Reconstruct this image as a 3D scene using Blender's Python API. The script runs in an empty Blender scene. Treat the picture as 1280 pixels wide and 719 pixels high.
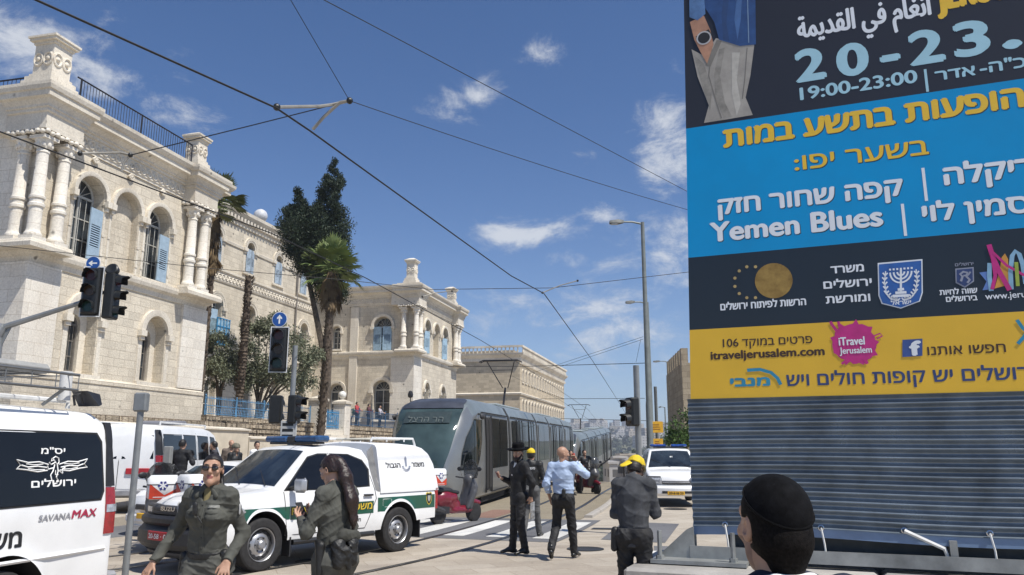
import bpy, math, random
import numpy as np
from mathutils import Vector, Matrix
from mathutils.geometry import tessellate_polygon
R = math.radians
sc = bpy.context.scene
COL = sc.collection
random.seed(7)

# ------------------------------------------------------------------ camera
FPX, PITCH, CAMH = 985.0, R(11.75), 1.7
cam = bpy.data.cameras.new('camera'); camo = bpy.data.objects.new('camera', cam); COL.objects.link(camo)
cam.sensor_width = 36; cam.lens = 36 * FPX / 1280; cam.clip_end = 6000; cam.clip_start = 0.05
camo.location = (0, 0, CAMH); camo.rotation_euler = (R(90) + PITCH, 0, 0)
sc.camera = camo

def ray(x, y):
    a, b = (x - 640) / FPX, (359.5 - y) / FPX
    return Vector((a, math.cos(PITCH) - b * math.sin(PITCH), math.sin(PITCH) + b * math.cos(PITCH)))
def at(x, y, Y):
    r = ray(x, y); return Vector((0, 0, CAMH)) + r * (Y / r.y)
def G(x, y, z=0):
    r = ray(x, y); return Vector((0, 0, CAMH)) + r * ((z - CAMH) / r.z)

# ------------------------------------------------------------------ light
SUN_DIR = Vector((-0.80, 0.60, 0)).normalized() * math.cos(R(59)) + Vector((0, 0, -math.sin(R(59))))
EXPOSURE = 0.38
SKY_STRENGTH = 0.085
SUN_STRENGTH = 4.3
sun = bpy.data.lights.new('sun', 'SUN'); suno = bpy.data.objects.new('sun', sun); COL.objects.link(suno)
sun.energy = SUN_STRENGTH; sun.angle = R(0.53); sun.color = (1, 0.955, 0.88)
suno.rotation_euler = SUN_DIR.to_track_quat('-Z', 'Y').to_euler()

w = bpy.data.worlds.new('World'); sc.world = w; w.use_nodes = True
nt = w.node_tree; N = nt.nodes; L = nt.links
bg = N['Background']
sky = N.new('ShaderNodeTexSky'); sky.sky_type = 'NISHITA'; sky.sun_disc = False
sky.sun_elevation = R(59); sky.sun_rotation = math.atan2(-SUN_DIR.x, -SUN_DIR.y)
sky.altitude = 750; sky.air_density = 1.0; sky.dust_density = 0.8; sky.ozone_density = 2.5
geo = N.new('ShaderNodeTexCoord')
def wmath(op, a, b=None, c=None, clamp=False):
    n = N.new('ShaderNodeMath'); n.operation = op; n.use_clamp = clamp
    for i, v in enumerate((a, b, c)):
        if v is None: continue
        if isinstance(v, (int, float)): n.inputs[i].default_value = v
        else: L.new(v, n.inputs[i])
    return n.outputs[0]
nz = N.new('ShaderNodeTexNoise'); nz.inputs['Scale'].default_value = 12; nz.inputs['Detail'].default_value = 9; nz.inputs['Roughness'].default_value = 0.68
nz.inputs['Distortion'].default_value = 0.35
mp = N.new('ShaderNodeMapping'); mp.inputs['Scale'].default_value = (1, 1, 1.9)
L.new(geo.outputs['Generated'], mp.inputs['Vector']); L.new(mp.outputs[0], nz.inputs['Vector'])
nz2 = N.new('ShaderNodeTexNoise'); nz2.inputs['Scale'].default_value = 3.2; nz2.inputs['Detail'].default_value = 5; nz2.inputs['Roughness'].default_value = 0.6
L.new(mp.outputs[0], nz2.inputs['Vector'])
nfine = nz.outputs['Fac']
sep = N.new('ShaderNodeSeparateXYZ'); L.new(geo.outputs['Generated'], sep.inputs[0])
# clouds: soft patches of the sky, each a direction, an extent along the horizon and upward, and a weight
CLOUDS = [(40, 62, .11, .05, .95), (15, 15, .10, .04, .4), (110, 95, .05, .03, .5), (230, 142, .06, .028, .85), (150, 120, .05, .022, .3), (655, 293, .085, .026, 1.0), (690, 62, .04, .034, .8),
          (600, 120, .045, .026, .75), (575, 150, .05, .018, .5), (650, 18, .02, .05, .5), (838, 190, .055, .07, .95), (850, 290, .09, .06, .8), (720, 205, .05, .03, .45),
          (765, 265, .045, .022, .75), (690, 318, .03, .02, .6), (770, 400, .16, .07, .8), (640, 385, .11, .05, .65), (840, 440, .12, .07, .6), (725, 320, .10, .035, .5),
          (215, 395, .03, .02, .3), (515, 65, .03, .03, .25), (330, 150, .02, .01, .4), (900, 330, .2, .12, .7), (700, 480, .25, .06, .45)]
acc = None
for (px, py, ex, ey, wt) in CLOUDS:
    d = ray(px, py).normalized()
    rt = Vector((d.y, -d.x, 0)).normalized(); up = rt.cross(d).normalized()
    def dotv(v):
        n = N.new('ShaderNodeVectorMath'); n.operation = 'DOT_PRODUCT'; n.inputs[1].default_value = v
        L.new(geo.outputs['Generated'], n.inputs[0]); return n.outputs['Value']
    a = dotv(rt / ex); b = dotv(up / ey); f = dotv(d)
    q = wmath('ADD', wmath('MULTIPLY', a, a), wmath('MULTIPLY', b, b))
    m = wmath('MULTIPLY', wmath('POWER', 2.718, wmath('MULTIPLY', q, -0.8)), wt)
    m = wmath('MULTIPLY', m, wmath('GREATER_THAN', f, 0))
    acc = m if acc is None else wmath('MAXIMUM', acc, m)
    if True: last = m
# scattered fair-weather clouds for the rest of the sky, behind the camera
rest = wmath('MULTIPLY', wmath('LESS_THAN', sep.outputs['Y'], 0.3), wmath('MULTIPLY', nz2.outputs['Fac'], 0.8))
acc = wmath('MAXIMUM', acc, rest)
cov = wmath('MULTIPLY_ADD', acc, 0.76, wmath('MULTIPLY_ADD', nfine, 1.9, -1.26))
mr = N.new('ShaderNodeMapRange'); mr.interpolation_type = 'SMOOTHSTEP'
mr.inputs['From Min'].default_value = 0.02; mr.inputs['From Max'].default_value = 0.60; mr.inputs['To Max'].default_value = 0.8
L.new(cov, mr.inputs['Value'])
cmix = N.new('ShaderNodeMix'); cmix.data_type = 'RGBA'
L.new(mr.outputs[0], cmix.inputs['Factor']); 
tint = N.new('ShaderNodeMix'); tint.data_type = 'RGBA'; tint.blend_type = 'MULTIPLY'; tint.inputs['Factor'].default_value = 1
L.new(sky.outputs[0], tint.inputs['A']); tint.inputs['B'].default_value = (0.57, 0.78, 1.03, 1)
L.new(tint.outputs['Result'], cmix.inputs['A']); 
cshade = N.new('ShaderNodeMix'); cshade.data_type = 'RGBA'; cshade.inputs['A'].default_value = (4.9, 5.3, 6.0, 1); cshade.inputs['B'].default_value = (7.3, 7.5, 7.8, 1)
L.new(mr.outputs[0], cshade.inputs['Factor']); L.new(cshade.outputs['Result'], cmix.inputs['B'])
hzf = wmath('MULTIPLY', wmath('POWER', 2.718, wmath('MULTIPLY', wmath('MAXIMUM', sep.outputs['Z'], 0), -9.0)), .62)
hmix = N.new('ShaderNodeMix'); hmix.data_type = 'RGBA'; L.new(hzf, hmix.inputs['Factor']); L.new(cmix.outputs['Result'], hmix.inputs['A']); hmix.inputs['B'].default_value = (6.0, 6.5, 7.3, 1)
L.new(hmix.outputs['Result'], bg.inputs['Color']); bg.inputs['Strength'].default_value = SKY_STRENGTH
sc.view_settings.view_transform = 'Standard'; sc.view_settings.look = 'None'; sc.view_settings.gamma = 1
sc.view_settings.exposure = EXPOSURE; sc.view_settings.use_curve_mapping = False
sc.render.engine = 'CYCLES'; sc.cycles.use_denoising = True; sc.cycles.max_bounces = 8; sc.cycles.transparent_max_bounces = 8
# ------------------------------------------------------------------ helpers
def tag(o, label=None, cat=None, group=None, kind=None):
    for k, v in (('label', label), ('category', cat), ('group', group), ('kind', kind)):
        if v: o[k] = v
    return o
def thing(name, label, cat, loc=(0, 0, 0), rz=0, group=None):
    o = bpy.data.objects.new(name, None); COL.objects.link(o); o.empty_display_size = .2
    o.location = loc; o.rotation_euler = (0, 0, rz)
    return tag(o, label, cat, group)
def copy_tree(o, parent=None):
    c = o.copy(); COL.objects.link(c)
    if parent: c.parent = parent
    for ch in list(o.children): copy_tree(ch, c)
    return c
def dup(o, loc, rz=None, label=None, scale=None):
    c = copy_tree(o); c.location = loc
    if rz is not None: c.rotation_euler = (0, 0, rz)
    if label: c['label'] = label
    if scale: c.scale = (scale,) * 3
    return c

MATS = {}
def mat(name, col, rough=.6, metal=0., var=.12, scale=6., bump=0., coat=0., spec=.5, col2=None, bscale=None, obj=True, trans=0., alpha=1., emit=None, detail=4):
    if name in MATS: return MATS[name]
    m = bpy.data.materials.new(name); m.use_nodes = True
    t = m.node_tree; n = t.nodes; l = t.links; b = n['Principled BSDF']
    b.inputs['Roughness'].default_value = rough; b.inputs['Metallic'].default_value = metal
    b.inputs['Coat Weight'].default_value = coat; b.inputs['Coat Roughness'].default_value = .06
    b.inputs['Specular IOR Level'].default_value = spec
    b.inputs['Transmission Weight'].default_value = trans
    b.inputs['Alpha'].default_value = alpha
    if emit: b.inputs['Emission Color'].default_value = (*emit[0], 1); b.inputs['Emission Strength'].default_value = emit[1]
    tc = n.new('ShaderNodeTexCoord'); nz = n.new('ShaderNodeTexNoise'); nz.inputs['Scale'].default_value = scale; nz.inputs['Detail'].default_value = detail; nz.inputs['Roughness'].default_value = .62
    l.new(tc.outputs['Object'], nz.inputs['Vector'])
    mx = n.new('ShaderNodeMix'); mx.data_type = 'RGBA'
    c2 = col2 or tuple(max(0, c * (1 - 2 * var)) for c in col)
    c1 = col if col2 else tuple(min(1, c * (1 + var)) for c in col)
    mx.inputs['A'].default_value = (*c2, 1); mx.inputs['B'].default_value = (*c1, 1)
    mr = n.new('ShaderNodeMapRange'); mr.inputs['From Min'].default_value = .3; mr.inputs['From Max'].default_value = .7
    l.new(nz.outputs['Fac'], mr.inputs['Value']); l.new(mr.outputs[0], mx.inputs['Factor']); l.new(mx.outputs['Result'], b.inputs['Base Color'])
    mr2 = n.new('ShaderNodeMapRange'); mr2.inputs['To Min'].default_value = min(1, rough * 1.2); mr2.inputs['To Max'].default_value = rough * .85
    l.new(nz.outputs['Fac'], mr2.inputs['Value']); l.new(mr2.outputs[0], b.inputs['Roughness'])
    if bump:
        n2 = n.new('ShaderNodeTexNoise'); n2.inputs['Scale'].default_value = bscale or scale * 4; n2.inputs['Detail'].default_value = 5
        l.new(tc.outputs['Object'], n2.inputs['Vector'])
        bp = n.new('ShaderNodeBump'); bp.inputs['Strength'].default_value = bump; bp.inputs['Distance'].default_value = .02 if (bscale or scale * 4) < 100 else .0025
        l.new(n2.outputs['Fac'], bp.inputs['Height']); l.new(bp.outputs[0], b.inputs['Normal'])
    MATS[name] = m
    return m

def stone(name, base, dark, bw=.75, bh=.36, mortar=(.2, .17, .13), bump=.35, var=1.0, soot=.5, msize=.012, pits=True):
    """coursed ashlar: blocks on the vertical faces, each a little different, with stains and pits"""
    if name in MATS: return MATS[name]
    m = bpy.data.materials.new(name); m.use_nodes = True; t = m.node_tree; n = t.nodes; l = t.links; b = n['Principled BSDF']
    b.inputs['Roughness'].default_value = .85; b.inputs['Specular IOR Level'].default_value = .25
    tc = n.new('ShaderNodeTexCoord'); sp = n.new('ShaderNodeSeparateXYZ'); l.new(tc.outputs['Object'], sp.inputs[0])
    ad = n.new('ShaderNodeMath'); ad.operation = 'ADD'; l.new(sp.outputs['X'], ad.inputs[0]); l.new(sp.outputs['Y'], ad.inputs[1])
    cb = n.new('ShaderNodeCombineXYZ'); l.new(ad.outputs[0], cb.inputs['X']); l.new(sp.outputs['Z'], cb.inputs['Y'])
    wob = n.new('ShaderNodeTexNoise'); wob.inputs['Scale'].default_value = 1.3; l.new(tc.outputs['Object'], wob.inputs['Vector'])
    wv = n.new('ShaderNodeVectorMath'); wv.operation = 'MULTIPLY_ADD'; l.new(wob.outputs['Color'], wv.inputs[0]); wv.inputs[1].default_value = (.05, .05, 0); l.new(cb.outputs[0], wv.inputs[2])
    br = n.new('ShaderNodeTexBrick'); br.inputs['Scale'].default_value = 1; br.inputs['Brick Width'].default_value = bw; br.inputs['Row Height'].default_value = bh
    br.inputs['Mortar Size'].default_value = msize; br.inputs['Mortar Smooth'].default_value = .25; br.inputs['Bias'].default_value = 0
    br.inputs['Color1'].default_value = (*base, 1); br.inputs['Color2'].default_value = (*[a * (1 - .30 * var) for a in base], 1); br.inputs['Mortar'].default_value = (*mortar, 1)
    l.new(wv.outputs[0], br.inputs['Vector'])
    n1 = n.new('ShaderNodeTexNoise'); n1.inputs['Scale'].default_value = .55; n1.inputs['Detail'].default_value = 7; n1.inputs['Roughness'].default_value = .65
    mpn = n.new('ShaderNodeMapping'); mpn.inputs['Scale'].default_value = (1, 1, .45); l.new(tc.outputs['Object'], mpn.inputs[0]); l.new(mpn.outputs[0], n1.inputs['Vector'])
    r1 = n.new('ShaderNodeMapRange'); r1.inputs['From Min'].default_value = .45; r1.inputs['From Max'].default_value = .75; r1.inputs['To Max'].default_value = soot; l.new(n1.outputs['Fac'], r1.inputs['Value'])
    mx = n.new('ShaderNodeMix'); mx.data_type = 'RGBA'; l.new(r1.outputs[0], mx.inputs['Factor']); l.new(br.outputs['Color'], mx.inputs['A']); mx.inputs['B'].default_value = (*dark, 1)
    n3 = n.new('ShaderNodeTexNoise'); n3.inputs['Scale'].default_value = 14; n3.inputs['Detail'].default_value = 4; l.new(tc.outputs['Object'], n3.inputs['Vector'])
    r3 = n.new('ShaderNodeMapRange'); r3.inputs['From Min'].default_value = .3; r3.inputs['From Max'].default_value = .7; r3.inputs['To Min'].default_value = .86; r3.inputs['To Max'].default_value = 1.1; l.new(n3.outputs['Fac'], r3.inputs['Value'])
    ml = n.new('ShaderNodeVectorMath'); ml.operation = 'SCALE'; l.new(mx.outputs['Result'], ml.inputs[0]); l.new(r3.outputs[0], ml.inputs['Scale'])
    out = ml.outputs[0]
    if pits:
        vo = n.new('ShaderNodeTexVoronoi'); vo.inputs['Scale'].default_value = 1.1; vo.inputs['Randomness'].default_value = 1; l.new(tc.outputs['Object'], vo.inputs['Vector'])
        rp = n.new('ShaderNodeMapRange'); rp.inputs['From Min'].default_value = .05; rp.inputs['From Max'].default_value = .11; rp.inputs['To Min'].default_value = .35; rp.inputs['To Max'].default_value = 1; l.new(vo.outputs['Distance'], rp.inputs['Value'])
        mp_ = n.new('ShaderNodeVectorMath'); mp_.operation = 'SCALE'; l.new(out, mp_.inputs[0]); l.new(rp.outputs[0], mp_.inputs['Scale']); out = mp_.outputs[0]
    l.new(out, b.inputs['Base Color'])
    hm = n.new('ShaderNodeMath'); hm.operation = 'MULTIPLY_ADD'; l.new(br.outputs['Fac'], hm.inputs[0]); hm.inputs[1].default_value = -.6; l.new(n3.outputs['Fac'], hm.inputs[2])
    bp = n.new('ShaderNodeBump'); bp.inputs['Strength'].default_value = bump; bp.inputs['Distance'].default_value = .06; l.new(hm.outputs[0], bp.inputs['Height']); l.new(bp.outputs[0], b.inputs['Normal'])
    MATS[name] = m
    return m

class MB:
    """collects shapes and links them as ONE mesh object"""
    def __init__(s): s.v = []; s.f = []; s.m = []; s.M = None
    def add(s, vs, fs, mi=0):
        k = len(s.v)
        for p in vs:
            p = Vector(p); s.v.append(tuple(s.M @ p) if s.M else tuple(p))
        for f in fs: s.f.append(tuple(i + k for i in f)); s.m.append(mi)
        return s
    def box(s, x0, x1, y0, y1, z0, z1, mi=0):
        if x0 > x1: x0, x1 = x1, x0
        if y0 > y1: y0, y1 = y1, y0
        if z0 > z1: z0, z1 = z1, z0
        return s.add([(x0, y0, z0), (x1, y0, z0), (x1, y1, z0), (x0, y1, z0), (x0, y0, z1), (x1, y0, z1), (x1, y1, z1), (x0, y1, z1)],
                     [(0, 3, 2, 1), (4, 5, 6, 7), (0, 1, 5, 4), (1, 2, 6, 5), (2, 3, 7, 6), (3, 0, 4, 7)], mi)
    def rbox(s, x0, x1, y0, y1, z0, z1, r, mi=0):
        """box with chamfered edges"""
        r = min(r, (x1 - x0) * .49, (y1 - y0) * .49, (z1 - z0) * .49)
        def ring(a, z): return [(x0 + a, y0 + r, z), (x0 + r, y0 + a, z), (x1 - r, y0 + a, z), (x1 - a, y0 + r, z), (x1 - a, y1 - r, z), (x1 - r, y1 - a, z), (x0 + r, y1 - a, z), (x0 + a, y1 - r, z)]
        def rin(z): return [(x0 + r, y0 + r, z)] * 2 and [(x0 + r * 1.3, y0 + r, z), (x0 + r, y0 + r * .9, z), (x1 - r, y0 + r * .9, z), (x1 - r * 1.3, y0 + r, z), (x1 - r * 1.3, y1 - r, z), (x1 - r, y1 - r * .9, z), (x0 + r, y1 - r * .9, z), (x0 + r * 1.3, y1 - r, z)]
        return s.loft([rin(z0), ring(0.0, z0 + r), ring(0.0, z1 - r), rin(z1)], mi=mi)
    def loft(s, rings, closed=True, caps=True, mi=0):
        n = len(rings[0]); vs = [p for r in rings for p in r]; fs = []
        for i in range(len(rings) - 1):
            for j in range(n if closed else n - 1):
                a = i * n + j; b = i * n + (j + 1) % n
                fs.append((a, b, b + n, a + n))
        if caps and closed:
            fs.append(tuple(range(n - 1, -1, -1))); fs.append(tuple((len(rings) - 1) * n + j for j in range(n)))
        return s.add(vs, fs, mi)
    def tube(s, path, r, n=8, caps=True, mi=0, flat=None):
        P = [Vector(p) for p in path]; rs = r if isinstance(r, (list, tuple)) else [r] * len(P)
        T = []
        for i in range(len(P)):
            a = P[max(i - 1, 0)]; b = P[min(i + 1, len(P) - 1)]
            d = (b - a); T.append(d.normalized() if d.length > 1e-9 else Vector((0, 0, 1)))
        up = Vector((0, 0, 1)) if abs(T[0].z) < .9 else Vector((0, 1, 0))
        if flat is not None: up = Vector(flat[0])
        u = T[0].cross(up).normalized(); rings = []
        for i, p in enumerate(P):
            u = (u - T[i] * u.dot(T[i])).normalized(); v = T[i].cross(u)
            fa = flat[1] if flat is not None else 1.0
            rings.append([p + (u * math.cos(2 * math.pi * k / n) + v * fa * math.sin(2 * math.pi * k / n)) * rs[i] for k in range(n)])
        return s.loft(rings, True, caps, mi)
    def lathe(s, prof, n=16, M=None, mi=0, caps=True):
        old = s.M
        if M is not None: s.M = (old @ M) if old else M
        s.loft([[(r * math.cos(2 * math.pi * k / n), r * math.sin(2 * math.pi * k / n), z) for k in range(n)] for r, z in prof], True, caps, mi)
        s.M = old; return s
    def prism(s, pts, y0, y1, mi=0, plane='xz'):
        f = (lambda a, b, c: (a, c, b)) if plane == 'xz' else ((lambda a, b, c: (a, b, c)) if plane == 'xy' else (lambda a, b, c: (c, a, b)))
        n = len(pts); vs = [f(a, b, y0) for a, b in pts] + [f(a, b, y1) for a, b in pts]
        fs = [tuple(range(n)), tuple(range(2 * n - 1, n - 1, -1))] + [(i, n + i, n + (i + 1) % n, (i + 1) % n) for i in range(n)]
        return s.add(vs, fs, mi)
    def sphere(s, c, r, nu=12, nv=8, mi=0):
        if isinstance(r, (int, float)): r = (r, r, r)
        rings = []
        for i in range(nv + 1):
            t = math.pi * (i / nv) if 0 < i < nv else math.pi * (.02 if i == 0 else .98)
            rings.append([(c[0] + r[0] * math.sin(t) * math.cos(2 * math.pi * k / nu), c[1] + r[1] * math.sin(t) * math.sin(2 * math.pi * k / nu), c[2] - r[2] * math.cos(t)) for k in range(nu)])
        return s.loft(rings, True, True, mi)
    def build(s, name, mats, parent=None, sharp=40, smooth=True, fixn=True):
        me = bpy.data.meshes.new(name)
        me.from_pydata(s.v, [], s.f)
        mats = mats if isinstance(mats, (list, tuple)) else [mats]
        for m in mats: me.materials.append(m)
        if len(mats) > 1: me.polygons.foreach_set('material_index', s.m)
        me.validate(clean_customdata=False)
        if fixn:
            import bmesh
            bm = bmesh.new(); bm.from_mesh(me); bmesh.ops.recalc_face_normals(bm, faces=bm.faces); bm.to_mesh(me); bm.free()
        if smooth:
            me.polygons.foreach_set('use_smooth', [True] * len(me.polygons)); me.set_sharp_from_angle(angle=R(sharp))
        o = bpy.data.objects.new(name, me); COL.objects.link(o)
        if parent: o.parent = parent
        return o

def bevel(o, w=.01, seg=2):
    b = o.modifiers.new('bevel', 'BEVEL'); b.width = w; b.segments = seg; b.limit_method = 'ANGLE'; b.angle_limit = R(35); b.harden_normals = False
    return o

def holed(mb, outer, holes, fn, mi=0):
    """flat polygon with holes, placed by fn(a, b)"""
    polys = [[Vector((a, b, 0)) for a, b in outer]] + [[Vector((a, b, 0)) for a, b in h] for h in holes]
    flat = [p for q in polys for p in q]
    tris = tessellate_polygon(polys)
    mb.add([fn(p.x, p.y) for p in flat], [tuple(t) for t in tris], mi)

def arch_pts(c, w, z0, zs, n=14):
    """opening centred c, width w, sill z0, spring line zs, round top"""
    r = w / 2
    return [(c - r, z0), (c + r, z0)] + [(c + r * math.cos(math.pi * k / n), zs + r * math.sin(math.pi * k / n)) for k in range(n + 1)]

# ---- lettering: the built-in fonts' outlines, one clean mesh per text
HEB = lambda t: t[::-1]
def text_polys(body, bold=0.):
    cu = bpy.data.curves.new('t', 'FONT'); cu.body = body; cu.resolution_u = 4
    o = bpy.data.objects.new('t', cu); COL.objects.link(o)
    bpy.context.view_layer.update(); dg = bpy.context.evaluated_depsgraph_get()
    c2 = o.to_curve(dg)
    loops = []
    for sp in c2.splines:
        pts = []
        if sp.type == 'BEZIER':
            bp = sp.bezier_points; n = len(bp)
            for i in range(n):
                a, b = bp[i], bp[(i + 1) % n]
                straight = (a.handle_right - a.co).length < 1e-5 and (b.handle_left - b.co).length < 1e-5
                vec = a.handle_right_type == 'VECTOR' and b.handle_left_type == 'VECTOR'
                K = 1 if (straight or vec) else 5
                for k in range(K):
                    t = k / K
                    p = a.co * (1 - t) ** 3 + a.handle_right * 3 * t * (1 - t) ** 2 + b.handle_left * 3 * t * t * (1 - t) + b.co * t ** 3
                    pts.append((p.x, p.y))
        else:
            pts = [(p.co.x, p.co.y) for p in sp.points]
        q = []
        for p in pts:
            if not q or (abs(p[0] - q[-1][0]) + abs(p[1] - q[-1][1])) > 1e-4: q.append(p)
        if len(q) > 2 and abs(q[0][0] - q[-1][0]) + abs(q[0][1] - q[-1][1]) < 1e-4: q.pop()
        if len(q) > 2: loops.append(q)
    o.to_curve_clear(); bpy.data.objects.remove(o)
    def area(q): return sum(q[i][0] * q[(i + 1) % len(q)][1] - q[(i + 1) % len(q)][0] * q[i][1] for i in range(len(q))) / 2
    if not loops: return []
    A = [area(q) for q in loops]; sgn = 1 if max(A, key=abs) > 0 else -1
    def inside(p, q):
        c = False; j = len(q) - 1
        for i in range(len(q)):
            if (q[i][1] > p[1]) != (q[j][1] > p[1]) and p[0] < (q[j][0] - q[i][0]) * (p[1] - q[i][1]) / (q[j][1] - q[i][1]) + q[i][0]: c = not c
            j = i
        return c
    groups = [[q, []] for q, a in zip(loops, A) if not any(inside(q[0], p) and a * b < 0 for p, b in zip(loops, A) if p is not q)]
    outer = {id(g[0]) for g in groups}
    for q, a in zip(loops, A):
        if id(q) not in outer:
            best = [g for g in groups if inside(q[0], g[0])]
            if best: min(best, key=lambda g: abs(area(g[0])))[1].append(q)
    return groups
def text(name, body, m, parent, place, x, y, h, bold=.0, align='l', width=None, mi=0, skew=0., lift=0.00016):
    """writes body on a surface: place(a, b, lift) gives the 3-D point of (a, b) on it; h = cap height; x, y = baseline start"""
    gs = text_polys(body)
    if not gs: return None
    xs = [p[0] for g in gs for p in g[0]]; ys = [p[1] for g in gs for p in g[0]]
    k = h / .70; x0 = min(xs)
    kx = k if width is None else width / (max(xs) - x0)
    wd = (max(xs) - x0) * kx
    if align == 'r': x -= wd
    if align == 'c': x -= wd / 2
    offs = [(0, 0)] if not bold else [(0, 0), (bold, 0), (-bold, 0), (0, bold * .7), (0, -bold * .7), (bold * .6, bold * .5), (-bold * .6, -bold * .5)]
    gs.sort(key=lambda g: min(p[0] for p in g[0])); words, right = [[]], None      # one mesh per word
    for g in gs:
        a = min(p[0] for p in g[0]); b_ = max(p[0] for p in g[0])
        if right is not None and a - right > .2: words.append([])
        words[-1].append(g); right = b_ if right is None else max(right, b_)
    for wd_ in words:
        mb = MB()
        for i, (g, hs) in enumerate(wd_):
            for j, (dx, dy) in enumerate(offs):
                zz = lift * (i % 3) + lift * 3 * j / len(offs) * .99 + lift
                holed(mb, g, hs, lambda a, b: place(x + (a - x0) * kx + dx * h + skew * b * k, y + b * k + dy * h, zz))
        o = mb.build(name, m, parent, smooth=False, fixn=False)
    return o
# ------------------------------------------------------------------ organic surfaces (people, bags): blended volumes meshed as one continuous skin
class SDF:
    def __init__(s, lo, hi, h):
        s.lo = np.array(lo, np.float32); s.h = h
        s.n = np.ceil((np.array(hi) - s.lo) / h).astype(int) + 1
        s.F = np.full(s.n, 1.0, np.float32)
    def _block(s, a, b):
        i0 = np.clip(((a - s.lo) / s.h).astype(int), 0, s.n - 1); i1 = np.clip(((b - s.lo) / s.h).astype(int) + 2, 1, s.n)
        if (i1 <= i0).any(): return None, None
        sl = tuple(slice(int(p), int(q)) for p, q in zip(i0, i1))
        ax = [s.lo[k] + s.h * np.arange(i0[k], i1[k], dtype=np.float32) for k in range(3)]
        return sl, np.stack(np.meshgrid(*ax, indexing='ij'), -1)
    def _mix(s, sl, d, k, sub):
        f = s.F[sl]
        if sub:
            d = -d; hh = np.maximum(k - np.abs(f - d), 0) / max(k, 1e-6); s.F[sl] = np.maximum(f, d) + hh * hh * k * .25
        else:
            hh = np.maximum(k - np.abs(f - d), 0) / max(k, 1e-6); s.F[sl] = np.minimum(f, d) - hh * hh * k * .25
    def cap(s, a, b, ra, rb=None, k=.02, sub=False, flat=None):
        """tapered limb from a to b; flat = (axis, factor): thinner along axis"""
        a = np.array(a, np.float32); b = np.array(b, np.float32); rb = ra if rb is None else rb
        m = max(ra, rb) + k + 3 * s.h
        sl, P = s._block(np.minimum(a, b) - m, np.maximum(a, b) + m)
        if sl is None: return s
        ab = b - a; L2 = float(ab @ ab) + 1e-9
        t = np.clip(((P - a) @ ab) / L2, 0, 1)
        d = P - a - t[..., None] * ab
        if flat is not None:
            ax = np.array(flat[0], np.float32); ax /= np.linalg.norm(ax) + 1e-9
            c = d @ ax; d = d + (c * (1 / flat[1] - 1))[..., None] * ax
        r = ra + (rb - ra) * t
        s._mix(sl, np.linalg.norm(d, axis=-1) - r, k, sub); return s
    def ell(s, c, r, k=.02, sub=False, M=None):
        c = np.array(c, np.float32); r = np.array(r, np.float32); m = float(r.max()) + k + 3 * s.h
        sl, P = s._block(c - m, c + m)
        if sl is None: return s
        q = P - c
        if M is not None: q = q @ np.array(M, np.float32)
        q0 = np.linalg.norm(q / r, axis=-1); q1 = np.linalg.norm(q / (r * r), axis=-1) + 1e-9
        s._mix(sl, q0 * (q0 - 1) / q1, k, sub); return s
    def cut(s, p, nrm, k=.004):
        """keep only the side the normal points away from"""
        p = np.array(p, np.float32); nrm = np.array(nrm, np.float32); nrm /= np.linalg.norm(nrm)
        ax = [s.lo[i] + s.h * np.arange(s.n[i], dtype=np.float32) for i in range(3)]
        P = np.stack(np.meshgrid(*ax, indexing='ij'), -1)
        s.F = np.maximum(s.F, (P - p) @ nrm); return s
    def wrinkle(s, amp, freq=28, seed=0):
        """cloth folds: long soft ridges that change direction, with finer creases over them"""
        rng = np.random.RandomState(seed)
        ax = [s.lo[i] + s.h * np.arange(s.n[i], dtype=np.float32) for i in range(3)]
        I = np.nonzero(np.abs(s.F) < .03)
        P = np.stack([ax[i][I[i]] for i in range(3)], -1)
        def warp(P, f, a): return P + sum(np.sin(P @ (rng.randn(3).astype(np.float32) * f) + rng.rand() * 6)[:, None] * rng.randn(3).astype(np.float32) * a for _ in range(3))
        Q = warp(P, 8, .03); v = 0
        for i in range(4):
            d = rng.randn(3).astype(np.float32); d[2] = abs(d[2]) + .6; d /= np.linalg.norm(d)
            mask = .5 + .5 * np.sin(P @ (rng.randn(3).astype(np.float32) * 10) + rng.rand() * 6)
            q = 1 - np.abs(np.sin(Q @ d * freq * (.9 + .6 * rng.rand()) + rng.rand() * 6.3)); v = v + mask * (q ** 2.5)
        Q = warp(P, 16, .012)
        for i in range(3):
            d = rng.randn(3).astype(np.float32); d /= np.linalg.norm(d); v = v + .28 * (1 - np.abs(np.sin(Q @ d * freq * 2.4 + rng.rand() * 6.3))) ** 2
        s.F[I] -= (amp * (v - .75)).astype(np.float32) * .95; return s
    def mesh(s):
        F = s.F; ins = F < 0
        c = np.zeros(np.array(F.shape) - 1, np.int8)
        for i in (0, 1):
            for j in (0, 1):
                for k in (0, 1): c += ins[i:F.shape[0] - 1 + i, j:F.shape[1] - 1 + j, k:F.shape[2] - 1 + k]
        act = (c > 0) & (c < 8); I = np.stack(np.nonzero(act), -1)
        idx = np.full(act.shape, -1, np.int64); idx[act] = np.arange(len(I))
        acc = np.zeros((len(I), 3)); cnt = np.zeros(len(I))
        for a in range(3):
            o1, o2 = [q for q in range(3) if q != a]
            for x in (0, 1):
                for y in (0, 1):
                    p = I.copy(); p[:, o1] += x; p[:, o2] += y; q = p.copy(); q[:, a] += 1
                    f0 = F[p[:, 0], p[:, 1], p[:, 2]]; f1 = F[q[:, 0], q[:, 1], q[:, 2]]
                    m = (f0 < 0) != (f1 < 0); t = np.where(m, f0 / np.where(m, f0 - f1, 1), 0)
                    pt = p.astype(float); pt[:, a] += t
                    acc[m] += pt[m]; cnt[m] += 1
        V = acc / cnt[:, None] * s.h + s.lo
        fs = []
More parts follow.
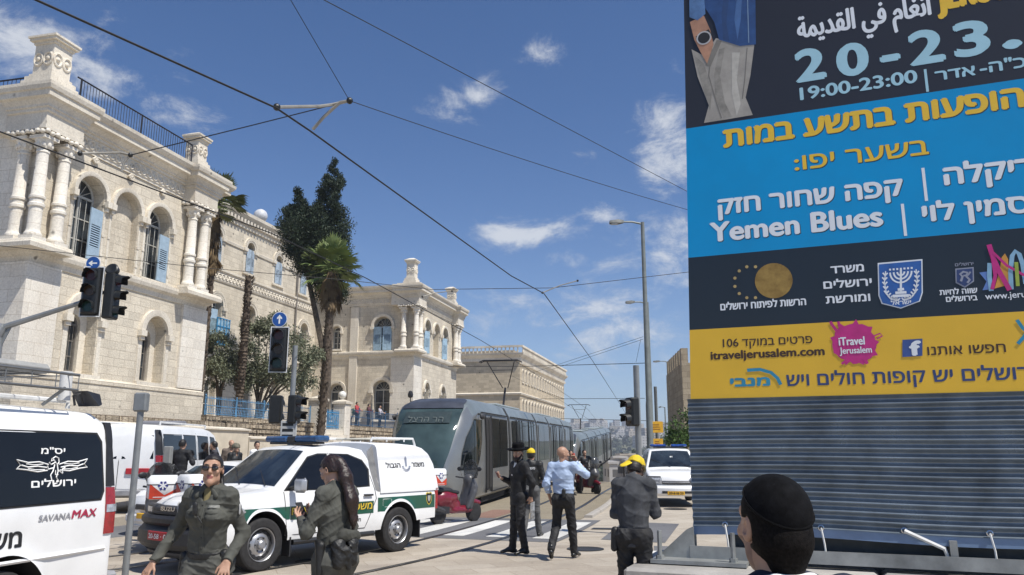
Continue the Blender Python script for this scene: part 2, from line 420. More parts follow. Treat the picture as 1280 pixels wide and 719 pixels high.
        for a in range(3):
            o1, o2 = [(1, 2), (2, 0), (0, 1)][a]
            sl0 = [slice(None)] * 3; sl1 = [slice(None)] * 3; sl0[a] = slice(0, -1); sl1[a] = slice(1, None)
            f0 = ins[tuple(sl0)]; f1 = ins[tuple(sl1)]
            E = np.stack(np.nonzero(f0 != f1), -1)
            ok = (E[:, o1] > 0) & (E[:, o2] > 0) & (E[:, o1] < act.shape[o1]) & (E[:, o2] < act.shape[o2])
            E = E[ok]; flip = f0[E[:, 0], E[:, 1], E[:, 2]]
            def at_(d1, d2):
                q = E.copy(); q[:, o1] += d1; q[:, o2] += d2; return idx[q[:, 0], q[:, 1], q[:, 2]]
            qd = np.stack([at_(-1, -1), at_(0, -1), at_(0, 0), at_(-1, 0)], -1)
            qd[~flip] = qd[~flip][:, ::-1]
            fs.append(qd)
        Q = np.concatenate(fs); Q = Q[(Q >= 0).all(1)]
        return V, Q
    def build(s, name, mats, parent=None, region=None):
        V, Q = s.mesh()
        me = bpy.data.meshes.new(name); nq = len(Q)
        me.vertices.add(len(V)); me.vertices.foreach_set('co', V.astype(np.float32).ravel())
        me.loops.add(nq * 4); me.loops.foreach_set('vertex_index', Q.astype(np.int32).ravel())
        me.polygons.add(nq); me.polygons.foreach_set('loop_start', np.arange(0, nq * 4, 4, dtype=np.int32))
        mats = mats if isinstance(mats, (list, tuple)) else [mats]
        for m in mats: me.materials.append(m)
        if region is not None:
            ctr = V[Q].mean(1); me.polygons.foreach_set('material_index', region(ctr).astype(np.int32))
        me.update(calc_edges=True); me.validate()
        me.polygons.foreach_set('use_smooth', np.ones(nq, bool))
        o = bpy.data.objects.new(name, me); COL.objects.link(o)
        if parent: o.parent = parent
        return o

def rotz(a): c, s_ = math.cos(a), math.sin(a); return np.array([[c, -s_, 0], [s_, c, 0], [0, 0, 1]])
def rotx(a): c, s_ = math.cos(a), math.sin(a); return np.array([[1, 0, 0], [0, c, -s_], [0, s_, c]])
def roty(a): c, s_ = math.cos(a), math.sin(a); return np.array([[c, 0, s_], [0, 1, 0], [-s_, 0, c]])
V3 = lambda *a: np.array(a, float)
def unit(v): v = np.array(v, float); return v / (np.linalg.norm(v) + 1e-9)

class Person:
    """one figure. Local frame: faces -Y, X to the viewer's right when seen from the front (the figure's own left), Z up, feet on 0"""
    def __init__(s, H=1.75, h=.007, female=False, seed=1):
        k = H / 1.75; s.k = k; s.h = h; s.seed = seed; s.fem = female
        sw = .148 if female else .182; hw = .092 if female else .088
        J = dict(pelvis=V3(0, 0, .95), waist=V3(0, .0, 1.10), chest=V3(0, 0.005, 1.30), neck=V3(0, .02, 1.475), head=V3(0, -.005, 1.635))
        for nm, g in (('L', 1), ('R', -1)):
            J['sh' + nm] = V3(sw * g, .015, 1.435); J['el' + nm] = V3((sw + .055) * g, .04, 1.15); J['wr' + nm] = V3((sw + .07) * g, -.03, .905)
            J['hip' + nm] = V3(hw * g, 0, .92); J['kn' + nm] = V3((hw + .015) * g, -.02, .50); J['an' + nm] = V3((hw + .02) * g, .03, .085)
            J['toe' + nm] = V3((hw + .06) * g, -.14, .03)
        s.J = {a: b * k for a, b in J.items()}
        s.yaw = 0; s.pit = 0; s.roll = 0; s.hand = {}
    def set(s, **kw):
        for a, b in kw.items(): s.J[a] = np.array(b, float) * s.k
        return s
    def move(s, names, d):
        for n in names: s.J[n] = s.J[n] + np.array(d) * s.k
        return s
    def upper(s): return ['waist', 'chest', 'neck', 'head', 'shL', 'shR', 'elL', 'elR', 'wrL', 'wrR']
    def bounds(s, names, m):
        P = np.array([s.J[n] for n in names]); return P.min(0) - m * s.k, P.max(0) + m * s.k
    def headM(s): return rotz(s.yaw) @ rotx(s.pit) @ roty(s.roll)
    def hp(s, p): return s.J['head'] + s.headM() @ (np.array(p, float) * s.k)
    def make_hand(s, S, g):
        k = s.k; wr = s.J['wr' + g]; el = s.J['el' + g]; sp = s.hand.get(g, {})
        d = unit(sp.get('dir', wr - el)); side = 1 if g == 'L' else -1
        nrm = np.array(sp.get('palm', (-side, 0, 0)), float); nrm = unit(nrm - d * (nrm @ d))       # palm faces nrm
        th = unit(np.cross(nrm, d)) * (1 if g == 'L' else -1) * sp.get('flip', 1)                    # thumb side
        curl = sp.get('curl', .45); f = .93 if s.fem else 1.0
        kn = wr + d * .085 * k * f
        S.cap(wr - d * .03 * k, wr + d * .01 * k, .027 * k * f, .026 * k * f, k=.01, flat=(nrm, .75))
        S.cap(wr + d * .02 * k + th * .012 * k, kn + th * .026 * k, .022 * k * f, .014 * k, k=.012, flat=(nrm, .6))
        S.cap(wr + d * .02 * k, kn, .024 * k * f, .014 * k, k=.012, flat=(nrm, .6))
        S.cap(wr + d * .02 * k - th * .012 * k, kn - th * .024 * k - d * .006 * k, .022 * k * f, .013 * k, k=.012, flat=(nrm, .6))
        for i, (o, ln) in enumerate(((.032, .072), (.011, .08), (-.011, .075), (-.031, .058))):
            spread = sp.get('spread', .12) * (1.5 - i) * .7
            b = kn + th * o * k * .95 - d * (.008 * k if i == 3 else 0); c1 = curl * .55; c2 = curl * 1.35; c3 = curl * 1.9
            fd = lambda c: unit(d * math.cos(c) + nrm * math.sin(c) + th * spread)
            p1 = b + fd(c1) * ln * .45 * k * f; p2 = p1 + fd(c2) * ln * .32 * k * f; p3 = p2 + fd(c3) * ln * .25 * k * f
            r = max(.0085 * k, s.h * 1.15)
            S.cap(b, p1, r * 1.08, r, k=.004); S.cap(p1, p2, r, r * .93, k=.003); S.cap(p2, p3, r * .93, r * .82, k=.003)
        tb = wr + d * .025 * k + th * .024 * k; t1 = tb + unit(d * .75 + th * .75 + nrm * .35) * .04 * k; t2 = t1 + unit(d * .9 + th * .3 + nrm * (.25 + curl * .5)) * .036 * k
        r = max(.0095 * k, s.h * 1.2)
        S.cap(tb, t1, r * 1.3, r, k=.01); S.cap(t1, t2, r, r * .85, k=.004)
        return kn, d, nrm, th
    def body(s, root, skin, lips=None, bald=True, legs=True, stubble=None, forearm=True):
        J = s.J; k = s.k; lo, hi = s.bounds(list(J), .2); S = SDF(lo, hi, s.h); M = s.headM(); hp = s.hp
        f = .94 if s.fem else 1.0
        S.cap(J['pelvis'], J['waist'], .10 * k, .09 * k, k=.05, flat=((0, 1, 0), .75)); S.cap(J['waist'], J['chest'], .095 * k, .12 * k, k=.05, flat=((0, 1, 0), .7))
        S.cap(J['chest'], J['neck'] - V3(0, 0, .03) * k, .11 * k, .06 * k, k=.05, flat=((0, 1, 0), .8))
        for g in 'LR':
            S.cap(J['sh' + g], J['neck'] - V3(0, 0, .02) * k, .045 * k, .04 * k, k=.04)
            S.cap(J['sh' + g], J['el' + g], .044 * k * f, .036 * k * f, k=.03); S.cap(J['el' + g], J['wr' + g], .037 * k * f, .025 * k * f, k=.02)
            S.cap(J['hip' + g], J['kn' + g], .072 * k, .05 * k, k=.05); S.cap(J['kn' + g], J['an' + g], .05 * k, .034 * k, k=.03)
            S.cap(J['an' + g], J['toe' + g], .036 * k, .026 * k, k=.02)
            s.make_hand(S, g)
        # neck and head
        S.cap(J['neck'] - V3(0, 0, .03) * k, hp((0, .012, -.055)), .058 * k * f, .054 * k * f, k=.03)
        S.ell(hp((0, .014, .028)), np.array((.074, .094, .088)) * k * f, k=.02, M=M)
        S.ell(hp((0, -.032, -.03)), np.array((.059, .062, .084)) * k * f, k=.03, M=M)
        S.cap(hp((-.035, -.02, -.075)), hp((0, -.072, -.098)), .022 * k, .02 * k, k=.03); S.cap(hp((.035, -.02, -.075)), hp((0, -.072, -.098)), .022 * k, .02 * k, k=.03)
        S.cap(hp((-.036, -.07, .034)), hp((.036, -.07, .034)), .018 * k, k=.016)
        for g in (1, -1):
            S.ell(hp((g * .031, -.098, .012)), np.array((.019, .014, .012)) * k, k=.01, sub=True, M=M)
            S.ell(hp((g * .040, -.066, -.020)), np.array((.024, .02, .02)) * k, k=.02, M=M)
            S.ell(hp((g * .031, -.078, .012)), np.array((.0125,) * 3) * k, k=.003, M=M)
            S.ell(hp((g * .075, .012, -.008)), np.array((.0115, .019, .032)) * k, k=.008, M=rotz(s.yaw + g * .35) @ rotx(s.pit - .15) @ roty(s.roll))
            S.ell(hp((g * .083, .008, -.004)), np.array((.006, .009, .016)) * k, k=.005, sub=True, M=M)
        S.cap(hp((0, -.088, .02)), hp((0, -.110, -.022)), .0085 * k, .0125 * k, k=.012)
        S.cap(hp((-.011, -.099, -.026)), hp((.011, -.099, -.026)), .0085 * k, k=.008)
        S.cap(hp((-.017, -.088, -.053)), hp((.017, -.088, -.053)), .0075 * k, k=.006); S.cap(hp((-.014, -.086, -.064)), hp((.014, -.086, -.064)), .0085 * k, k=.006)
        S.cap(hp((-.017, -.1, -.0585)), hp((.017, -.1, -.0585)), .0035 * k, k=.004, sub=True)
        hc = J['head']
        def region(c):
            q = (c - hc) @ M / k; r = np.zeros(len(c), int)
            lip = (np.abs(q[:, 0]) < .024 - np.abs(q[:, 2] + .0585) * .6) & (q[:, 2] > -.071) & (q[:, 2] < -.047) & (q[:, 1] < -.075)
            r[lip] = 1
            if stubble:
                st = (q[:, 2] < -.030) & (q[:, 2] > -.14) & (q[:, 1] < .0) & ~lip & ((np.abs(q[:, 0]) > .02) | (q[:, 2] < -.070) | (q[:, 2] > -.046)) & (np.linalg.norm(q, axis=1) < .15)
                r[st] = 2
            return r
        ms = [skin, lips or skin] + ([stubble] if stubble else [])
        return S.build('body', ms, root, region)
    def eyes(s, root, iris):
        for g in (1, -1):
            c = s.hp((g * .031, -.0815, .012)); mb = MB(); mb.sphere(c, .0115 * s.k, 12, 8); e = mb.build('eye', mat('eye_white', (.75, .72, .68), .25, var=.02), root)
            c = s.hp((g * .031, -.0905, .012)); mb = MB(); mb.sphere(c, (.0048 * s.k, .0035 * s.k, .0048 * s.k), 10, 6); mb.build('iris', iris, e)
            b = [s.hp((g * x, y, z)) for x, y, z in ((.014, -.094, .030), (.03, -.094, .036), (.046, -.083, .031))]
            mb = MB(); mb.tube(b, [.004 * s.k, .0045 * s.k, .002 * s.k], 6); mb.build('eyebrow', MATS.get('hair_black') or mat('hair_black', (.012, .01, .009), .45, scale=60), root)
    def trousers(s, root, m, top=.14, cuff=.10, w=1.0, amp=.006, freq=30, name='trousers', lowcut=True):
        J = s.J; k = s.k; nm = ['pelvis', 'hipL', 'hipR', 'knL', 'knR', 'anL', 'anR']; lo, hi = s.bounds(nm, .26); S = SDF(lo, hi, s.h)
        S.cap(J['hipL'] + V3(-.02, .01, .0) * k, J['hipR'] + V3(.02, .01, .0) * k, .118 * k * w, k=.05, flat=((0, 1, 0), .95))
        ax = unit(J['waist'] - J['pelvis']); tp = J['pelvis'] + ax * top * k
        S.cap(J['pelvis'], tp + ax * .05 * k, .150 * k * w, .142 * k * w, k=.04, flat=((0, 1, 0), .74))
        for g in 'LR':
            S.cap(J['hip' + g], J['kn' + g], .098 * k * w, .072 * k * w, k=.035)
            S.cap(J['kn' + g], J['an' + g] + V3(0, 0, .0), .071 * k * w, .062 * k * w, k=.03)
            S.cap(J['hip' + g] + V3(0, .07, -.0) * k, J['hip' + g] + V3(0, .055, -.05) * k, .085 * k * w, .07 * k * w, k=.05)
        S.wrinkle(amp * k, freq, s.seed + 3)
        S.cut(tp, ax)
        return S.build(name, m, root)
    def coat(s, root, m, hem=-.06, w=1.0, amp=.006, freq=26, name='jacket', collar=True, flare=.0, sleeve=1.0, bulk=1.0, region=None):
        J = s.J; k = s.k; nm = ['pelvis', 'waist', 'chest', 'neck', 'shL', 'shR', 'elL', 'elR', 'wrL', 'wrR']; lo, hi = s.bounds(nm, .30); S = SDF(lo, hi, s.h)
        f = .9 if s.fem else 1.0
        ax = unit(J['waist'] - J['pelvis']); hp_ = J['pelvis'] + ax * hem * k; fy = ((0, 1, 0), .70)
        S.cap(hp_ - ax * .03 * k, J['waist'], (.158 + flare) * k * w * (1.0 if not s.fem else .98), .150 * k * w * f, k=.06, flat=((0, 1, 0), .76))
        S.cap(J['waist'], J['chest'], .150 * k * w * f, .172 * k * w * f, k=.06, flat=fy)
        if s.fem:
            for g in (1, -1): S.ell(J['chest'] + V3(g * .075, -.085, -.005) * k, np.array((.065, .05, .06)) * k, k=.05)
        S.cap(J['chest'], J['neck'] - V3(0, 0, .035) * k, .165 * k * w * f, .085 * k, k=.07, flat=fy)
        for g in 'LR':
            S.cap(J['neck'] - V3(0, -.005, .025) * k, J['sh' + g], .060 * k, .063 * k * bulk * f, k=.07)
            S.cap(J['sh' + g], J['el' + g], .066 * k * bulk * f, .056 * k * bulk * f, k=.05); e = J['el' + g]; wv = e + (J['wr' + g] - e) * sleeve
            S.cap(e, wv, .055 * k * bulk * f, .043 * k * bulk * f, k=.04)
        if collar:
            nb = J['neck'] + V3(0, .0, .0) * k; nd = unit(s.hp((0, .012, -.055)) - J['neck'])
            S.cap(nb - nd * .01 * k, nb + nd * .02 * k, .075 * k, .072 * k, k=.02)
            S.cap(nb, nb + nd * .12 * k, .058 * k, .06 * k, k=.008, sub=True)
            S.ell(nb + V3(0, -.075, -.02) * k, np.array((.035, .05, .07)) * k, k=.015, sub=True)
        S.wrinkle(amp * k, freq, s.seed + 11)
        S.cut(hp_, -ax)
        for g in 'LR':
            d = unit(J['wr' + g] - J['el' + g]); wv = J['el' + g] + (J['wr' + g] - J['el' + g]) * sleeve
            sl, P = S._block(wv - .13 * k, wv + .13 * k)
            if sl is not None:
                q = (P - wv) @ d.astype(np.float32); near = np.linalg.norm(P - wv, axis=-1) < .12 * k
                S.F[sl] = np.where(near, np.maximum(S.F[sl], q), S.F[sl])
        return S.build(name, m, root, region)
    def shoes(s, root, m, boot=0., big=1.0, name='shoe'):
        J = s.J; k = s.k
        for g in 'LR':
            an = J['an' + g]; to = J['toe' + g]; d = unit((to - an) * V3(1, 1, 0)); fl = unit(to - an)
            lo, hi = np.minimum(an, to) - .14 * k, np.maximum(an, to) + .14 * k; hi[2] += boot * k; S = SDF(lo, hi, min(s.h, .008))
            heel = an - d * .045 * k + V3(0, 0, -.045) * k
            S.cap(heel, an + fl * .06 * k, .038 * k * big, .042 * k * big, k=.03); S.cap(an + fl * .04 * k, to, .042 * k * big, .034 * k * big, k=.03, flat=((0, 0, 1), .8))
            S.cap(an - V3(0, 0, .03) * k, an + V3(0, 0, .03 + boot) * k, .042 * k * big, .05 * k * big, k=.02)
            S.build(name, m, root)
    def hair_cap(s, root, m, front=-.055, low=-.02, thick=.012, name='hair', extra=None, amp=.002, freq=90):
        """short hair: a shell over the skull, open at the face"""
        k = s.k; hc = s.J['head']; M = s.headM(); S = SDF(hc - .28 * k, hc + .28 * k, min(s.h, .006)); f = .94 if s.fem else 1.0
        S.ell(s.hp((0, .014, .030)), np.array((.074 + thick, .094 + thick, .088 + thick)) * k * f, k=.01, M=M)
        S.ell(s.hp((0, .03, -.03)), np.array((.070 + thick * .5, .075 + thick * .6, .07)) * k * f, k=.03, M=M)
        S.wrinkle(amp, freq, s.seed + 5)
        sl, P = S._block(hc - .3 * k, hc + .3 * k); q = ((P - hc) @ M.astype(np.float32)) / k
        face = np.minimum(q[..., 2] - .062 + .25 * np.abs(q[..., 0]), q[..., 1] - front) # outside when in front and low
        faceplane = np.where(q[..., 1] < front + .03, .076 - 5.5 * q[..., 0] ** 2 - q[..., 2], -1)
        bottom = low - q[..., 2] - .35 * np.maximum(q[..., 1], 0)
        side = np.where((q[..., 2] < .02), -(q[..., 1] - .002 + .0), -1)
        S.F[sl] = np.maximum.reduce([S.F[sl], faceplane * k, bottom * k, side * k]).astype(np.float32)
        if extra: extra(S)
        return S.build(name, m, root)
# ------------------------------------------------------------------ ground
def gz(x, y):
    if y < 30: return 0.
    if y < 150: return -.00056 * (y - 30) ** 2
    return -.00056 * 14400 - .05 * min(y - 150, 60)
def sheet(name, rows, m, lift, kind='structure', label=None):
    """strip of ground: rows of points across, laid on the terrain"""
    mb = MB(); vs = []; n = len(rows[0])
    for r in rows:
        for p in r: vs.append((p[0], p[1], gz(p[0], p[1]) + lift))
    fs = [(i * n + j, i * n + j + 1, (i + 1) * n + j + 1, (i + 1) * n + j) for i in range(len(rows) - 1) for j in range(n - 1)]
    mb.add(vs, fs); o = mb.build(name, m, sharp=60)
    if kind: o['kind'] = kind
    return o

def ground_mat(name, col, col2, brick=None, rot=0., rough=.85, spots=.5, bump=.25):
    if name in MATS: return MATS[name]
    m = bpy.data.materials.new(name); m.use_nodes = True; t = m.node_tree; n = t.nodes; l = t.links; b = n['Principled BSDF']
    b.inputs['Roughness'].default_value = rough; b.inputs['Specular IOR Level'].default_value = .3
    tc = n.new('ShaderNodeTexCoord'); mp = n.new('ShaderNodeMapping'); mp.inputs['Rotation'].default_value = (0, 0, rot); l.new(tc.outputs['Object'], mp.inputs[0])
    n1 = n.new('ShaderNodeTexNoise'); n1.inputs['Scale'].default_value = .45; n1.inputs['Detail'].default_value = 9; n1.inputs['Roughness'].default_value = .7; l.new(mp.outputs[0], n1.inputs[0])
    r1 = n.new('ShaderNodeMapRange'); r1.inputs['From Min'].default_value = .38; r1.inputs['From Max'].default_value = .68; l.new(n1.outputs['Fac'], r1.inputs[0])
    mx = n.new('ShaderNodeMix'); mx.data_type = 'RGBA'; mx.inputs['A'].default_value = (*col, 1); mx.inputs['B'].default_value = (*col2, 1)
    f = n.new('ShaderNodeMath'); f.operation = 'MULTIPLY'; f.inputs[1].default_value = spots; l.new(r1.outputs[0], f.inputs[0]); l.new(f.outputs[0], mx.inputs['Factor'])
    n2 = n.new('ShaderNodeTexNoise'); n2.inputs['Scale'].default_value = 55; n2.inputs['Detail'].default_value = 3; l.new(mp.outputs[0], n2.inputs[0])
    r2 = n.new('ShaderNodeMapRange'); r2.inputs['From Min'].default_value = .25; r2.inputs['From Max'].default_value = .75; r2.inputs['To Min'].default_value = .78; r2.inputs['To Max'].default_value = 1.16; l.new(n2.outputs['Fac'], r2.inputs[0])
    sc_ = n.new('ShaderNodeVectorMath'); sc_.operation = 'SCALE'; l.new(mx.outputs['Result'], sc_.inputs[0]); l.new(r2.outputs[0], sc_.inputs['Scale']); out = sc_.outputs[0]
    # dark spots of dropped gum and oil
    vo = n.new('ShaderNodeTexVoronoi'); vo.inputs['Scale'].default_value = 1.4; l.new(mp.outputs[0], vo.inputs[0])
    rp = n.new('ShaderNodeMapRange'); rp.inputs['From Min'].default_value = .03; rp.inputs['From Max'].default_value = .06; rp.inputs['To Min'].default_value = .6; l.new(vo.outputs['Distance'], rp.inputs[0])
    s3 = n.new('ShaderNodeVectorMath'); s3.operation = 'SCALE'; l.new(out, s3.inputs[0]); l.new(rp.outputs[0], s3.inputs['Scale']); out = s3.outputs[0]
    h = n2.outputs['Fac']
    if brick:
        br = n.new('ShaderNodeTexBrick'); br.inputs['Scale'].default_value = 1; br.inputs['Brick Width'].default_value = brick[0]; br.inputs['Row Height'].default_value = brick[1]; br.inputs['Mortar Size'].default_value = brick[2]
        br.inputs['Color1'].default_value = (1, 1, 1, 1); br.inputs['Color2'].default_value = (.84, .82, .8, 1); br.inputs['Mortar'].default_value = (.66, .63, .59, 1); l.new(mp.outputs[0], br.inputs[0])
        mm = n.new('ShaderNodeMix'); mm.data_type = 'RGBA'; mm.blend_type = 'MULTIPLY'; mm.inputs['Factor'].default_value = 1; l.new(out, mm.inputs['A']); l.new(br.outputs['Color'], mm.inputs['B']); out = mm.outputs['Result']
        ad = n.new('ShaderNodeMath'); ad.operation = 'MULTIPLY_ADD'; l.new(br.outputs['Fac'], ad.inputs[0]); ad.inputs[1].default_value = -1; l.new(h, ad.inputs[2]); h = ad.outputs[0]
    l.new(out, b.inputs['Base Color'])
    bp = n.new('ShaderNodeBump'); bp.inputs['Strength'].default_value = bump; bp.inputs['Distance'].default_value = .015; l.new(h, bp.inputs['Height']); l.new(bp.outputs[0], b.inputs['Normal'])
    MATS[name] = m; return m

M_PAVE = ground_mat('pale_paving', (.46, .41, .335), (.36, .31, .25), (.6, .3, .006), R(-14), bump=.2)
M_TAN = ground_mat('tan_concrete', (.47, .415, .34), (.29, .255, .215), (.9, .45, .007), R(-20), bump=.3, spots=.9)
M_ASPH = ground_mat('worn_asphalt', (.16, .16, .165), (.10, .10, .105), None, 0, bump=.35, spots=.8)
M_TRACK = ground_mat('track_paving', (.30, .26, .19), (.22, .19, .14), (.22, .11, .008), R(-11), bump=.35)
M_RED = ground_mat('red_pavers', (.27, .165, .125), (.2, .13, .1), (.2, .1, .006), R(-11), bump=.3)
M_PAINT = ground_mat('road_paint', (.66, .65, .61), (.36, .35, .33), None, 0, bump=.2, spots=.75)
M_RAIL = mat('rail_steel', (.17, .16, .15), .34, .9, .1, 10)
M_GROOVE = mat('rail_groove', (.03, .028, .026), .8)

ys = [-40, 0, 8, 16, 24, 30, 36, 42, 50, 58, 66, 76, 88, 100, 115, 130, 150, 180, 210, 400, 900, 2600]
sheet('ground', [[(x * (1 if y < 300 else 8), y) for x in (-300, -60, -20, -8, 0, 8, 20, 60, 300)] for y in ys], M_PAVE, 0)

# the right-hand track's right rail, as followed in the street; everything on the line is set out from it
RP = [(-13, -1.5), (-8.6, 3), (-5.1, 7.3), (-2.16, 11.7), (-.10, 16.5), (1.95, 24.4), (3.8, 34), (6.85, 50), (10.0, 66.5), (14.1, 89), (19.5, 118), (27, 150)]
def catmull(P, n=10):
    P = [np.array(p, float) for p in P]; out = []
    for i in range(len(P) - 1):
        p0, p1, p2, p3 = P[max(i - 1, 0)], P[i], P[i + 1], P[min(i + 2, len(P) - 1)]
        for k in range(n):
            t = k / n; out.append(.5 * ((2 * p1) + (-p0 + p2) * t + (2 * p0 - 5 * p1 + 4 * p2 - p3) * t * t + (-p0 + 3 * p1 - 3 * p2 + p3) * t ** 3))
    out.append(P[-1]); return out
RAIL = catmull(RP, 12)
def off_path(d):
    """path parallel to the right rail, d metres to its left"""
    out = []
    for i, p in enumerate(RAIL):
        t = RAIL[min(i + 1, len(RAIL) - 1)] - RAIL[max(i - 1, 0)]; t = t / np.linalg.norm(t)
        out.append((p[0] - t[1] * d, p[1] + t[0] * d))
    return out
def strip(name, d0, d1, m, lift, i0=0, i1=None, kind='structure', nx=2):
    ps = [off_path(d0 + (d1 - d0) * k / (nx - 1)) for k in range(nx)]
    i1 = i1 or len(ps[0])
    return sheet(name, [[p[i] for p in ps][::-1] for i in range(i0, i1)], m, lift, kind)
GAUGE, TSEP = 1.435, 3.35
def rail_index(y): return min(range(len(RAIL)), key=lambda i: abs(RAIL[i][1] - y))
strip('tan_pavement', 9.0, -3.6, M_TAN, .004, 0, rail_index(16.2) + 1, nx=6)
strip('crossing_asphalt', 9.0, -1.15, M_ASPH, .008, rail_index(16.2), rail_index(20.6) + 1, nx=6)
strip('road_asphalt', 18, 7.4, M_ASPH, .0045, 0, rail_index(40), nx=4)
strip('track_bed', TSEP + GAUGE + .62, -.62, M_TRACK, .008, rail_index(20.6), None, nx=4)
strip('red_paving', 2.4, 1.62, M_RED, .012, rail_index(20.6), rail_index(24.5), nx=2)
for d in (0, GAUGE, TSEP, TSEP + GAUGE):
    strip('rail', d + .04, d - .04, M_RAIL, .016); strip('rail_groove', d + .085, d + .045, M_GROOVE, .0135)
# crossing stripes: each runs with the track
i0, i1 = rail_index(16.6), rail_index(20.2)
for j in range(11):
    d = 8.3 - j * .98
    if -1.15 < d: strip('crossing_stripe', d, d - .5, M_PAINT, .0125, i0, i1 + 1)
# grey asphalt apron with stripes on the pavement side, and a second crossing by the hoarding
def quad(name, pts, m, lift): return sheet(name, [[pts[0], pts[1]], [pts[3], pts[2]]], m, lift)
quad('asphalt_apron', [(1.75, 16.2), (2.9, 15.6), (4.0, 19.6), (2.75, 20.2)], M_ASPH, .0055)
quad('drain_grate', [(1.75, 18.25), (2.55, 18.1), (2.65, 18.42), (1.85, 18.58)], mat('iron_grate', (.06, .06, .06), .6, .6), .0105)
quad('asphalt_apron', [(1.65, 9.5), (4.6, 8.9), (5.6, 14.6), (2.6, 15.1)], M_ASPH, .006)
for k, (a, b) in enumerate(((11.2, 11.75), (12.6, 13.1), (13.9, 14.35))):
    quad('crossing_stripe', [(1.9 + k * .15, a), (4.6 + k * .2, a - .4), (4.7 + k * .2, b - .4), (2.0 + k * .15, b)], M_PAINT, .011)
# manhole covers and patches
for (x, y, r) in ((1.3, 14.6, .33), (4.9, 24.5, .35), (-3.1, 13.0, .3)):
    mb = MB(); mb.lathe([(r, 0), (r, .004), (r * .9, .004), (r * .88, .001), (r * .1, .001)], 24); o = mb.build('manhole_cover', mat('iron_grate', (.06, .06, .06), .6, .6)); o.location = (x, y, .012); o['kind'] = 'structure'
# kerb between track bed and the right pavement
pk = off_path(-.62); mb = MB()
i0, i1 = rail_index(21.5), rail_index(110)
prev = None; rings = []
for i in range(i0, i1):
    p = pk[i]; t = np.array(pk[i + 1]) - np.array(p); t /= np.linalg.norm(t); rt = np.array((t[1], -t[0])); z = gz(*p)
    a = np.array(p); b = a + rt * .22
    rings.append([(a[0], a[1], z - .05), (a[0], a[1], z + .055), (a[0] + rt[0] * .02, a[1] + rt[1] * .02, z + .07), (b[0], b[1], z + .07), (b[0], b[1], z - .05)])
mb.loft(rings); mb.build('kerb', ground_mat('kerb_stone', (.5, .47, .42), (.4, .37, .33), (1.0, 5, .01), 0))['kind'] = 'structure'

# far side of the valley
rng = random.Random(3)
def hill_z(x, y): 
    return -10 + 52 * math.exp(-((y - 1500) / 520) ** 2) * (0.80 + .14 * math.sin(x / 210.) + .10 * math.sin(x / 87. + 1)) - 22 * math.exp(-((y - 600) / 300) ** 2)
mb = MB(); xs = list(range(-900, 1300, 55)); yy = list(range(330, 2500, 70))
mb.add([(x, y, hill_z(x, y)) for y in yy for x in xs], [(i * len(xs) + j, i * len(xs) + j + 1, (i + 1) * len(xs) + j + 1, (i + 1) * len(xs) + j) for i in range(len(yy) - 1) for j in range(len(xs) - 1)])
o = mb.build('hill', mat('hill_scrub', (.15, .15, .085), .9, 0, .3, .02, col2=(.05, .065, .035)), sharp=80); o['kind'] = 'structure'

# ------------------------------------------------------------------ the old hospital: two pavilions joined by a long wing
ST = stone('limestone', (.69, .62, .50), (.40, .345, .27), .62, .34, mortar=(.46, .40, .315), var=.6, soot=.75)
ST2 = stone('limestone_trim', (.73, .67, .565), (.42, .36, .28), 1.6, 3.0, mortar=(.56, .49, .4), var=.35, soot=.7, bump=.14)
ST3 = stone('limestone_white', (.78, .73, .64), (.55, .48, .39), .95, .46, mortar=(.58, .52, .43), var=.4, soot=.5, bump=.16)
RUB = stone('rubble_stone', (.58, .48, .35), (.30, .24, .17), .42, .26, mortar=(.16, .125, .09), bump=1.0, var=1.6, msize=.03)
GLASS = mat('old_glass', (.035, .045, .055), .08, 0, .3, 1.5, spec=.8)
DARK = mat('dark_interior', (.02, .018, .016), .9)
FRAME = mat('white_sash', (.55, .54, .5), .55, var=.15, scale=20)
BLUE = mat('pale_blue_shutter', (.36, .47, .56), .65, var=.16, scale=5, col2=(.27, .36, .44))
BLUE2 = mat('bright_blue_paint', (.03, .22, .44), .5, var=.2, scale=8)
SHDK = mat('shutter_gap', (.05, .07, .09), .8)
IRON = mat('black_iron', (.02, .02, .025), .5, .3)
H = thing('hospital_building', 'long cream limestone hospital with two colonnaded pavilions and arched windows', 'building', (-14.72, 38, 0), R(90 - 13.7))
def front(y0): return lambda a, b, d: (a, y0 + d, b)
def sidew(s0): return lambda a, b, d: (s0 + d, -a, b)

def wall_with_openings(name, m, P, a0, a1, z0, z1, ops, depth=.45, parent=H):
    """a wall sheet with real arched openings and their reveals"""
    mb = MB(); holes = [arch_pts(*o[:4]) for o in ops]
    holed(mb, [(a0, z0), (a1, z0), (a1, z1), (a0, z1)], holes, lambda a, b: P(a, b, 0))
    for h, o in zip(holes, ops):
        d = o[4] if len(o) > 4 else depth; n = len(h)
        mb.add([P(a, b, 0) for a, b in h] + [P(a, b, d) for a, b in h], [(i, (i + 1) % n, n + (i + 1) % n, n + i) for i in range(n)])
    return mb.build(name, m, parent, sharp=30, fixn=False)
def ring_section(mb, P, c, zs, r0, r1, d0, d1, a0=0., a1=math.pi, n=18):
    rings = []
    for k in range(n + 1):
        t = a0 + (a1 - a0) * k / n; ct, s_ = math.cos(t), math.sin(t)
        rings.append([P(c + r0 * ct, zs + r0 * s_, d1), P(c + r0 * ct, zs + r0 * s_, d0 + .02), P(c + (r0 * .7 + r1 * .3) * ct, zs + (r0 * .7 + r1 * .3) * s_, d0), P(c + r1 * ct, zs + r1 * s_, d0), P(c + r1 * ct, zs + r1 * s_, d1)])
    mb.loft(rings)
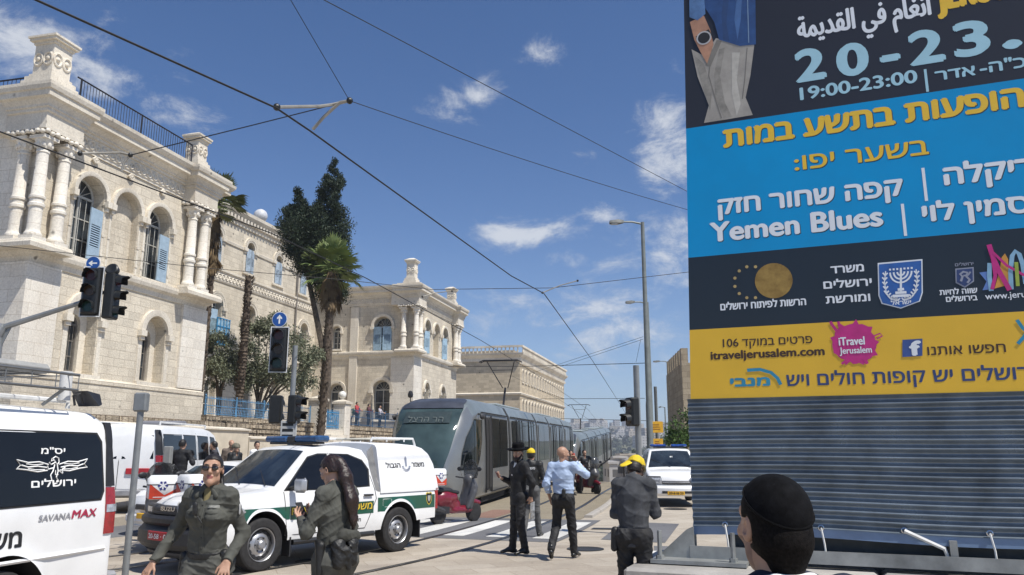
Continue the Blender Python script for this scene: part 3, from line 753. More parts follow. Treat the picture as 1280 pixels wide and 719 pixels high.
def surround(P, c, w, z0, zs, t=.2, proj=.12, legs=False, dent=False, sill=True, parent=H, name='window_trim', m=None):
    mb = MB(); r = w / 2
    ring_section(mb, P, c, zs, r + .02, r + t, -proj, .03)
    if dent:
        for k in range(19):
            a = math.pi * (k + .5) / 19; rr = r + t + .05
            x, z = c + rr * math.cos(a), zs + rr * math.sin(a); s_ = .05
            mb.add([P(x - s_, z - s_, -proj - .03), P(x + s_, z - s_, -proj - .03), P(x + s_, z + s_, -proj - .03), P(x - s_, z + s_, -proj - .03), P(x - s_, z - s_, .02), P(x + s_, z - s_, .02), P(x + s_, z + s_, .02), P(x - s_, z + s_, .02)],
                   [(0, 1, 2, 3), (0, 4, 5, 1), (1, 5, 6, 2), (2, 6, 7, 3), (3, 7, 4, 0)])
        ring_section(mb, P, c, zs, r + t + .10, r + t + .2, -proj + .02, .03)
    R1 = r + t + (.2 if dent else 0)
    def blk(a0, a1, z0_, z1_, d0, d1):
        mb.add([P(a, b, d) for d in (d0, d1) for a, b in ((a0, z0_), (a1, z0_), (a1, z1_), (a0, z1_))], [(0, 1, 2, 3), (7, 6, 5, 4), (0, 4, 5, 1), (1, 5, 6, 2), (2, 6, 7, 3), (3, 7, 4, 0)])
    for g in (-1, 1):
        a = c + g * (r + .02); b = c + g * (R1 + .06)
        blk(min(a, b), max(a, b), zs - .26, zs - .012, -proj - .06, .03)
        a2, b2 = c + g * (r + .05), c + g * (R1 - .02); blk(min(a2, b2), max(a2, b2), zs - .42, zs - .262, -proj + .02, .03)
        blk(min(a2, b2) + .01, max(a2, b2) - .01, z0 - .03, zs - .25, -.025, .03)
        if legs:
            for q in range(int((zs - .42 - z0) / .8)):
                zz = z0 + .3 + q * .8; blk(min(a2, b2), max(a2, b2), zz, zz + .1, -.05, .03)
    if sill: blk(c - R1, c + R1, z0 - .16, z0 - .012, -.14, .03)
    return mb.build(name, m or ST2, parent, sharp=35)
def window(P, c, w, z0, zs, d=.42, shut=None, kind='sash', parent=H, fr=None, sm=None, glass=None):
    """a recessed arched window: frame > pane, shutters"""
    r = w / 2; fr = fr or FRAME; mb = MB()
    def bar(a0, a1, b0, b1, dd=.0, th=.06):
        mb.add([P(a, b, d - dd - q) for q in (th, -.0) for a, b in ((a0, b0), (a1, b0), (a1, b1), (a0, b1))], [(0, 1, 2, 3), (0, 4, 5, 1), (1, 5, 6, 2), (2, 6, 7, 3), (3, 7, 4, 0), (7, 6, 5, 4)])
    bar(c - r, c - r + .07, z0, zs); bar(c + r - .07, c + r, z0, zs); bar(c - .035, c + .035, z0, zs, -.004); bar(c - r, c + r, z0, z0 + .07, .004)
    bar(c - r, c + r, zs - .04, zs + .05, .008)
    h = zs - z0
    for q in (.33, .66): bar(c - r, c + r, z0 + h * q - .022, z0 + h * q + .022, -.012, .03)
    ring_section(mb, P, c, zs, r - .07, r, d - .06, d)
    for a in (30, 60, 90, 120, 150):
        t = R(a); mb.tube([P(c, zs, d - .02), P(c + (r - .05) * math.cos(t), zs + (r - .05) * math.sin(t), d - .02)], .016, 4)
    if kind == 'bars':
        for q in range(5): mb.tube([P(c - r + w * (q + .5) / 5, z0, d - .14), P(c - r + w * (q + .5) / 5, zs, d - .14)], .013, 5)
    f = mb.build('window', fr, parent)
    mb = MB(); pts = arch_pts(c, w, z0, zs, 12); mb.add([P(a, b, d + .012) for a, b in pts], [tuple(range(len(pts)))]); mb.build('pane', glass or GLASS, f, fixn=False)
    for sh in shut or ():
        mb = MB(); hinge, wd, ang, zt = sh      # hinge position along the wall, leaf width (signed), opening angle from the wall, top
        ca, sa = math.cos(R(ang)), math.sin(R(ang)); zb = z0 + .02
        def Q(t, z, q): return P(hinge + wd * t * ca - (q * sa if wd > 0 else -q * sa), z, (-.02 if ang < 170 else 0) - abs(wd) * t * sa - q * ca * 1.0)
        def leaf(t0, t1, a, b, q0, q1): mb.add([Q(t, z, q) for q in (q0, q1) for t, z in ((t0, a), (t1, a), (t1, b), (t0, b))], [(0, 1, 2, 3), (7, 6, 5, 4), (0, 4, 5, 1), (1, 5, 6, 2), (2, 6, 7, 3), (3, 7, 4, 0)])
        leaf(0, .12, zb, zt, 0, .05); leaf(.88, 1, zb, zt, 0, .05); leaf(.121, .879, zb, zb + .5, .005, .045); leaf(.121, .879, zt - .65, zt, .005, .045); 
        nz_ = max(6, int((zt - .65 - zb - .5) / .085))
        for q in range(nz_):
            a = zb + .5 + (zt - .65 - zb - .5) * q / nz_; st = (zt - .65 - zb - .5) / nz_
            mb.add([Q(.121, a + .01, .045), Q(.879, a + .01, .045), Q(.879, a + st * .8, .008), Q(.121, a + st * .8, .008)], [(0, 1, 2, 3)])
        k0 = len(mb.f); leaf(.125, .875, zb + .5, zt - .65, .0, .002)
        for q in range(k0, len(mb.f)): mb.m[q] = 1
        mb.build('shutter', [sm or BLUE, SHDK], f)
    return f
def niche_back(P, c, w, z0, zs, d, m=ST):
    mb = MB(); pts = arch_pts(c, w, z0, zs, 14); mb.add([P(a, b, d) for a, b in pts], [tuple(range(len(pts)))]); return mb.build('niche', m, H, fixn=False)
def back_with_opening(P, c, w, z0, zs, d, c2, w2, z2, zs2, m=None):
    mb = MB(); holed(mb, arch_pts(c, w, z0, zs), [arch_pts(c2, w2, z2, zs2)], lambda a, b: P(a, b, d)); h = arch_pts(c2, w2, z2, zs2); n = len(h)
    mb.add([P(a, b, d) for a, b in h] + [P(a, b, d + .3) for a, b in h], [(i, (i + 1) % n, n + (i + 1) % n, n + i) for i in range(n)])
    return mb.build('niche', m or ST2, H, fixn=False)

def moulding(name, path, prof, m=ST2, parent=H, closed=False):
    """profile [(out, z)] swept along a path of plan corners; out is to the right of travel"""
    rings = []; n = len(path)
    for i in range(n):
        p = Vector(path[i]).to_2d() if len(path[i]) > 2 else Vector(path[i])
        d0 = (Vector(path[i]) - Vector(path[i - 1])).normalized() if (i > 0 or closed) else None
        d1 = (Vector(path[(i + 1) % n]) - Vector(path[i])).normalized() if (i < n - 1 or closed) else None
        d0 = d0 or d1; d1 = d1 or d0
        n0 = Vector((d0.y, -d0.x)); n1 = Vector((d1.y, -d1.x)); b = (n0 + n1); b = b / max(.3, (1 + n0.dot(n1)))
        rings.append([(p.x + b.x * o, p.y + b.y * o, z) for o, z in prof])
    mb = MB(); mb.loft(rings, True, True)
    return mb.build(name, m, parent, sharp=14)
def column(x, y, z0, z1, r=.225, parent=H):
    mb = MB(); h = z1 - z0; zm = z0 + h * .36
    mb.box(x - r * 1.35, x + r * 1.35, y - r * 1.35, y + r * 1.35, z0, z0 + .14)
    M = Matrix.Translation((x, y, 0))
    prof = [(r * 1.3, z0 + .142), (r * 1.34, z0 + .2), (r * 1.2, z0 + .27), (r * 1.08, z0 + .3), (r, z0 + .4), (r * .98, zm - .2), (r * 1.2, zm - .16), (r * 1.22, zm - .06), (r * 1.02, zm - .02), (r * 1.02, zm + .1), (r * 1.2, zm + .14), (r * 1.2, zm + .22), (r * .97, zm + .28),
            (r * .88, z1 - .62), (r * 1.0, z1 - .60), (r * .98, z1 - .52), (r * .9, z1 - .5), (r * 1.05, z1 - .34), (r * 1.3, z1 - .2), (r * 1.42, z1 - .12)]
    mb.lathe(prof, 18, M)
    for k in range(8):
        a = 2 * math.pi * k / 8; mb.sphere((x + r * 1.12 * math.cos(a), y + r * 1.12 * math.sin(a), z1 - .33), (.07, .07, .12), 6, 5)
    mb.box(x - r * 1.5, x + r * 1.5, y - r * 1.5, y + r * 1.5, z1 - .12, z1)
    return mb.build('column', ST3, parent, sharp=40)
CORN = [(0, 13.25), (.06, 13.25), (.06, 13.36), (.10, 13.37), (.10, 13.86), (.18, 13.88), (.18, 14.0), (.26, 14.02), (.26, 14.10), (.40, 14.24), (.58, 14.28), (.58, 14.50), (.64, 14.52), (.74, 14.66), (.76, 14.80), (0, 14.88)]
def shift(prof, dz, k=1.): return [(o * k, z + dz) for o, z in prof]
def loops_frieze(P, a0, a1, z, parent, step=.36, name='frieze_ornament'):
    mb = MB(); n = int((a1 - a0) / step); st = (a1 - a0) / n
    for i in range(n):
        c = a0 + st * (i + .5); pts = [P(c + .42 * st * math.cos(2 * math.pi * k / 12), z + .17 * math.sin(2 * math.pi * k / 12), -.115) for k in range(13)]
        mb.tube(pts, .036, 4, caps=False)
        mb.tube([P(c - .1 * st, z - .05, -.115), P(c + .1 * st, z + .05, -.115)], .03, 4)
    return mb.build(name, ST2, parent)
def dentils(P, a0, a1, z0, z1, d0, d1, step, parent=H, name='dentil_molding'):
    mb = MB(); n = int((a1 - a0) / step); st = (a1 - a0) / n
    for i in range(n):
        a = a0 + st * (i + .25); b = a + st * .5
        mb.add([P(p, q, d) for d in (d0, d1) for p, q in ((a, z0), (b, z0), (b, z1), (a, z1))], [(0, 1, 2, 3), (0, 4, 5, 1), (1, 5, 6, 2), (2, 6, 7, 3), (3, 7, 4, 0), (7, 6, 5, 4)])
    return mb.build(name, ST2, parent)
def pinnacle(x, y, z, w=.72, h=2.3):
    mb = MB(); q = lambda e, a, b: mb.box(x - e, x + e, y - e, y + e, a, b)
    q(w * 1.28, z, z + .16); q(w * 1.12, z + .16, z + .36); q(w * 1.0, z + .36, z + .55); q(w * .84, z + .55, z + .68)
    q(w * .72, z + .68, z + h - .42); q(w * .80, z + h - .42, z + h - .3); q(w * .98, z + h - .3, z + h - .2); q(w * 1.06, z + h - .2, z + h - .12)
    e = w * 1.06; mb.add([(x - e, y - e, z + h - .12), (x + e, y - e, z + h - .12), (x + e, y + e, z + h - .12), (x - e, y + e, z + h - .12), (x - .2, y - .2, z + h + .06), (x + .2, y - .2, z + h + .06), (x + .2, y + .2, z + h + .06), (x - .2, y + .2, z + h + .06)], [(0, 1, 5, 4), (1, 2, 6, 5), (2, 3, 7, 6), (3, 0, 4, 7), (4, 5, 6, 7)])
    zc = z + (h + .26) / 2; rr = w * .42     # carved wreaths on the faces
    for (dx, dy) in ((-1, 0), (0, -1)):
        for off in (-.36, .36):
            cx, cy = x + dx * w * .73 + (off * w if dx == 0 else 0), y + dy * w * .73 + (off * w if dy == 0 else 0)
            mb.tube([(cx + (rr * .75 * math.cos(t) if dx == 0 else 0), cy + (rr * .75 * math.cos(t) if dy == 0 else 0), zc + rr * math.sin(t)) for t in [2 * math.pi * k / 12 for k in range(13)]], .05, 5, caps=False)
            mb.sphere((cx, cy, zc), .09, 7, 5)
    return mb.build('pinnacle', ST2, H)

# --- pavilion near the crossing: s from SA to 0
SA, SR, D0 = -10.9, -.55, .55
F0 = front(0); up_c = (-8.42, -6.37, -4.32); lo_c = (-8.02, -3.92)
ops = [(c, 1.5, 9.05, 11.62, D0 if i != 1 else .32) for i, c in enumerate(up_c)] + [(c, 1.42, 4.62, 6.78, .5) for c in lo_c]
wall_with_openings('wall', ST, F0, SA, SR, 0, 13.3, ops)
S0 = sidew(SA); wall_with_openings('wall', ST3, S0, -16, 0, 0, 13.3, [])
mb = MB(); mb.box(SA + .02, SR - .02, .9, 16, 13.2, 14.6); mb.box(SA + .02, SR, 15.5, 16, 0, 13.2); mb.box(SR - .4, SR - .003, .01, 16, 0, 13.2); mb.build('roof', ST, H)
for i, c in enumerate(up_c):
    surround(F0, c, 1.5, 9.05, 11.62, t=.2, proj=.16, legs=True, sill=(i != 1))
    if i == 1: niche_back(F0, c, 1.5, 9.05, 11.62, .32)
    else:
        window(F0, c, 1.5, 9.05, 11.62, D0, shut=[(c + .72, -.70, 5, 11.15)], kind='bars')
    mb = MB(); mb.tube([(c, -.08, 12.98), (c - .16, -.08, 13.1), (c, -.08, 13.22), (c + .16, -.08, 13.1), (c, -.08, 12.98)], .05, 5); mb.sphere((c, -.06, 13.1), .09, 6, 5); mb.build('rosette', ST2, H)
for c in lo_c:
    surround(F0, c, 1.42, 4.62, 6.78, t=.3, proj=.16, sill=True)
    back_with_opening(F0, c, 1.42, 4.62, 6.78, .5, c - .02, .84, 4.72, 6.55)
    window(F0, c - .02, .84, 4.72, 6.55, .72, kind='bars', fr=mat('grey_old_wood', (.2, .18, .155), .8))
moulding('cornice', [(SA, 16), (SA, 0), (SR, 0), (SR, 9)], [(o, z) for o, z in CORN][::1])
loops_frieze(F0, SA + 1.2, -2.9, 13.6, H); loops_frieze(S0, -8, -1.2, 13.6, H)
STRG = [(0, 8.35), (.05, 8.35), (.08, 8.55), (.22, 8.66), (.26, 8.8), (.26, 8.92), (0, 9.0)]
moulding('string_course', [(SA, 16), (SA, 0), (SR, 0), (SR, 9)], STRG)
moulding('plinth', [(SA, 16), (SA, 0), (SR, 0), (SR, 9)], [(0, 2.9), (.16, 2.9), (.16, 4.25), (.2, 4.28), (.2, 4.42), (.08, 4.5), (0, 4.52)], ST)
moulding('corner_pier', [(SA, 1.6), (SA, 0), (SA + 1.4, 0)], [(-.01, 4.53), (.14, 4.53), (.14, 8.34), (-.01, 8.34)], ST3)
moulding('corner_pier', [(SR - 1.7, 0), (SR, 0), (SR, 1.9)], [(-.01, 4.53), (.12, 4.53), (.12, 8.34), (-.01, 8.34)], ST3)
def entablature(path, z0=13.12):
    xs = [q[0] for q in path]; ys_ = [q[1] for q in path]
    e = moulding('entablature', path, [(-.04, z0), (.03, z0), (.03, z0 + .16), (-.0, z0 + .17), (-.0, z0 + .62), (.07, z0 + .66), (.07, z0 + .78), (.12, z0 + .80), (.12, z0 + .9), (.22, z0 + 1.06), (.34, z0 + 1.12), (.34, z0 + 1.34), (.40, z0 + 1.36), (.44, z0 + 1.5), (.44, z0 + 1.62), (.10, z0 + 1.68), (.10, z0 + 1.82), (-.04, z0 + 1.84)], ST2)
    mb = MB(); mb.box(min(xs) + .03, max(xs) - .03, min(ys_) + .03, max(ys_) + .6, z0 + .02, z0 + 1.79); mb.build('entablature_block', ST2, H)
    mb = MB()      # twisted scroll band along the underside
    for a, b in zip(path, path[1:]):
        L_ = math.hypot(b[0] - a[0], b[1] - a[1]); n = max(2, int(L_ / .2))
        for k in range(n): t = (k + .5) / n; mb.sphere((a[0] + (b[0] - a[0]) * t, a[1] + (b[1] - a[1]) * t, z0 - .09 + .02 * (-1) ** k), (.11, .11, .085), 7, 5)
    mb.build('scroll_pattern', ST3, H)
    dent = None
for (x, y) in ((SA - .30, .48), (SA - .28, -.32), (SA + .72, -.32)): column(x, y, 9.05, 12.92)
moulding('column_base', [(SA, 1.2), (SA, 0), (SA + 1.2, 0)], [(-.01, 8.75), (.72, 8.75), (.74, 8.9), (.66, 9.045), (-.01, 9.045)], ST2)
entablature([(SA, .98), (SA - .66, .98), (SA - .66, -.68), (SA + 1.12, -.68), (SA + 1.12, 0)])
for (x, y) in ((-2.42, -.32), (-1.52, -.32)): column(x, y, 9.05, 12.92)
moulding('column_base', [(-2.9, 0), (SR - .45, 0), (SR - .45, .8)], [(-.01, 8.75), (.72, 8.75), (.74, 8.9), (.66, 9.045), (-.01, 9.045)], ST2)
entablature([(-2.85, 0), (-2.85, -.64), (-1.08, -.64), (-1.08, .9)])
pinnacle(SA + .25, .3, 14.9, .60, 2.3); pinnacle(-1.75, .3, 14.9, .48, 2.0)
mb = MB()
for x in np.arange(SA + 1.4, -2.5, .16): mb.tube([(x, .0, 14.6), (x, .0, 16.05)], .016, 4)
for q in (0, .5, 1): 
    x = SA + 1.4 + (-3.9 - SA) * q; mb.tube([(x, .0, 14.6), (x, .0, 16.1)], .04, 5)
mb.tube([(SA + 1.2, .0, 16.07), (-2.5, .0, 16.07)], .035, 5); mb.tube([(SA + 1.2, .0, 15.0), (-2.5, .0, 15.0)], .025, 5)
for y in np.arange(1.3, 8, .2): mb.tube([(SA + .6, y, 14.6), (SA + .6, y, 15.95)], .016, 4)
mb.tube([(SA + .6, 1.3, 15.97), (SA + .6, 8, 15.97)], .035, 5)
mb.build('roof_railing', IRON, H)

# --- long wing set back behind the courtyard
YW, ZT = 9.0, 18.3; FW = front(YW); SB = 27.67
wu = (8.9, 12.95, 17.05, 21.1, 25.15); wl = (9.3, 13.4, 17.5, 21.5, 25.6)
ops = [(c, .98, 14.55, 16.35, .4) for c in wu] + [(c, 1.3, 8.9, 11.5, .5) for c in wl] + [(c, 1.2, 4.0, 6.6, .5) for c in wl]
wall_with_openings('wall', ST, FW, -.4, SB + 1, 0, ZT, ops)
mb = MB(); mb.box(-.4, SB + 1, YW + 1.0, YW + 12, ZT - .5, ZT + .2); mb.box(SB + .6, SB + 1, YW + .01, YW + 12, 0, ZT - .5); mb.box(-.4, -.01, YW + .01, YW + 12, 0, ZT - .5); mb.build('roof', ST, H)
for c in wu:
    surround(FW, c, .98, 14.55, 16.35, t=.17, proj=.12, dent=True)
    window(FW, c, .98, 14.55, 16.35, .4, sm=mat('grey_blue_shutter', (.36, .44, .52), .6), shut=[(c - .49, .46, 12, 16.3), (c + .49, -.46, 12, 16.3)])
for i, c in enumerate(wl):
    surround(FW, c, 1.3, 8.9, 11.5, t=.2, proj=.14, dent=True)
    window(FW, c, 1.3, 8.9, 11.5, .5, shut=[(c - .65, .6, 15, 11.2)] if i % 2 else None)
    window(FW, c, 1.2, 4.0, 6.6, .5); surround(FW, c, 1.2, 4.0, 6.6, t=.2)
moulding('string_course', [(-.4, YW), (SB, YW)], [(0, 13.2), (.06, 13.2), (.1, 13.3), (.1, 13.85), (.2, 13.95), (.2, 14.08), (0, 14.14)])
loops_frieze(FW, 0, SB, 13.57, H, step=.42); 
moulding('string_course', [(-.4, YW), (SB, YW)], [(0, 16.1), (.07, 16.1), (.1, 16.3), (0, 16.36)])
moulding('cornice', [(-.4, YW), (SB + 1, YW), (SB + 1, YW + 8)], [(0, 17.7), (.1, 17.7), (.12, 18.1), (.34, 18.35), (.5, 18.55), (.52, 18.78), (0, 18.86)])
dentils(FW, -.3, SB + .9, 18.0, 18.3, -.36, .02, .42)
# enclosed blue balcony
mb = MB(); mb.box(12.65, 14.15, YW - .75, YW - .02, 8.75, 8.9)
for x in (12.68, 13.05, 13.4, 13.75, 14.1): mb.box(x - .035, x + .035, YW - .72, YW - .65, 8.9, 10.55)
for z in (8.9, 9.45, 9.95, 10.5): mb.box(12.65, 14.15, YW - .73, YW - .66, z, z + .06)
f = mb.build('balcony', BLUE2, H); mb = MB(); mb.box(12.69, 14.11, YW - .69, YW - .04, 8.91, 10.46); mb.build('pane', mat('blue_curtain', (.30, .46, .58), .5, var=.3, scale=3), f)
mb = MB(); mb.tube([(24, YW - .15, 4), (24, YW - .15, 17.9)], .07, 6); mb.build('drainpipe', mat('pipe_grey', (.2, .18, .16), .7), H)

# --- far pavilion
ZB = .55; zc = ZB + 14.8; SE = 39.4
PS = sidew(SB); PF = front(0)
s_ops = [(-2.75, 1.6, 9.95, 12.0, .45), (-7.0, .75, 10.2, 11.75, .4), (-2.7, 1.5, 3.6, 6.7, .5), (-6.75, 1.3, 4.6, 6.6, .45)]
wall_with_openings('wall', ST, PS, -9.0, 0, 0, 13.9, s_ops)
bc = (30.85, 33.25, 35.65); bl = (31.0, 35.3)
f_ops = [(c, 1.5, 9.95, 12.15, .5) for c in bc] + [(c, 1.15, 4.4, 6.9, .5) for c in bl]
wall_with_openings('wall', ST, PF, SB, SE, 0, 13.9, f_ops)
mb = MB(); mb.box(SB + .02, SE - .02, .9, 14, 13.8, 15.0); mb.box(SE - .3, SE - .002, .01, 14, 0, 13.8); mb.build('roof', ST, H)
LB = mat('leaf_blue_shutter', (.33, .47, .58), .6, var=.15)
surround(PS, -2.75, 1.6, 9.95, 12.0, t=.24, proj=.16, legs=True); window(PS, -2.75, 1.6, 9.95, 12.0, .45, shut=[(-3.55, .75, 8, 11.95), (-1.95, -.75, 8, 11.95)], sm=LB)
surround(PS, -7.0, .75, 10.2, 11.75, t=.2, proj=.1); window(PS, -7.0, .75, 10.2, 11.75, .4)
surround(PS, -2.7, 1.5, 3.6, 6.7, t=.3, proj=.15, sill=False); window(PS, -2.7, 1.5, 3.6, 6.7, .5, shut=[(-3.45, .6, 75, 6.2)], sm=mat('grey_old_wood', (.2, .18, .155), .8))
surround(PS, -6.75, 1.3, 4.6, 6.6, t=.28, proj=.15); window(PS, -6.75, 1.3, 4.6, 6.6, .45)
for i, c in enumerate(bc):
    surround(PF, c, 1.5, 9.95, 12.15, t=.2, proj=.16, legs=True)
    if i == 1: niche_back(PF, c, 1.5, 9.95, 12.15, .5)
    else: window(PF, c, 1.5, 9.95, 12.15, .5, shut=[(c - .7, .7, 20, 11.9)], sm=LB)
for c in bl:
    surround(PF, c, 1.15, 4.4, 6.9, t=.25, proj=.15); window(PF, c, 1.15, 4.4, 6.9, .5, shut=[(c - .5, .5, 30, 5.9)], sm=LB)
pb = [(SB, 9), (SB, 0), (SE, 0), (SE, 9)]
moulding('cornice', pb, shift(CORN, ZB)); loops_frieze(PF, SB + 1.7, SE - 1.2, 13.6 + ZB, H); loops_frieze(PS, -8.6, -1.7, 13.6 + ZB, H)
moulding('string_course', pb, shift(STRG, .95)); moulding('plinth', pb, [(0, 2.9), (.14, 2.9), (.14, 4.0), (.2, 4.1), (.05, 4.25), (0, 4.26)], ST)
moulding('pilaster', [(SB, 5.65), (SB, 4.95)], [(-.01, 2.9), (.16, 2.9), (.16, 13.7), (-.01, 13.7)], ST2)
moulding('corner_pier', [(SB, 1.9), (SB, 0), (SB + 1.8, 0)], [(-.01, 4.27), (.14, 4.27), (.14, 9.29), (-.01, 9.29)], ST3)
for (x, y) in ((SB - .32, .78), (SB - .32, -.32), (SB + .66, -.32), (SE - 1.3, -.32), (SE - .4, -.32)): column(x, y, 9.97, 13.45)
moulding('column_base', [(SB, 1.4), (SB, 0), (SB + 1.3, 0)], [(-.01, 9.72), (.72, 9.72), (.74, 9.85), (.66, 9.965), (-.01, 9.965)], ST2)
moulding('column_base', [(SE - 1.8, 0), (SE, 0), (SE, 1)], [(-.01, 9.72), (.72, 9.72), (.74, 9.85), (.66, 9.965), (-.01, 9.965)], ST2)
entablature([(SB, 1.2), (SB - .68, 1.2), (SB - .68, -.68), (SB + 1.08, -.68), (SB + 1.08, 0)], 13.65); entablature([(SE - 1.75, 0), (SE - 1.75, -.68), (SE + .02, -.68), (SE + .02, 1.0)], 13.65)
pinnacle(SB + .3, .4, zc + .08, .50, 2.3); pinnacle(SE - .6, .4, zc + .08, .50, 2.0)
mb = MB()
mb.tube([(SB - .1, -.0, 5.7), (SB - .8, -.2, 5.4), (SB - .9, -.2, 5.9)], .04, 5); mb.lathe([(.02, 0), (.2, .1), (.22, .3), (.14, .55), (.02, .6)], 10, Matrix.Translation((SB - .9, -.2, 5.9))); mb.build('wall_lantern', IRON, H)
# globe on the parapet behind, as on the roof of the long wing
mb = MB(); mb.sphere((20.5, YW + 1.5, 20.1), .55, 14, 10); mb.tube([(20.5, YW + 1.5, 18.4), (20.5, YW + 1.5, 19.6)], .06, 6); mb.build('roof_globe', mat('grey_dome', (.55, .56, .58), .5), H)

# ------------------------------------------------------------------ terrace, walls, railings in front of it (same frame as the building)
def in_frame(o): o.location = H.location; o.rotation_euler = H.rotation_euler; return o
mb = MB(); mb.box(.15, 26, .3, YW - .05, 0, 3.42); o = in_frame(mb.build('terrace', ground_mat('terrace_paving', (.5, .44, .35), (.38, .33, .27), (.5, .5, .01)))); o['kind'] = 'structure'
def rubble(name, x0, x1, y0, y1, z0, z1, seed, label):
    rr = random.Random(seed); mb = MB(); mb.box(x0, x1, y0 + .06, y1, z0, z1 - .02)
    z = z0
    while z < z1 - .12:
        hh = min(rr.uniform(.2, .34), z1 - z); x = x0
        while x < x1:
            ln = min(rr.uniform(.25, .7), x1 - x); d = rr.uniform(0, .07); g = .014
            if ln > .08: mb.add([(x + g, y0 + .1, z + g), (x + ln - g, y0 + .1, z + g), (x + ln - g, y0 + .1, z + hh - g), (x + g, y0 + .1, z + hh - g), (x + g + .03, y0 + .03 - d, z + g + .03), (x + ln - g - .03, y0 + .03 - d + rr.uniform(-.02, .02), z + g + .03), (x + ln - g - .03, y0 + .03 - d, z + hh - g - .03), (x + g + .03, y0 + .03 - d + rr.uniform(-.02, .02), z + hh - g - .03)],
                   [(4, 5, 6, 7), (0, 1, 5, 4), (1, 2, 6, 5), (2, 3, 7, 6), (3, 0, 4, 7)])
            x += ln
        z += hh
    return tag(in_frame(mb.build(name, RUB, sharp=20)), label, 'wall')
rubble('rubble_wall', .2, 10.9, -.15, .29, 0, 3.42, 5, 'rough stone retaining wall under the long blue railing')
rubble('rubble_wall', 15.4, 27.4, -.1, .29, 0, 3.42, 6, 'rough stone wall below the people at the terrace railing')
rubble('rubble_footing', -30, .15, -.55, -.17, 0, 3.12, 9, 'low rough stone footing under the near pavilion')
CREAM = mat('cream_render', (.62, .55, .43), .8, 0, .1, 2, bump=.15, col2=(.48, .42, .33))
def low_wall(x0, x1, y0, y1, z1, label):
    mb = MB(); mb.box(x0, x1, y0, y1, 0, z1 - .12); b = mb.build('rendered_wall', CREAM); in_frame(b); tag(b, label, 'wall')
    mb = MB(); mb.add([(x0, y0 - .08, z1 - .12), (x1 + .06, y0 - .08, z1 - .12), (x1 + .06, y1 + .05, z1 - .12), (x0, y1 + .05, z1 - .12), (x0, y0 - .08, z1 - .05), (x1 + .06, y0 - .08, z1 - .05), (x1 + .06, y1 + .05, z1 + .03), (x0, y1 + .05, z1 + .03)], [(0, 3, 2, 1), (4, 5, 6, 7), (0, 1, 5, 4), (1, 2, 6, 5), (2, 3, 7, 6), (3, 0, 4, 7)])
    mb.build('coping', ST2, b); return b
low_wall(-24, 1.45, -1.6, -1.2, 2.8, 'long smooth cream wall with stone coping behind the parked vans')
low_wall(1.55, 5.6, -1.6, -1.2, 2.42, 'short lower cream wall stepping down beside the rough stone wall')

def railing(name, x0, x1, y, z0, h, m, label, step=.14, scroll=True, posts=2.2, cat='railing'):
    t = thing(name, label, cat, H.matrix_basis @ Vector((x0, y, z0)) if False else (0, 0, 0)); in_frame(t)
    mb = MB(); 
    for zz in (.08, h * .55, h - .03): mb.box(x0, x1, y - .015, y + .015, z0 + zz - .018, z0 + zz + .018)
    mb.build('rail', m, t)
    mb = MB(); n = int((x1 - x0) / step)
    for i in range(n + 1):
        x = x0 + (x1 - x0) * i / n; mb.tube([(x, y, z0), (x, y, z0 + h)], .011, 4)
        if scroll and i < n:
            c = x + (x1 - x0) / n / 2; rr = (x1 - x0) / n * .45
            mb.tube([(c + rr * math.cos(a), y, z0 + h * .3 + rr * 1.6 * math.sin(a)) for a in [2 * math.pi * k / 8 for k in range(9)]], .008, 4, caps=False)
            mb.lathe([(.001, z0 + h + .09), (.02, z0 + h + .02), (.001, z0 + h)], 4, Matrix.Translation((x, y, 0)))
    mb.build('bar', m, t)
    n = max(1, int((x1 - x0) / posts))
    for i in range(n + 1):
        x = x0 + (x1 - x0) * i / n; mb = MB(); mb.tube([(x, y, z0), (x, y, z0 + h + .06)], .035, 6); mb.sphere((x, y, z0 + h + .1), .05, 7, 5); mb.build('post', m, t)
    return t
railing('railing', .25, 10.75, .1, 3.42, .85, mat('faded_blue_paint', (.10, .25, .42), .55, var=.25, scale=6), 'long faded blue railing on the rough wall beside the pavilion')
railing('railing', 15.55, 27.3, .15, 3.42, 1.1, mat('dark_blue_paint', (.035, .10, .2), .5), 'dark blue terrace railing with people leaning on it', scroll=False)
def gatepost(x, label, ball):
    t = thing('gate_post', label, 'gate post'); in_frame(t); mb = MB(); mb.box(x - .42, x + .42, -.45, .42, 0, 4.75); b = mb.build('pier', ST3, t); bevel(b, .03)
    mb = MB(); mb.box(x - .5, x + .5, -.53, .5, 4.752, 4.9); mb.add([(x - .46, -.5, 4.9), (x + .46, -.5, 4.9), (x + .46, .46, 4.9), (x - .46, .46, 4.9), (x, 0, 5.1)], [(0, 1, 4), (1, 2, 4), (2, 3, 4), (3, 0, 4)]); mb.build('cap', ST2, t)
    if ball: mb = MB(); mb.sphere((x, 0, 5.35), .26, 14, 10); mb.lathe([(.1, 5.0), (.1, 5.14)], 8, Matrix.Translation((x, 0, 0))); mb.build('globe', mat('white_globe', (.8, .78, .72), .3), t)
gatepost(11.45, 'stone gate post with a rounded cap at the end of the blue railing', False); gatepost(14.85, 'stone gate post topped by a white globe beside the blue gate', True)
t = thing('iron_gate', 'tall bright blue wrought iron gate between two stone posts', 'gate'); in_frame(t)
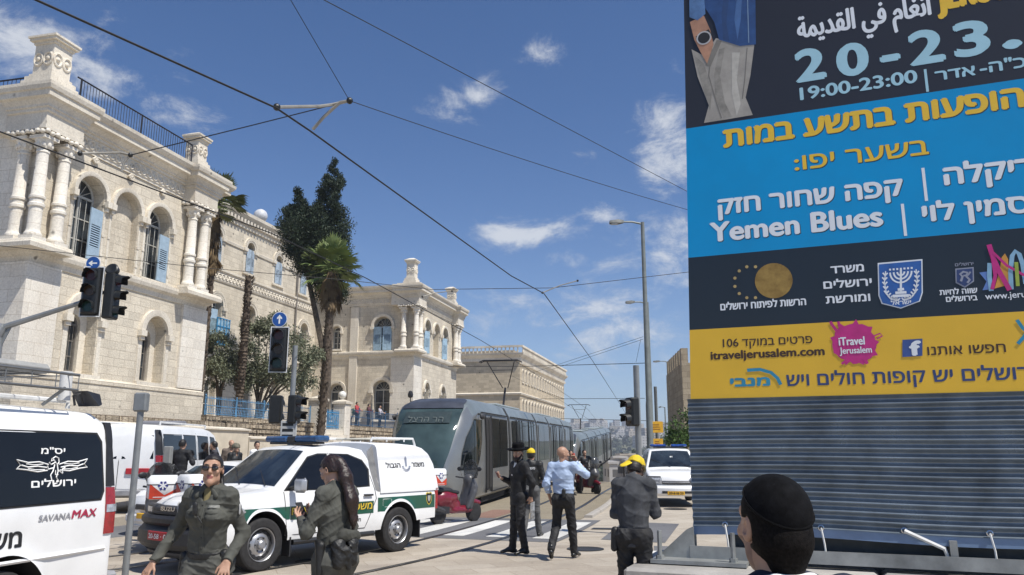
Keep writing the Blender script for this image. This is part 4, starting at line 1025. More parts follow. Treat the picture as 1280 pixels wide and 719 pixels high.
for q in (0, 1):
    mb = MB(); x0 = 11.95 + q * 1.22; x1 = x0 + 1.18
    for x in np.linspace(x0, x1, 9): mb.tube([(x, -.05, .9), (x, -.05, 4.3)], .018, 4)
    for z in (1.0, 2.2, 3.2, 4.1): mb.box(x0, x1, -.075, -.025, z, z + .07)
    mb.box(x0, x1, -.06, -.04, 1.0, 2.15)
    for z in (2.7, 3.7): 
        for c in np.linspace(x0 + .15, x1 - .15, 4): mb.tube([(c + .13 * math.cos(a), -.05, z + .35 * math.sin(a)) for a in [2 * math.pi * k / 10 for k in range(11)]], .014, 4, caps=False)
    mb.build('gate_leaf', BLUE2, t)
mb = MB(); mb.box(-30, 30, -9.9, -1.62, -.2, .2); o = in_frame(mb.build('pavement', M_PAVE)); o['kind'] = 'structure'
# steps up to the gate
mb = MB()
for i in range(9): mb.box(11.9, 14.4, -.4 + .0 - (8 - i) * .28, .28, i * .34, (i + 1) * .34)
in_frame(mb.build('steps', ST2))['kind'] = 'structure'

# ------------------------------------------------------------------ plain stone block further on
C = thing('stone_block_building', 'plain cream stone block with a balustraded roof and rows of small arched windows', 'building', H.location, R(90 - 13.7))
SC0, SC1, ZC = 66.5, 99.5, 15.0
STC = stone('block_stone', (.58, .49, .355), (.45, .37, .27), .7, .34, mortar=(.42, .35, .26), soot=.4, var=.9)
PC, FC = sidew(SC0), front(0)
cw = np.linspace(SC0 + 1.6, SC1 - 1.2, 17)
rowsz = ((10.6, 11.9, .62), (6.2, 7.9, .75), (1.8, 3.4, .75), (-3.5, -1.8, .75))
ops = [(float(c), w, z0, z1, .35) for z0, z1, w in rowsz for c in cw]
wall_with_openings('wall', STC, FC, SC0, SC1, -10, ZC - 1.0, ops, parent=C)
wall_with_openings('wall', STC, PC, -30, 0, -10, ZC - 1.0, [(-19.4, .8, 10.9, 12.8, .3), (-19.4, .8, 4.6, 6.5, .3), (-9.4, .8, 1.0, 2.9, .3)], parent=C)
mb = MB(); mb.box(SC0 + .02, SC1, .8, 30, ZC - 1.2, ZC - .3); mb.box(SC1 - .3, SC1 - .002, .01, 30, -10, ZC - 1.2); mb.build('roof', STC, C)
for z0, z1, w in rowsz:
    f0 = None
    for c in cw:
        if f0 is None:
            mb = MB(); ring_section(mb, FC, 0, z1, w / 2 + .02, w / 2 + .2, -.1, .02, n=8)
            for g in (-1, 1): mb.add([FC(a, b, d) for d in (-.08, .02) for a, b in ((g * (w / 2 + .03), z0), (g * (w / 2 + .18), z0), (g * (w / 2 + .18), z1), (g * (w / 2 + .03), z1))], [(0, 1, 2, 3), (0, 4, 5, 1), (1, 5, 6, 2), (2, 6, 7, 3), (3, 7, 4, 0)])
            mb.box(-w / 2 - .25, w / 2 + .25, -.12, .02, z0 - .12, z0 - .01)
            f0 = mb.build('window', ST2, C); f0.location = (float(c), 0, 0)
            mb = MB(); pts = arch_pts(0, w, z0, z1, 8); mb.add([FC(a, b, .3) for a, b in pts], [tuple(range(len(pts)))]); mb.build('pane', GLASS, f0, fixn=False)
        else:
            f = copy_tree(f0, C); f.location = (float(c), 0, 0)
for (a, z0, z1) in ((-19.4, 10.9, 12.8), (-19.4, 4.6, 6.5), (-9.4, 1.0, 2.9)):
    mb = MB(); mb.add([PC(a_, b, .25) for a_, b in ((a - .4, z0), (a + .4, z0), (a + .4, z1 + .4), (a - .4, z1 + .4))], [(0, 1, 2, 3)]); mb.build('pane', DARK, C, fixn=False)
    mb = MB()
    for g in (-1, 1): mb.box(SC0 - .08, SC0 + .02, -a + g * .42 - .1, -a + g * .42 + .1, z0 - .1, z1 + .45)
    mb.build('window_frame', ST2, C)
pcx = [(SC0, 30), (SC0, 0), (SC1, 0), (SC1, 20)]
moulding('cornice', pcx, [(0, 13.3), (.1, 13.3), (.15, 13.7), (.55, 14.1), (.6, 14.3), (0, 14.4)], ST2, C)
for z in (9.1, 4.6): moulding('string_course', pcx, [(0, z - .2), (.15, z - .2), (.22, z), (0, z + .12)], ST2, C)
dentils(FC, SC0, SC1, 12.9, 13.3, -.3, .02, .8, C); 
mb = MB()
def post(x, y): mb.lathe([(.06, 14.36), (.13, 14.5), (.06, 14.85), (.1, 15.05)], 6, Matrix.Translation((x, y, 0)))
for x in np.arange(SC0 + .3, SC1, .55): post(x, -.35)
for y in np.arange(.2, 28, .55): post(SC0 - .35, y)
mb.build('baluster', ST2, C)
moulding('balustrade_rail', pcx, [(.2, 15.05), (.5, 15.05), (.5, 15.3), (.2, 15.3)], ST2, C)
# ------------------------------------------------------------------ vehicles. Local frame: X forward, Y to the vehicle's left, Z up
def smooth01(t): t = max(0., min(1., t)); return t * t * (3 - 2 * t)
def interp(tab, x):
    if x <= tab[0][0]: return tab[0][1]
    for (a, va), (b, vb) in zip(tab, tab[1:]):
        if x <= b: return va + (vb - va) * (x - a) / (b - a)
    return tab[-1][1]
W_PAINT = mat('white_car_paint', (.80, .80, .79), .32, 0, .05, 1.7, coat=.5, detail=9)
TINT = mat('tinted_glass', (.008, .009, .011), .05, 0, .1, 2, spec=.4)
SCREEN = mat('windscreen_glass', (.03, .04, .05), .05, 0, .5, 1.3, spec=.9)
BLACKP = mat('black_plastic', (.022, .022, .024), .5, 0, .15, 20, bump=.1)
DGREY = mat('dark_grey_plastic', (.045, .045, .048), .5, 0, .15, 16, bump=.08)
RUBBER = mat('tyre_rubber', (.022, .021, .021), .8, 0, .2, 12, bump=.15)
SEAM = mat('panel_gap', (.015, .015, .016), .8)
STEEL = mat('steel_wheel', (.42, .42, .43), .38, .75, .1, 8)
CHROME = mat('chrome', (.6, .6, .62), .18, 1, .05)
LENS = mat('clear_lens', (.5, .52, .55), .12, .3, .3, 14, spec=.9)
REDL = mat('red_lens', (.33, .012, .015), .2, 0, .2, 20, coat=.5)
PLATE_R = mat('red_plate', (.42, .02, .03), .45); PLATE_Y = mat('yellow_plate', (.75, .42, .03), .45)
WHITE_T = mat('white_lettering', (.82, .82, .8), .5, var=.02); BLACK_T = mat('black_lettering', (.015, .015, .017), .5)
YEL_T = mat('yellow_lettering', (.62, .46, .04), .5); GREEN_S = mat('green_stripe', (.012, .085, .05), .35, coat=.4, var=.05)
BLUE_L = mat('blue_beacon', (.02, .07, .30), .15, 0, .3, 12, coat=.5); UNDER = mat('underbody', (.012, .012, .012), .9)
class Car:
    def __init__(s, root, top, sill, w, arches, x0, x1, crown=.02, rr=.06, D=None, rear=None):
        s.root, s.topt, s.sill, s.wf, s.arches, s.x0, s.x1, s.crown, s.rr = root, top, sill, w, arches, x0, x1, crown, rr
        s.D = D or (lambda p: p)
    def zt(s, x): return interp(s.topt, x)
    def zb(s, x):
        z = interp(s.sill, x) if isinstance(s.sill, list) else s.sill
        for xc, r, zc in s.arches:
            if abs(x - xc) < r: z = max(z, zc + math.sqrt(max(0, r * r - (x - xc) ** 2)))
        return z
    def w(s, x, z):
        y = s.wf(x, z)
        for xc, r, zc in s.arches:      # flared lips over the wheels
            q = math.hypot(x - xc, z - zc); y += .028 * max(0, 1 - abs(q - r) / .10) if z > s.zb(x) - .1 else 0
        return y
    def S(s, side, base=.0):
        return lambda a, b, d: tuple(s.D(Vector((a, side * (s.w(a, b) + d + base), b))))
    def shell(s, name, m, xa=None, xb=None, nrow=16, mats=None):
        xa = s.x0 if xa is None else xa; xb = s.x1 if xb is None else xb
        xs = set(np.linspace(xa, xb, 60)); xs |= {p[0] for p in s.topt if xa <= p[0] <= xb}
        for xc, r, zc in s.arches:
            for k in range(25):
                x = xc + r * math.cos(math.pi * k / 24)
                if xa < x < xb: xs.add(x)
            for e in (-r - .001, r + .001):
                if xa < xc + e < xb: xs.add(xc + e)
        xs = sorted(xs); q = [xs[0]]
        for x in xs[1:]:
            if x - q[-1] > 7e-4: q.append(x)
        rings = []; 
        for x in q:
            zb, zt = s.zb(x), s.zt(x); rr = min(s.rr, (zt - zb) * .4); hp = [(0, zb), (max(.05, s.w(x, zb) - .25), zb)]
            for j in range(nrow + 1): z = zb + (zt - rr - zb) * j / nrow; hp.append((s.w(x, z), z))
            yc = s.w(x, zt - rr) - rr
            for a in (30, 60, 90): hp.append((yc + rr * math.cos(R(a)), zt - rr + rr * math.sin(R(a))))
            for f in (.75, .4): hp.append((yc * f, zt + s.crown * (1 - f * f)))
            hp.append((0, zt + s.crown))
            full = hp + [(-y, z) for y, z in hp[-2:0:-1]]
            rings.append([s.D(Vector((x, y, z))) for y, z in full])
        mb = MB(); mb.loft(rings); n = len(rings[0]); k = len(hp)
        for i, f in enumerate(mb.f):
            if len(f) == 4 and i < (len(rings) - 1) * n:
                j = i % n
                if j < 2 or j >= n - 2: mb.m[i] = 1
        return mb.build(name, [m, UNDER], s.root, sharp=32)
    def panel(s, name, poly, m, side, off=.004, parent=None):
        """flat panel following the side, from its outline in (x, z); cut into strips so that it hugs the body"""
        mb = MB(); P = s.S(side)
        zs = sorted({p[1] for p in poly}); holed(mb, poly, [], lambda a, b: P(a, b, off))
        import bmesh
        bm = bmesh.new(); vs = [bm.verts.new(v) for v in mb.v]
        o = None; bm.free()
        return mb.build(name, m, parent or s.root, smooth=False)
    def strip(s, name, xs, zlo, zhi, m, side, off=.004, parent=None):
        """band along the side between zlo(x) and zhi(x)"""
        P = s.S(side); mb = MB(); nz_ = 4
        rows = [[P(x, zlo(x) + (zhi(x) - zlo(x)) * j / nz_, off) for j in range(nz_ + 1)] for x in xs]
        n = nz_ + 1; mb.add([p for r in rows for p in r], [(i * n + j, i * n + j + 1, (i + 1) * n + j + 1, (i + 1) * n + j) for i in range(len(rows) - 1) for j in range(nz_)])
        return mb.build(name, m, parent or s.root, sharp=60)
    def line(s, name, pts, m, side, r=.006, parent=None):
        P = s.S(side); q = []
        for a, b in zip(pts, pts[1:]):
            for k in range(6): q.append((a[0] + (b[0] - a[0]) * k / 6, a[1] + (b[1] - a[1]) * k / 6))
        q.append(pts[-1]); mb = MB(); mb.tube([P(a, b, 0) for a, b in q], r, 5); return mb.build(name, m, parent or s.root)
    def toppanel(s, name, xa, xb, f0, f1, m, off=.006, n=10, parent=None, inset=0.):
        """panel lying on the upper surface (windscreen, bonnet marks) between the width fractions f0..f1"""
        mb = MB(); rows = []
        for i in range(n + 1):
            x = xa + (xb - xa) * i / n; zt = s.zt(x); rr = s.rr; yc = s.w(x, zt - rr) - rr; e = .01
            sl = (s.zt(x + e) - s.zt(x - e)) / (2 * e); nl = math.sqrt(1 + sl * sl)
            g0, g1 = (f0(i / n), f1(i / n)) if callable(f0) else (f0, f1)
            rows.append([s.D(Vector((x - off * sl / nl, yc * f, zt + s.crown * (1 - f * f) + off / nl))) for f in np.linspace(g0, g1, 9)])
        k = 9; mb.add([p for r in rows for p in r], [(i * k + j, i * k + j + 1, (i + 1) * k + j + 1, (i + 1) * k + j) for i in range(n) for j in range(k - 1)])
        return mb.build(name, m, parent or s.root, sharp=60)
    def boxpart(s, name, b, m, r=.02, parent=None, nseg=10):
        """a rounded box cut into slices across so that it follows the nose"""
        x0, x1, y0, y1, z0, z1 = b; rings = []; r = min(r, (x1 - x0) * .45, (z1 - z0) * .45)
        sec = [(x0, z0), (x1 - r, z0), (x1, z0 + r), (x1, z1 - r), (x1 - r, z1), (x0, z1)]
        for k in range(nseg + 1):
            y = y0 + (y1 - y0) * k / nseg; rings.append([s.D(Vector((x, y, z))) for x, z in sec])
        mb = MB(); mb.loft(rings); return mb.build(name, m, parent or s.root, sharp=35)
WHEELS = {}
def wheel(root, x, y, r, w=.22, style='steel', name='wheel'):
    key = (round(r, 3), round(w, 3), style, y > 0)
    if key in WHEELS:
        c = copy_tree(WHEELS[key], root); c.location = (x, y, r); return c
    g = 1 if y > 0 else -1; M = Matrix.Rotation(R(-90 * g), 4, 'X')       # lathe z -> outward
    mb = MB(); mb.lathe([(r * .60, -w * .5), (r * .9, -w * .5), (r * .985, -w * .42), (r, -w * .28), (r, w * .28), (r * .985, w * .42), (r * .93, w * .49), (r * .9, w * .5), (r * .68, w * .47), (r * .64, w * .40), (r * .60, w * .2)], 40, M)
    for k in range(36):        # tread blocks
        a = 2 * math.pi * k / 36
        for zz in (-.22, .06):
            p = M @ Vector((r * 1.004 * math.cos(a), r * 1.004 * math.sin(a), w * (zz + .08)))
    t = mb.build(name, RUBBER, root, sharp=30); t.location = (x, y, r)
    mb = MB(); e = w * .5
    if style == 'steel':
        mb.lathe([(r * .63, e - .10), (r * .645, e - .02), (r * .625, e - .005), (r * .60, e - .015), (r * .58, e - .07), (r * .5, e - .085), (r * .40, e - .05), (r * .30, e - .035), (r * .24, e - .05), (r * .17, e - .05), (r * .165, e + .0), (r * .12, e + .015), (.001, e + .016)], 32, M)
        k0 = len(mb.f)
        for k in range(12):
            a = 2 * math.pi * k / 12
            mb.add([M @ Vector((r * .47 * math.cos(a) + .026 * math.cos(q), r * .47 * math.sin(a) + .026 * math.sin(q), e - .058)) for q in [2 * math.pi * j / 10 for j in range(10)]], [tuple(range(10))])
        for k in range(6):
            a = 2 * math.pi * k / 6; mb.sphere(tuple(M @ Vector((r * .25 * math.cos(a), r * .25 * math.sin(a), e - .036))), .013, 6, 4)
        for k in range(k0, len(mb.f)): mb.m[k] = 1
        mb.build('rim', [STEEL, BLACKP], t, sharp=25)
    elif style == 'alloy':
        mb.lathe([(r * .63, e - .10), (r * .66, e - .01), (r * .63, e - .0), (r * .60, e - .02), (r * .585, e - .10), (r * .1, e - .11)], 32, M)
        for k in range(6):
            a = 2 * math.pi * k / 6
            for da in (-.10, .10): mb.tube([M @ Vector((r * .1 * math.cos(a), r * .1 * math.sin(a), e - .03)), M @ Vector((r * .6 * math.cos(a + da), r * .6 * math.sin(a + da), e - .02))], [.03, .02], 6)
        mb.lathe([(r * .16, e - .06), (r * .15, e - .01), (.001, e - .005)], 16, M)
        mb.build('rim', STEEL, t, sharp=25)
    else:
        mb.lathe([(r * .64, e * .6), (r * .66, e * .8), (r * .6, e * .7), (r * .55, e * .2), (r * .2, e * .2), (r * .18, e * .9), (.001, e * .9)], 20, M); mb.build('rim', DGREY, t, sharp=25)
    WHEELS[key] = t
    return t
def shield_badge(parent, P, cx, cz, w, h, lift):
    pts = [(-.5, .42), (-.3, .5), (0, .44), (.3, .5), (.5, .42), (.46, -.1), (.28, -.36), (0, -.5), (-.28, -.36), (-.46, -.1)]
    b = None
    for k, (sc_, m) in enumerate(((1, YEL_T), (.84, BLACK_T), (.5, mat('badge_silver', (.5, .5, .45), .4, .4)))):
        mb = MB(); mb.add([P(cx + a * w * sc_, cz + c * h * sc_, lift + .0012 * k) for a, c in pts], [tuple(range(len(pts)))]); o = mb.build('badge', m, b or parent, smooth=False); b = b or o
    return b

# --- the border police pickup with a white canopy, and the patrol car of the same build
def pickup(label, loc, rz, group=None, border=True, name='police_pickup', plate='20', plate_m=None):
    t = thing(name, label, 'pickup truck' if border else 'police car', loc, rz, group)
    WB = 1.425; F = 2.36; B_ = -2.38; AR = [(WB, .445, .40), (-WB, .445, .40)]
    top = [(-2.38, 1.02), (-2.36, 1.04), (-1.0, 1.10), (-.78, 1.62), (-.70, 1.73), (-.4, 1.78), (.1, 1.785), (.35, 1.76), (.50, 1.70), (1.17, 1.17), (1.25, 1.13), (1.9, 1.06), (2.12, 1.01), (2.24, .95), (2.30, .88), (2.33, .80), (F, .70)]
    if not border: top = [(-2.4, 1.0), (-2.38, 1.3), (-2.2, 1.66), (-2.0, 1.74), (-.8, 1.80), (-.4, 1.80)] + top[6:]
    def wf(x, z):
        y = .90 - .05 * max(0, (.62 - z) / .3) ** 2
        if z > 1.04: y -= (z - 1.04) * .30 + .02
        if x > 1.7: y -= .10 * ((x - 1.7) / .66) ** 2
        if z > .92 and z <= 1.04: y -= (z - .92) * .17
        return max(.2, y)
    def D(p):
        k = smooth01((p.x - 1.5) / .86); q = (p.y / .9) ** 2
        return Vector((p.x - .20 * k * q, p.y, p.z))
    c = Car(t, top, [(-2.38, .52), (-1.9, .5), (-.9, .40), (2.0, .40), (2.2, .36), (F, .42)], wf, AR, B_ if border else -2.4, F, crown=.03, D=D)
    c.shell('body', W_PAINT)
    # black front bumper and bull-plate
    c.boxpart('bumper', (2.05, 2.50, -.84, .84, .34, .66), BLACKP if border else W_PAINT, .08)
    if border:
        c.boxpart('bumper_plate', (2.25, 2.47, -.80, .80, .662, .80), BLACKP, .04)
        c.boxpart('skid_plate', (1.9, 2.36, -.70, .70, .22, .345), DGREY, .05)
    else:
        c.boxpart('air_intake', (2.3, 2.512, -.45, .45, .42, .50), BLACKP, .01)
        for g in (-1, 1): c.boxpart('fog_lamp', (2.2, 2.507, g * .70 - .10, g * .70 + .10, .45, .56), BLACKP, .01)
    c.boxpart('grille', (2.2, 2.395, -.50, .50, .805 if border else .70, .935 if border else .80), DGREY, .03)
    for z in ((.815, .862) if border else (.745,)): c.boxpart('grille_bar', (2.3, 2.40, -.42, .42, z, z + .026), BLACKP if border else CHROME, .005)
    fr = lambda a, b, d: tuple(D(Vector((2.40 + d, a, b))))
    if border: text('maker_lettering', 'ISUZU', CHROME, t, lambda a, b, d: fr(a, b, d + .004), -.17, .868, .058, .06, width=.34)
    for g in (-1, 1):
        if not border: c.boxpart('headlight', (1.9, 2.415, g * .64 - .2, g * .64 + .2, .70, .89), LENS, .05)
        pts = [(1.78, .93), (2.0, .98), (2.20, .955), (2.28, .90), (2.30, .80), (2.14, .78), (1.92, .83)]
        h = c.strip('headlight', [1.80, 1.88, 1.97, 2.06, 2.14, 2.22, 2.29], lambda x: .80 + .04 * max(0, (2.1 - x) / .3), lambda x: interp([(1.8, .86), (2.0, .965), (2.2, .945), (2.3, .86)], x), LENS, g, .012)
        c.boxpart('headlight', (2.2, 2.375, g * .66 - .17, g * .66 + .17, .80, .925), LENS, .03)
        c.boxpart('headlight_bezel', (2.2, 2.369, g * .66 - .19, g * .66 + .19, .785, .94), DGREY, .02)
    pm = plate_m or PLATE_R
    c.boxpart('number_plate', (2.48, 2.515, -.03 - .26, -.03 + .26, .47 if border else .38, .59 if border else .49), pm, .004)
    pz = .495 if border else .405
    text('plate_number', plate + '-58 · 0' if border else '20·618·20', WHITE_T if border else BLACK_T, t, lambda a, b, d: tuple(D(Vector((2.519 + d, a, b)))), -.25, pz, .065, .04, width=.44)
    # glass
    c.toppanel('windscreen', .50, 1.155, lambda q: -(.93 + .03 * q), lambda q: .93 + .03 * q, SCREEN)
    mb = MB()
    for y0 in (-.35, .28): mb.tube([D(Vector((1.19, y0 + .3, 1.19))), D(Vector((1.02, y0, 1.32))), D(Vector((.85, y0 - .3, 1.45)))], .009, 5)
    mb.build('wiper_frame', BLACKP, t)
    for g in (1, -1):
        c.panel('window_frame', [(1.06, 1.115), (.52, 1.62), (.30, 1.67), (.10, 1.67), (.10, 1.10)], SEAM, g, .003)
        c.panel('window', [(1.01, 1.13), (.51, 1.60), (.30, 1.65), (.13, 1.65), (.13, 1.12)], TINT, g, .006)
        xr = -.74 if border else -.80
        c.panel('window_frame', [(.05, 1.10), (.05, 1.67), (-.35, 1.66), (xr + .08, 1.56), (xr - .04, 1.40), (xr, 1.12)], SEAM, g, .003)
        c.panel('window', [(.02, 1.12), (.02, 1.65), (-.35, 1.64), (xr + .10, 1.54), (xr, 1.39), (xr + .03, 1.14)], TINT, g, .006)
        # doors
        fd = [(.93, .46), (1.0, .80), (1.06, 1.10)]; 
        c.line('door_gap', [(1.02, .48), (1.04, .85), (1.06, 1.10)], SEAM, g); c.line('door_gap', [(.075, .46), (.075, 1.68)], SEAM, g, .007)
        c.line('door_gap', [(-.78, 1.30), (-.84, 1.08), (-.86, .92), (-.62, .46), (1.02, .47)], SEAM, g)
        for hx in (.22, -.66):
            P = c.S(g); mb = MB(); mb.tube([P(hx - .1, .985, .03), P(hx + .1, .99, .03)], .017, 6); mb.box(*sorted((P(hx - .07, .985, 0)[0], P(hx + .07, .985, 0)[0])), *sorted((P(hx, .985, 0)[1] - g * .01, P(hx, .985, .03)[1])), .975, .995); mb.build('door_handle', BLACKP, t)
        # mirror
        mb = MB(); p = Vector(c.S(g)(.93, 1.15, 0)); mb.tube([p, p + Vector((-.02, g * .12, .03))], .03, 6); mb.build('mirror_arm', BLACKP, t)
        mb = MB(); mb.rbox(.855, .965, *sorted((g * .94, g * 1.19)), 1.09, 1.31, .045); mo = mb.build('mirror', mat('silver_shell', (.45, .46, .48), .3, .5), t, sharp=60); bevel(mo, .03, 3)
        mb = MB(); mb.rbox(.848, .857, *sorted((g * .965, g * 1.165)), 1.12, 1.285, .003); mb.build('mirror_glass', TINT, mo)
        # side step, mudflaps
        if border:
            mb = MB(); mb.tube([(-.85, g * .86, .36), (.85, g * .86, .36)], .045, 8); mb.build('side_step', BLACKP, t)
        mb = MB(); mb.box(.90, .925, g * .72, g * .90, .16, .44) if g > 0 else mb.box(.90, .925, -.90, -.72, .16, .44); mb.build('mudflap', BLACKP, t)
        mb = MB(); mb.box(-1.98, -1.955, *sorted((g * .70, g * .90)), .2, .5); mb.build('mudflap', BLACKP, t)
        for x in (WB, -WB): wheel(t, x, g * .79, .375, .23, 'steel' if border else 'alloy')
    # light bar
    if border:
        mb = MB(); mb.rbox(.0, .30, -.66, -.10, 1.855, 1.955, .03); mb.rbox(.0, .30, .10, .66, 1.855, 1.955, .03); lb = mb.build('light_bar_glazing', mat('dull_blue_beacon', (.03, .085, .20), .3, 0, .2, 12), t)
        mb = MB(); mb.rbox(.01, .29, -.099, .099, 1.85, 1.95, .02); mb.box(.03, .27, -.55, .55, 1.82, 1.853); mb.build('base', BLACKP, lb)
        # canopy over the bed
        ct = [(-2.46, 1.0), (-2.44, 1.25), (-2.39, 1.52), (-2.30, 1.68), (-2.16, 1.77), (-2.0, 1.81), (-1.6, 1.835), (-.99, 1.845), (-.955, 1.82)]
        def cw(x, z): return .905 - max(0, z - 1.05) * .20 + (-.03 * smooth01((-2.45 - x) / .3))
        cc = Car(t, ct, [(-2.46, 1.0), (-1.0, 1.0), (-.955, 1.0)], cw, [], -2.46, -.955, crown=.03, rr=.10); cc.shell('canopy', W_PAINT, nrow=10)
        for g in (1, -1): 
            c.panel('canopy_gap', [(-.93, 1.03), (-.86, 1.06), (-.80, 1.42), (-.80, 1.70), (-.955, 1.80), (-.955, 1.03)], mat('grey_seal', (.2, .2, .2), .6), g, .002)
            mb = MB(); mb.tube([(-1.0, g * .58, 1.88), (-1.02, g * .58, 1.93), (-2.1, g * .56, 1.93), (-2.16, g * .56, 1.80)], .02, 6)
            for x in (-1.4, -1.85): mb.tube([(x, g * .57, 1.87), (x, g * .57, 1.95)], .014, 5)
            mb.build('roof_rail', W_PAINT, t)
        mb = MB(); mb.rbox(-1.9, -1.1, -.45, .45, 1.90, 1.94, .02); mb.build('roof_hatch', mat('cream_plastic', (.6, .57, .48), .5), t)
        g = 1; P = c.S(1); PC_ = cc.S(1)
        for g in (1, -1):
            P = c.S(g); xs = np.linspace(.95, -.86, 24); z_lo = lambda x: .69 - .02 * (x / 1.) * 0; z_hi = lambda x: .885
            arch = lambda x: max(.69, c.zb(x) + .035)
            c.strip('stripe', np.linspace(1.92, .95, 16), lambda x: min(.88, max(.70, c.zb(x) + .05)), lambda x: .885, GREEN_S, g, .004)
            c.strip('stripe', np.linspace(.94, .085, 12), lambda x: .69, lambda x: .885, GREEN_S, g, .004)
            c.strip('stripe', np.linspace(.065, -.80, 12), lambda x: .69, lambda x: .885, GREEN_S, g, .004)
            c.strip('stripe', np.linspace(-.90, -2.36, 40), lambda x: min(.90, max(.70, c.zb(x) + .05)), lambda x: .93, GREEN_S, g, .004)
            fl = (lambda a, b, d, P=P, g=g: P(a * -g, b, d))
            sx = -.90 if g > 0 else -.0
            for m, off, bo in ((BLACK_T, .005, .14), (YEL_T, .0075, .03)):
                text('door_lettering', 'POLICE', m, t, lambda a, b, d: fl(a, b, d + off), (-.92 if g > 0 else .12), .76, .105, bo, width=.72)
                text('door_lettering', HEB('משטרה'), m, t, lambda a, b, d: fl(a, b, d + off), (.10 if g > 0 else -.78), .76, .115, bo, width=.66)
            text('small_lettering', HEB('חשמ'), BLACK_T, t, lambda a, b, d: fl(a, b, d + .005), (.35 if g > 0 else -.5), .57, .06, .03)
            fc = (lambda a, b, d, P=cc.S(g), g=g: P(a * -g, b, d))
            x0 = 1.24 if g > 0 else -2.2
            text('canopy_lettering', HEB('הגבול'), BLACK_T, t, lambda a, b, d: fc(a, b, d + .003), x0 - .10, 1.42, .085, .05, width=.36)
            text('canopy_lettering', HEB('משמר'), BLACK_T, t, lambda a, b, d: fc(a, b, d + .003), x0 + .56, 1.43, .085, .05, width=.33)
            # emblem between the words: a dagger in a wreath
            cx = x0 + .41; mb = MB(); q = lambda a, b: fc(a, b, .006)
            mb.add([q(cx - .02, 1.44), q(cx + .02, 1.44), q(cx + .028, 1.58), q(cx, 1.62), q(cx - .028, 1.58)], [(0, 1, 2, 3, 4)])
            for k in range(9):
                a = R(195 + 150 * k / 8); r0, r1 = .07, .115; mb.add([q(cx + r0 * math.cos(a - .12), 1.46 + r0 * math.sin(a - .12)), q(cx + r1 * math.cos(a - .1), 1.46 + r1 * math.sin(a - .1)), q(cx + r1 * math.cos(a + .1), 1.46 + r1 * math.sin(a + .1)), q(cx + r0 * math.cos(a + .12), 1.46 + r0 * math.sin(a + .12))], [(0, 1, 2, 3)])
            mb.build('emblem_wreath_pattern', mat('emblem_grey', (.25, .28, .36), .5), t, smooth=False)
            shield_badge(t, fl, 2.20 if g > 0 else -2.20, .86, .16, .23, .007)
            c.line('fuel_door_gap', [(-1.02, .80), (-1.02, .90), (-1.22, .90), (-1.22, .80), (-1.18, .77), (-1.06, .77), (-1.02, .80)], WHITE_T, g, .005)
            mb = MB(); mb.rbox(-2.46, -2.36, *sorted((g * .80, g * .905)), .66, 1.06, .02); mb.build('tail_light', REDL, t)
    else:
        mb = MB(); mb.rbox(-.1, .2, -.62, -.08, 1.86, 1.94, .03); mb.rbox(-.1, .2, .08, .62, 1.86, 1.94, .03); mb.build('light_bar_glazing', BLUE_L, t)
        mb = MB(); mb.box(-.08, .18, -.5, .5, 1.815, 1.858); mb.build('light_bar_base', BLACKP, t)
        for g in (1, -1):
            c.panel('window', [(-.92, 1.14), (-.92, 1.60), (-1.9, 1.58), (-2.05, 1.18)], TINT, g, .006)
            P = c.S(g); fl = (lambda a, b, d, P=P, g=g: P(a * -g, b, d)); text('door_lettering', HEB('משטרה'), mat('blue_lettering', (.03, .08, .3), .5), t, lambda a, b, d: fl(a, b, d + .005), -.3, .78, .12, .06)
        text('bonnet_lettering', HEB('משטרה') + '  POLICE', mat('grey_lettering', (.3, .3, .32), .5), t, lambda a, b, d: tuple(D(Vector((1.55 - b, a, c.zt(1.55 - b) + .028 + d)))), -.5, 0, .075, .02, width=1.0)
        text('windscreen_number', '61', WHITE_T, t, lambda a, b, d: tuple(Vector((.80 - b * .79, a, c.zt(.80 - b * .79) + .045 + d))), -.02, 0, .07, .05)
    return t

PK = pickup('white border police pickup with green stripe, canopy and blue light bar', (-3.53, 13.62, 0), math.atan2(-.815, -.58))
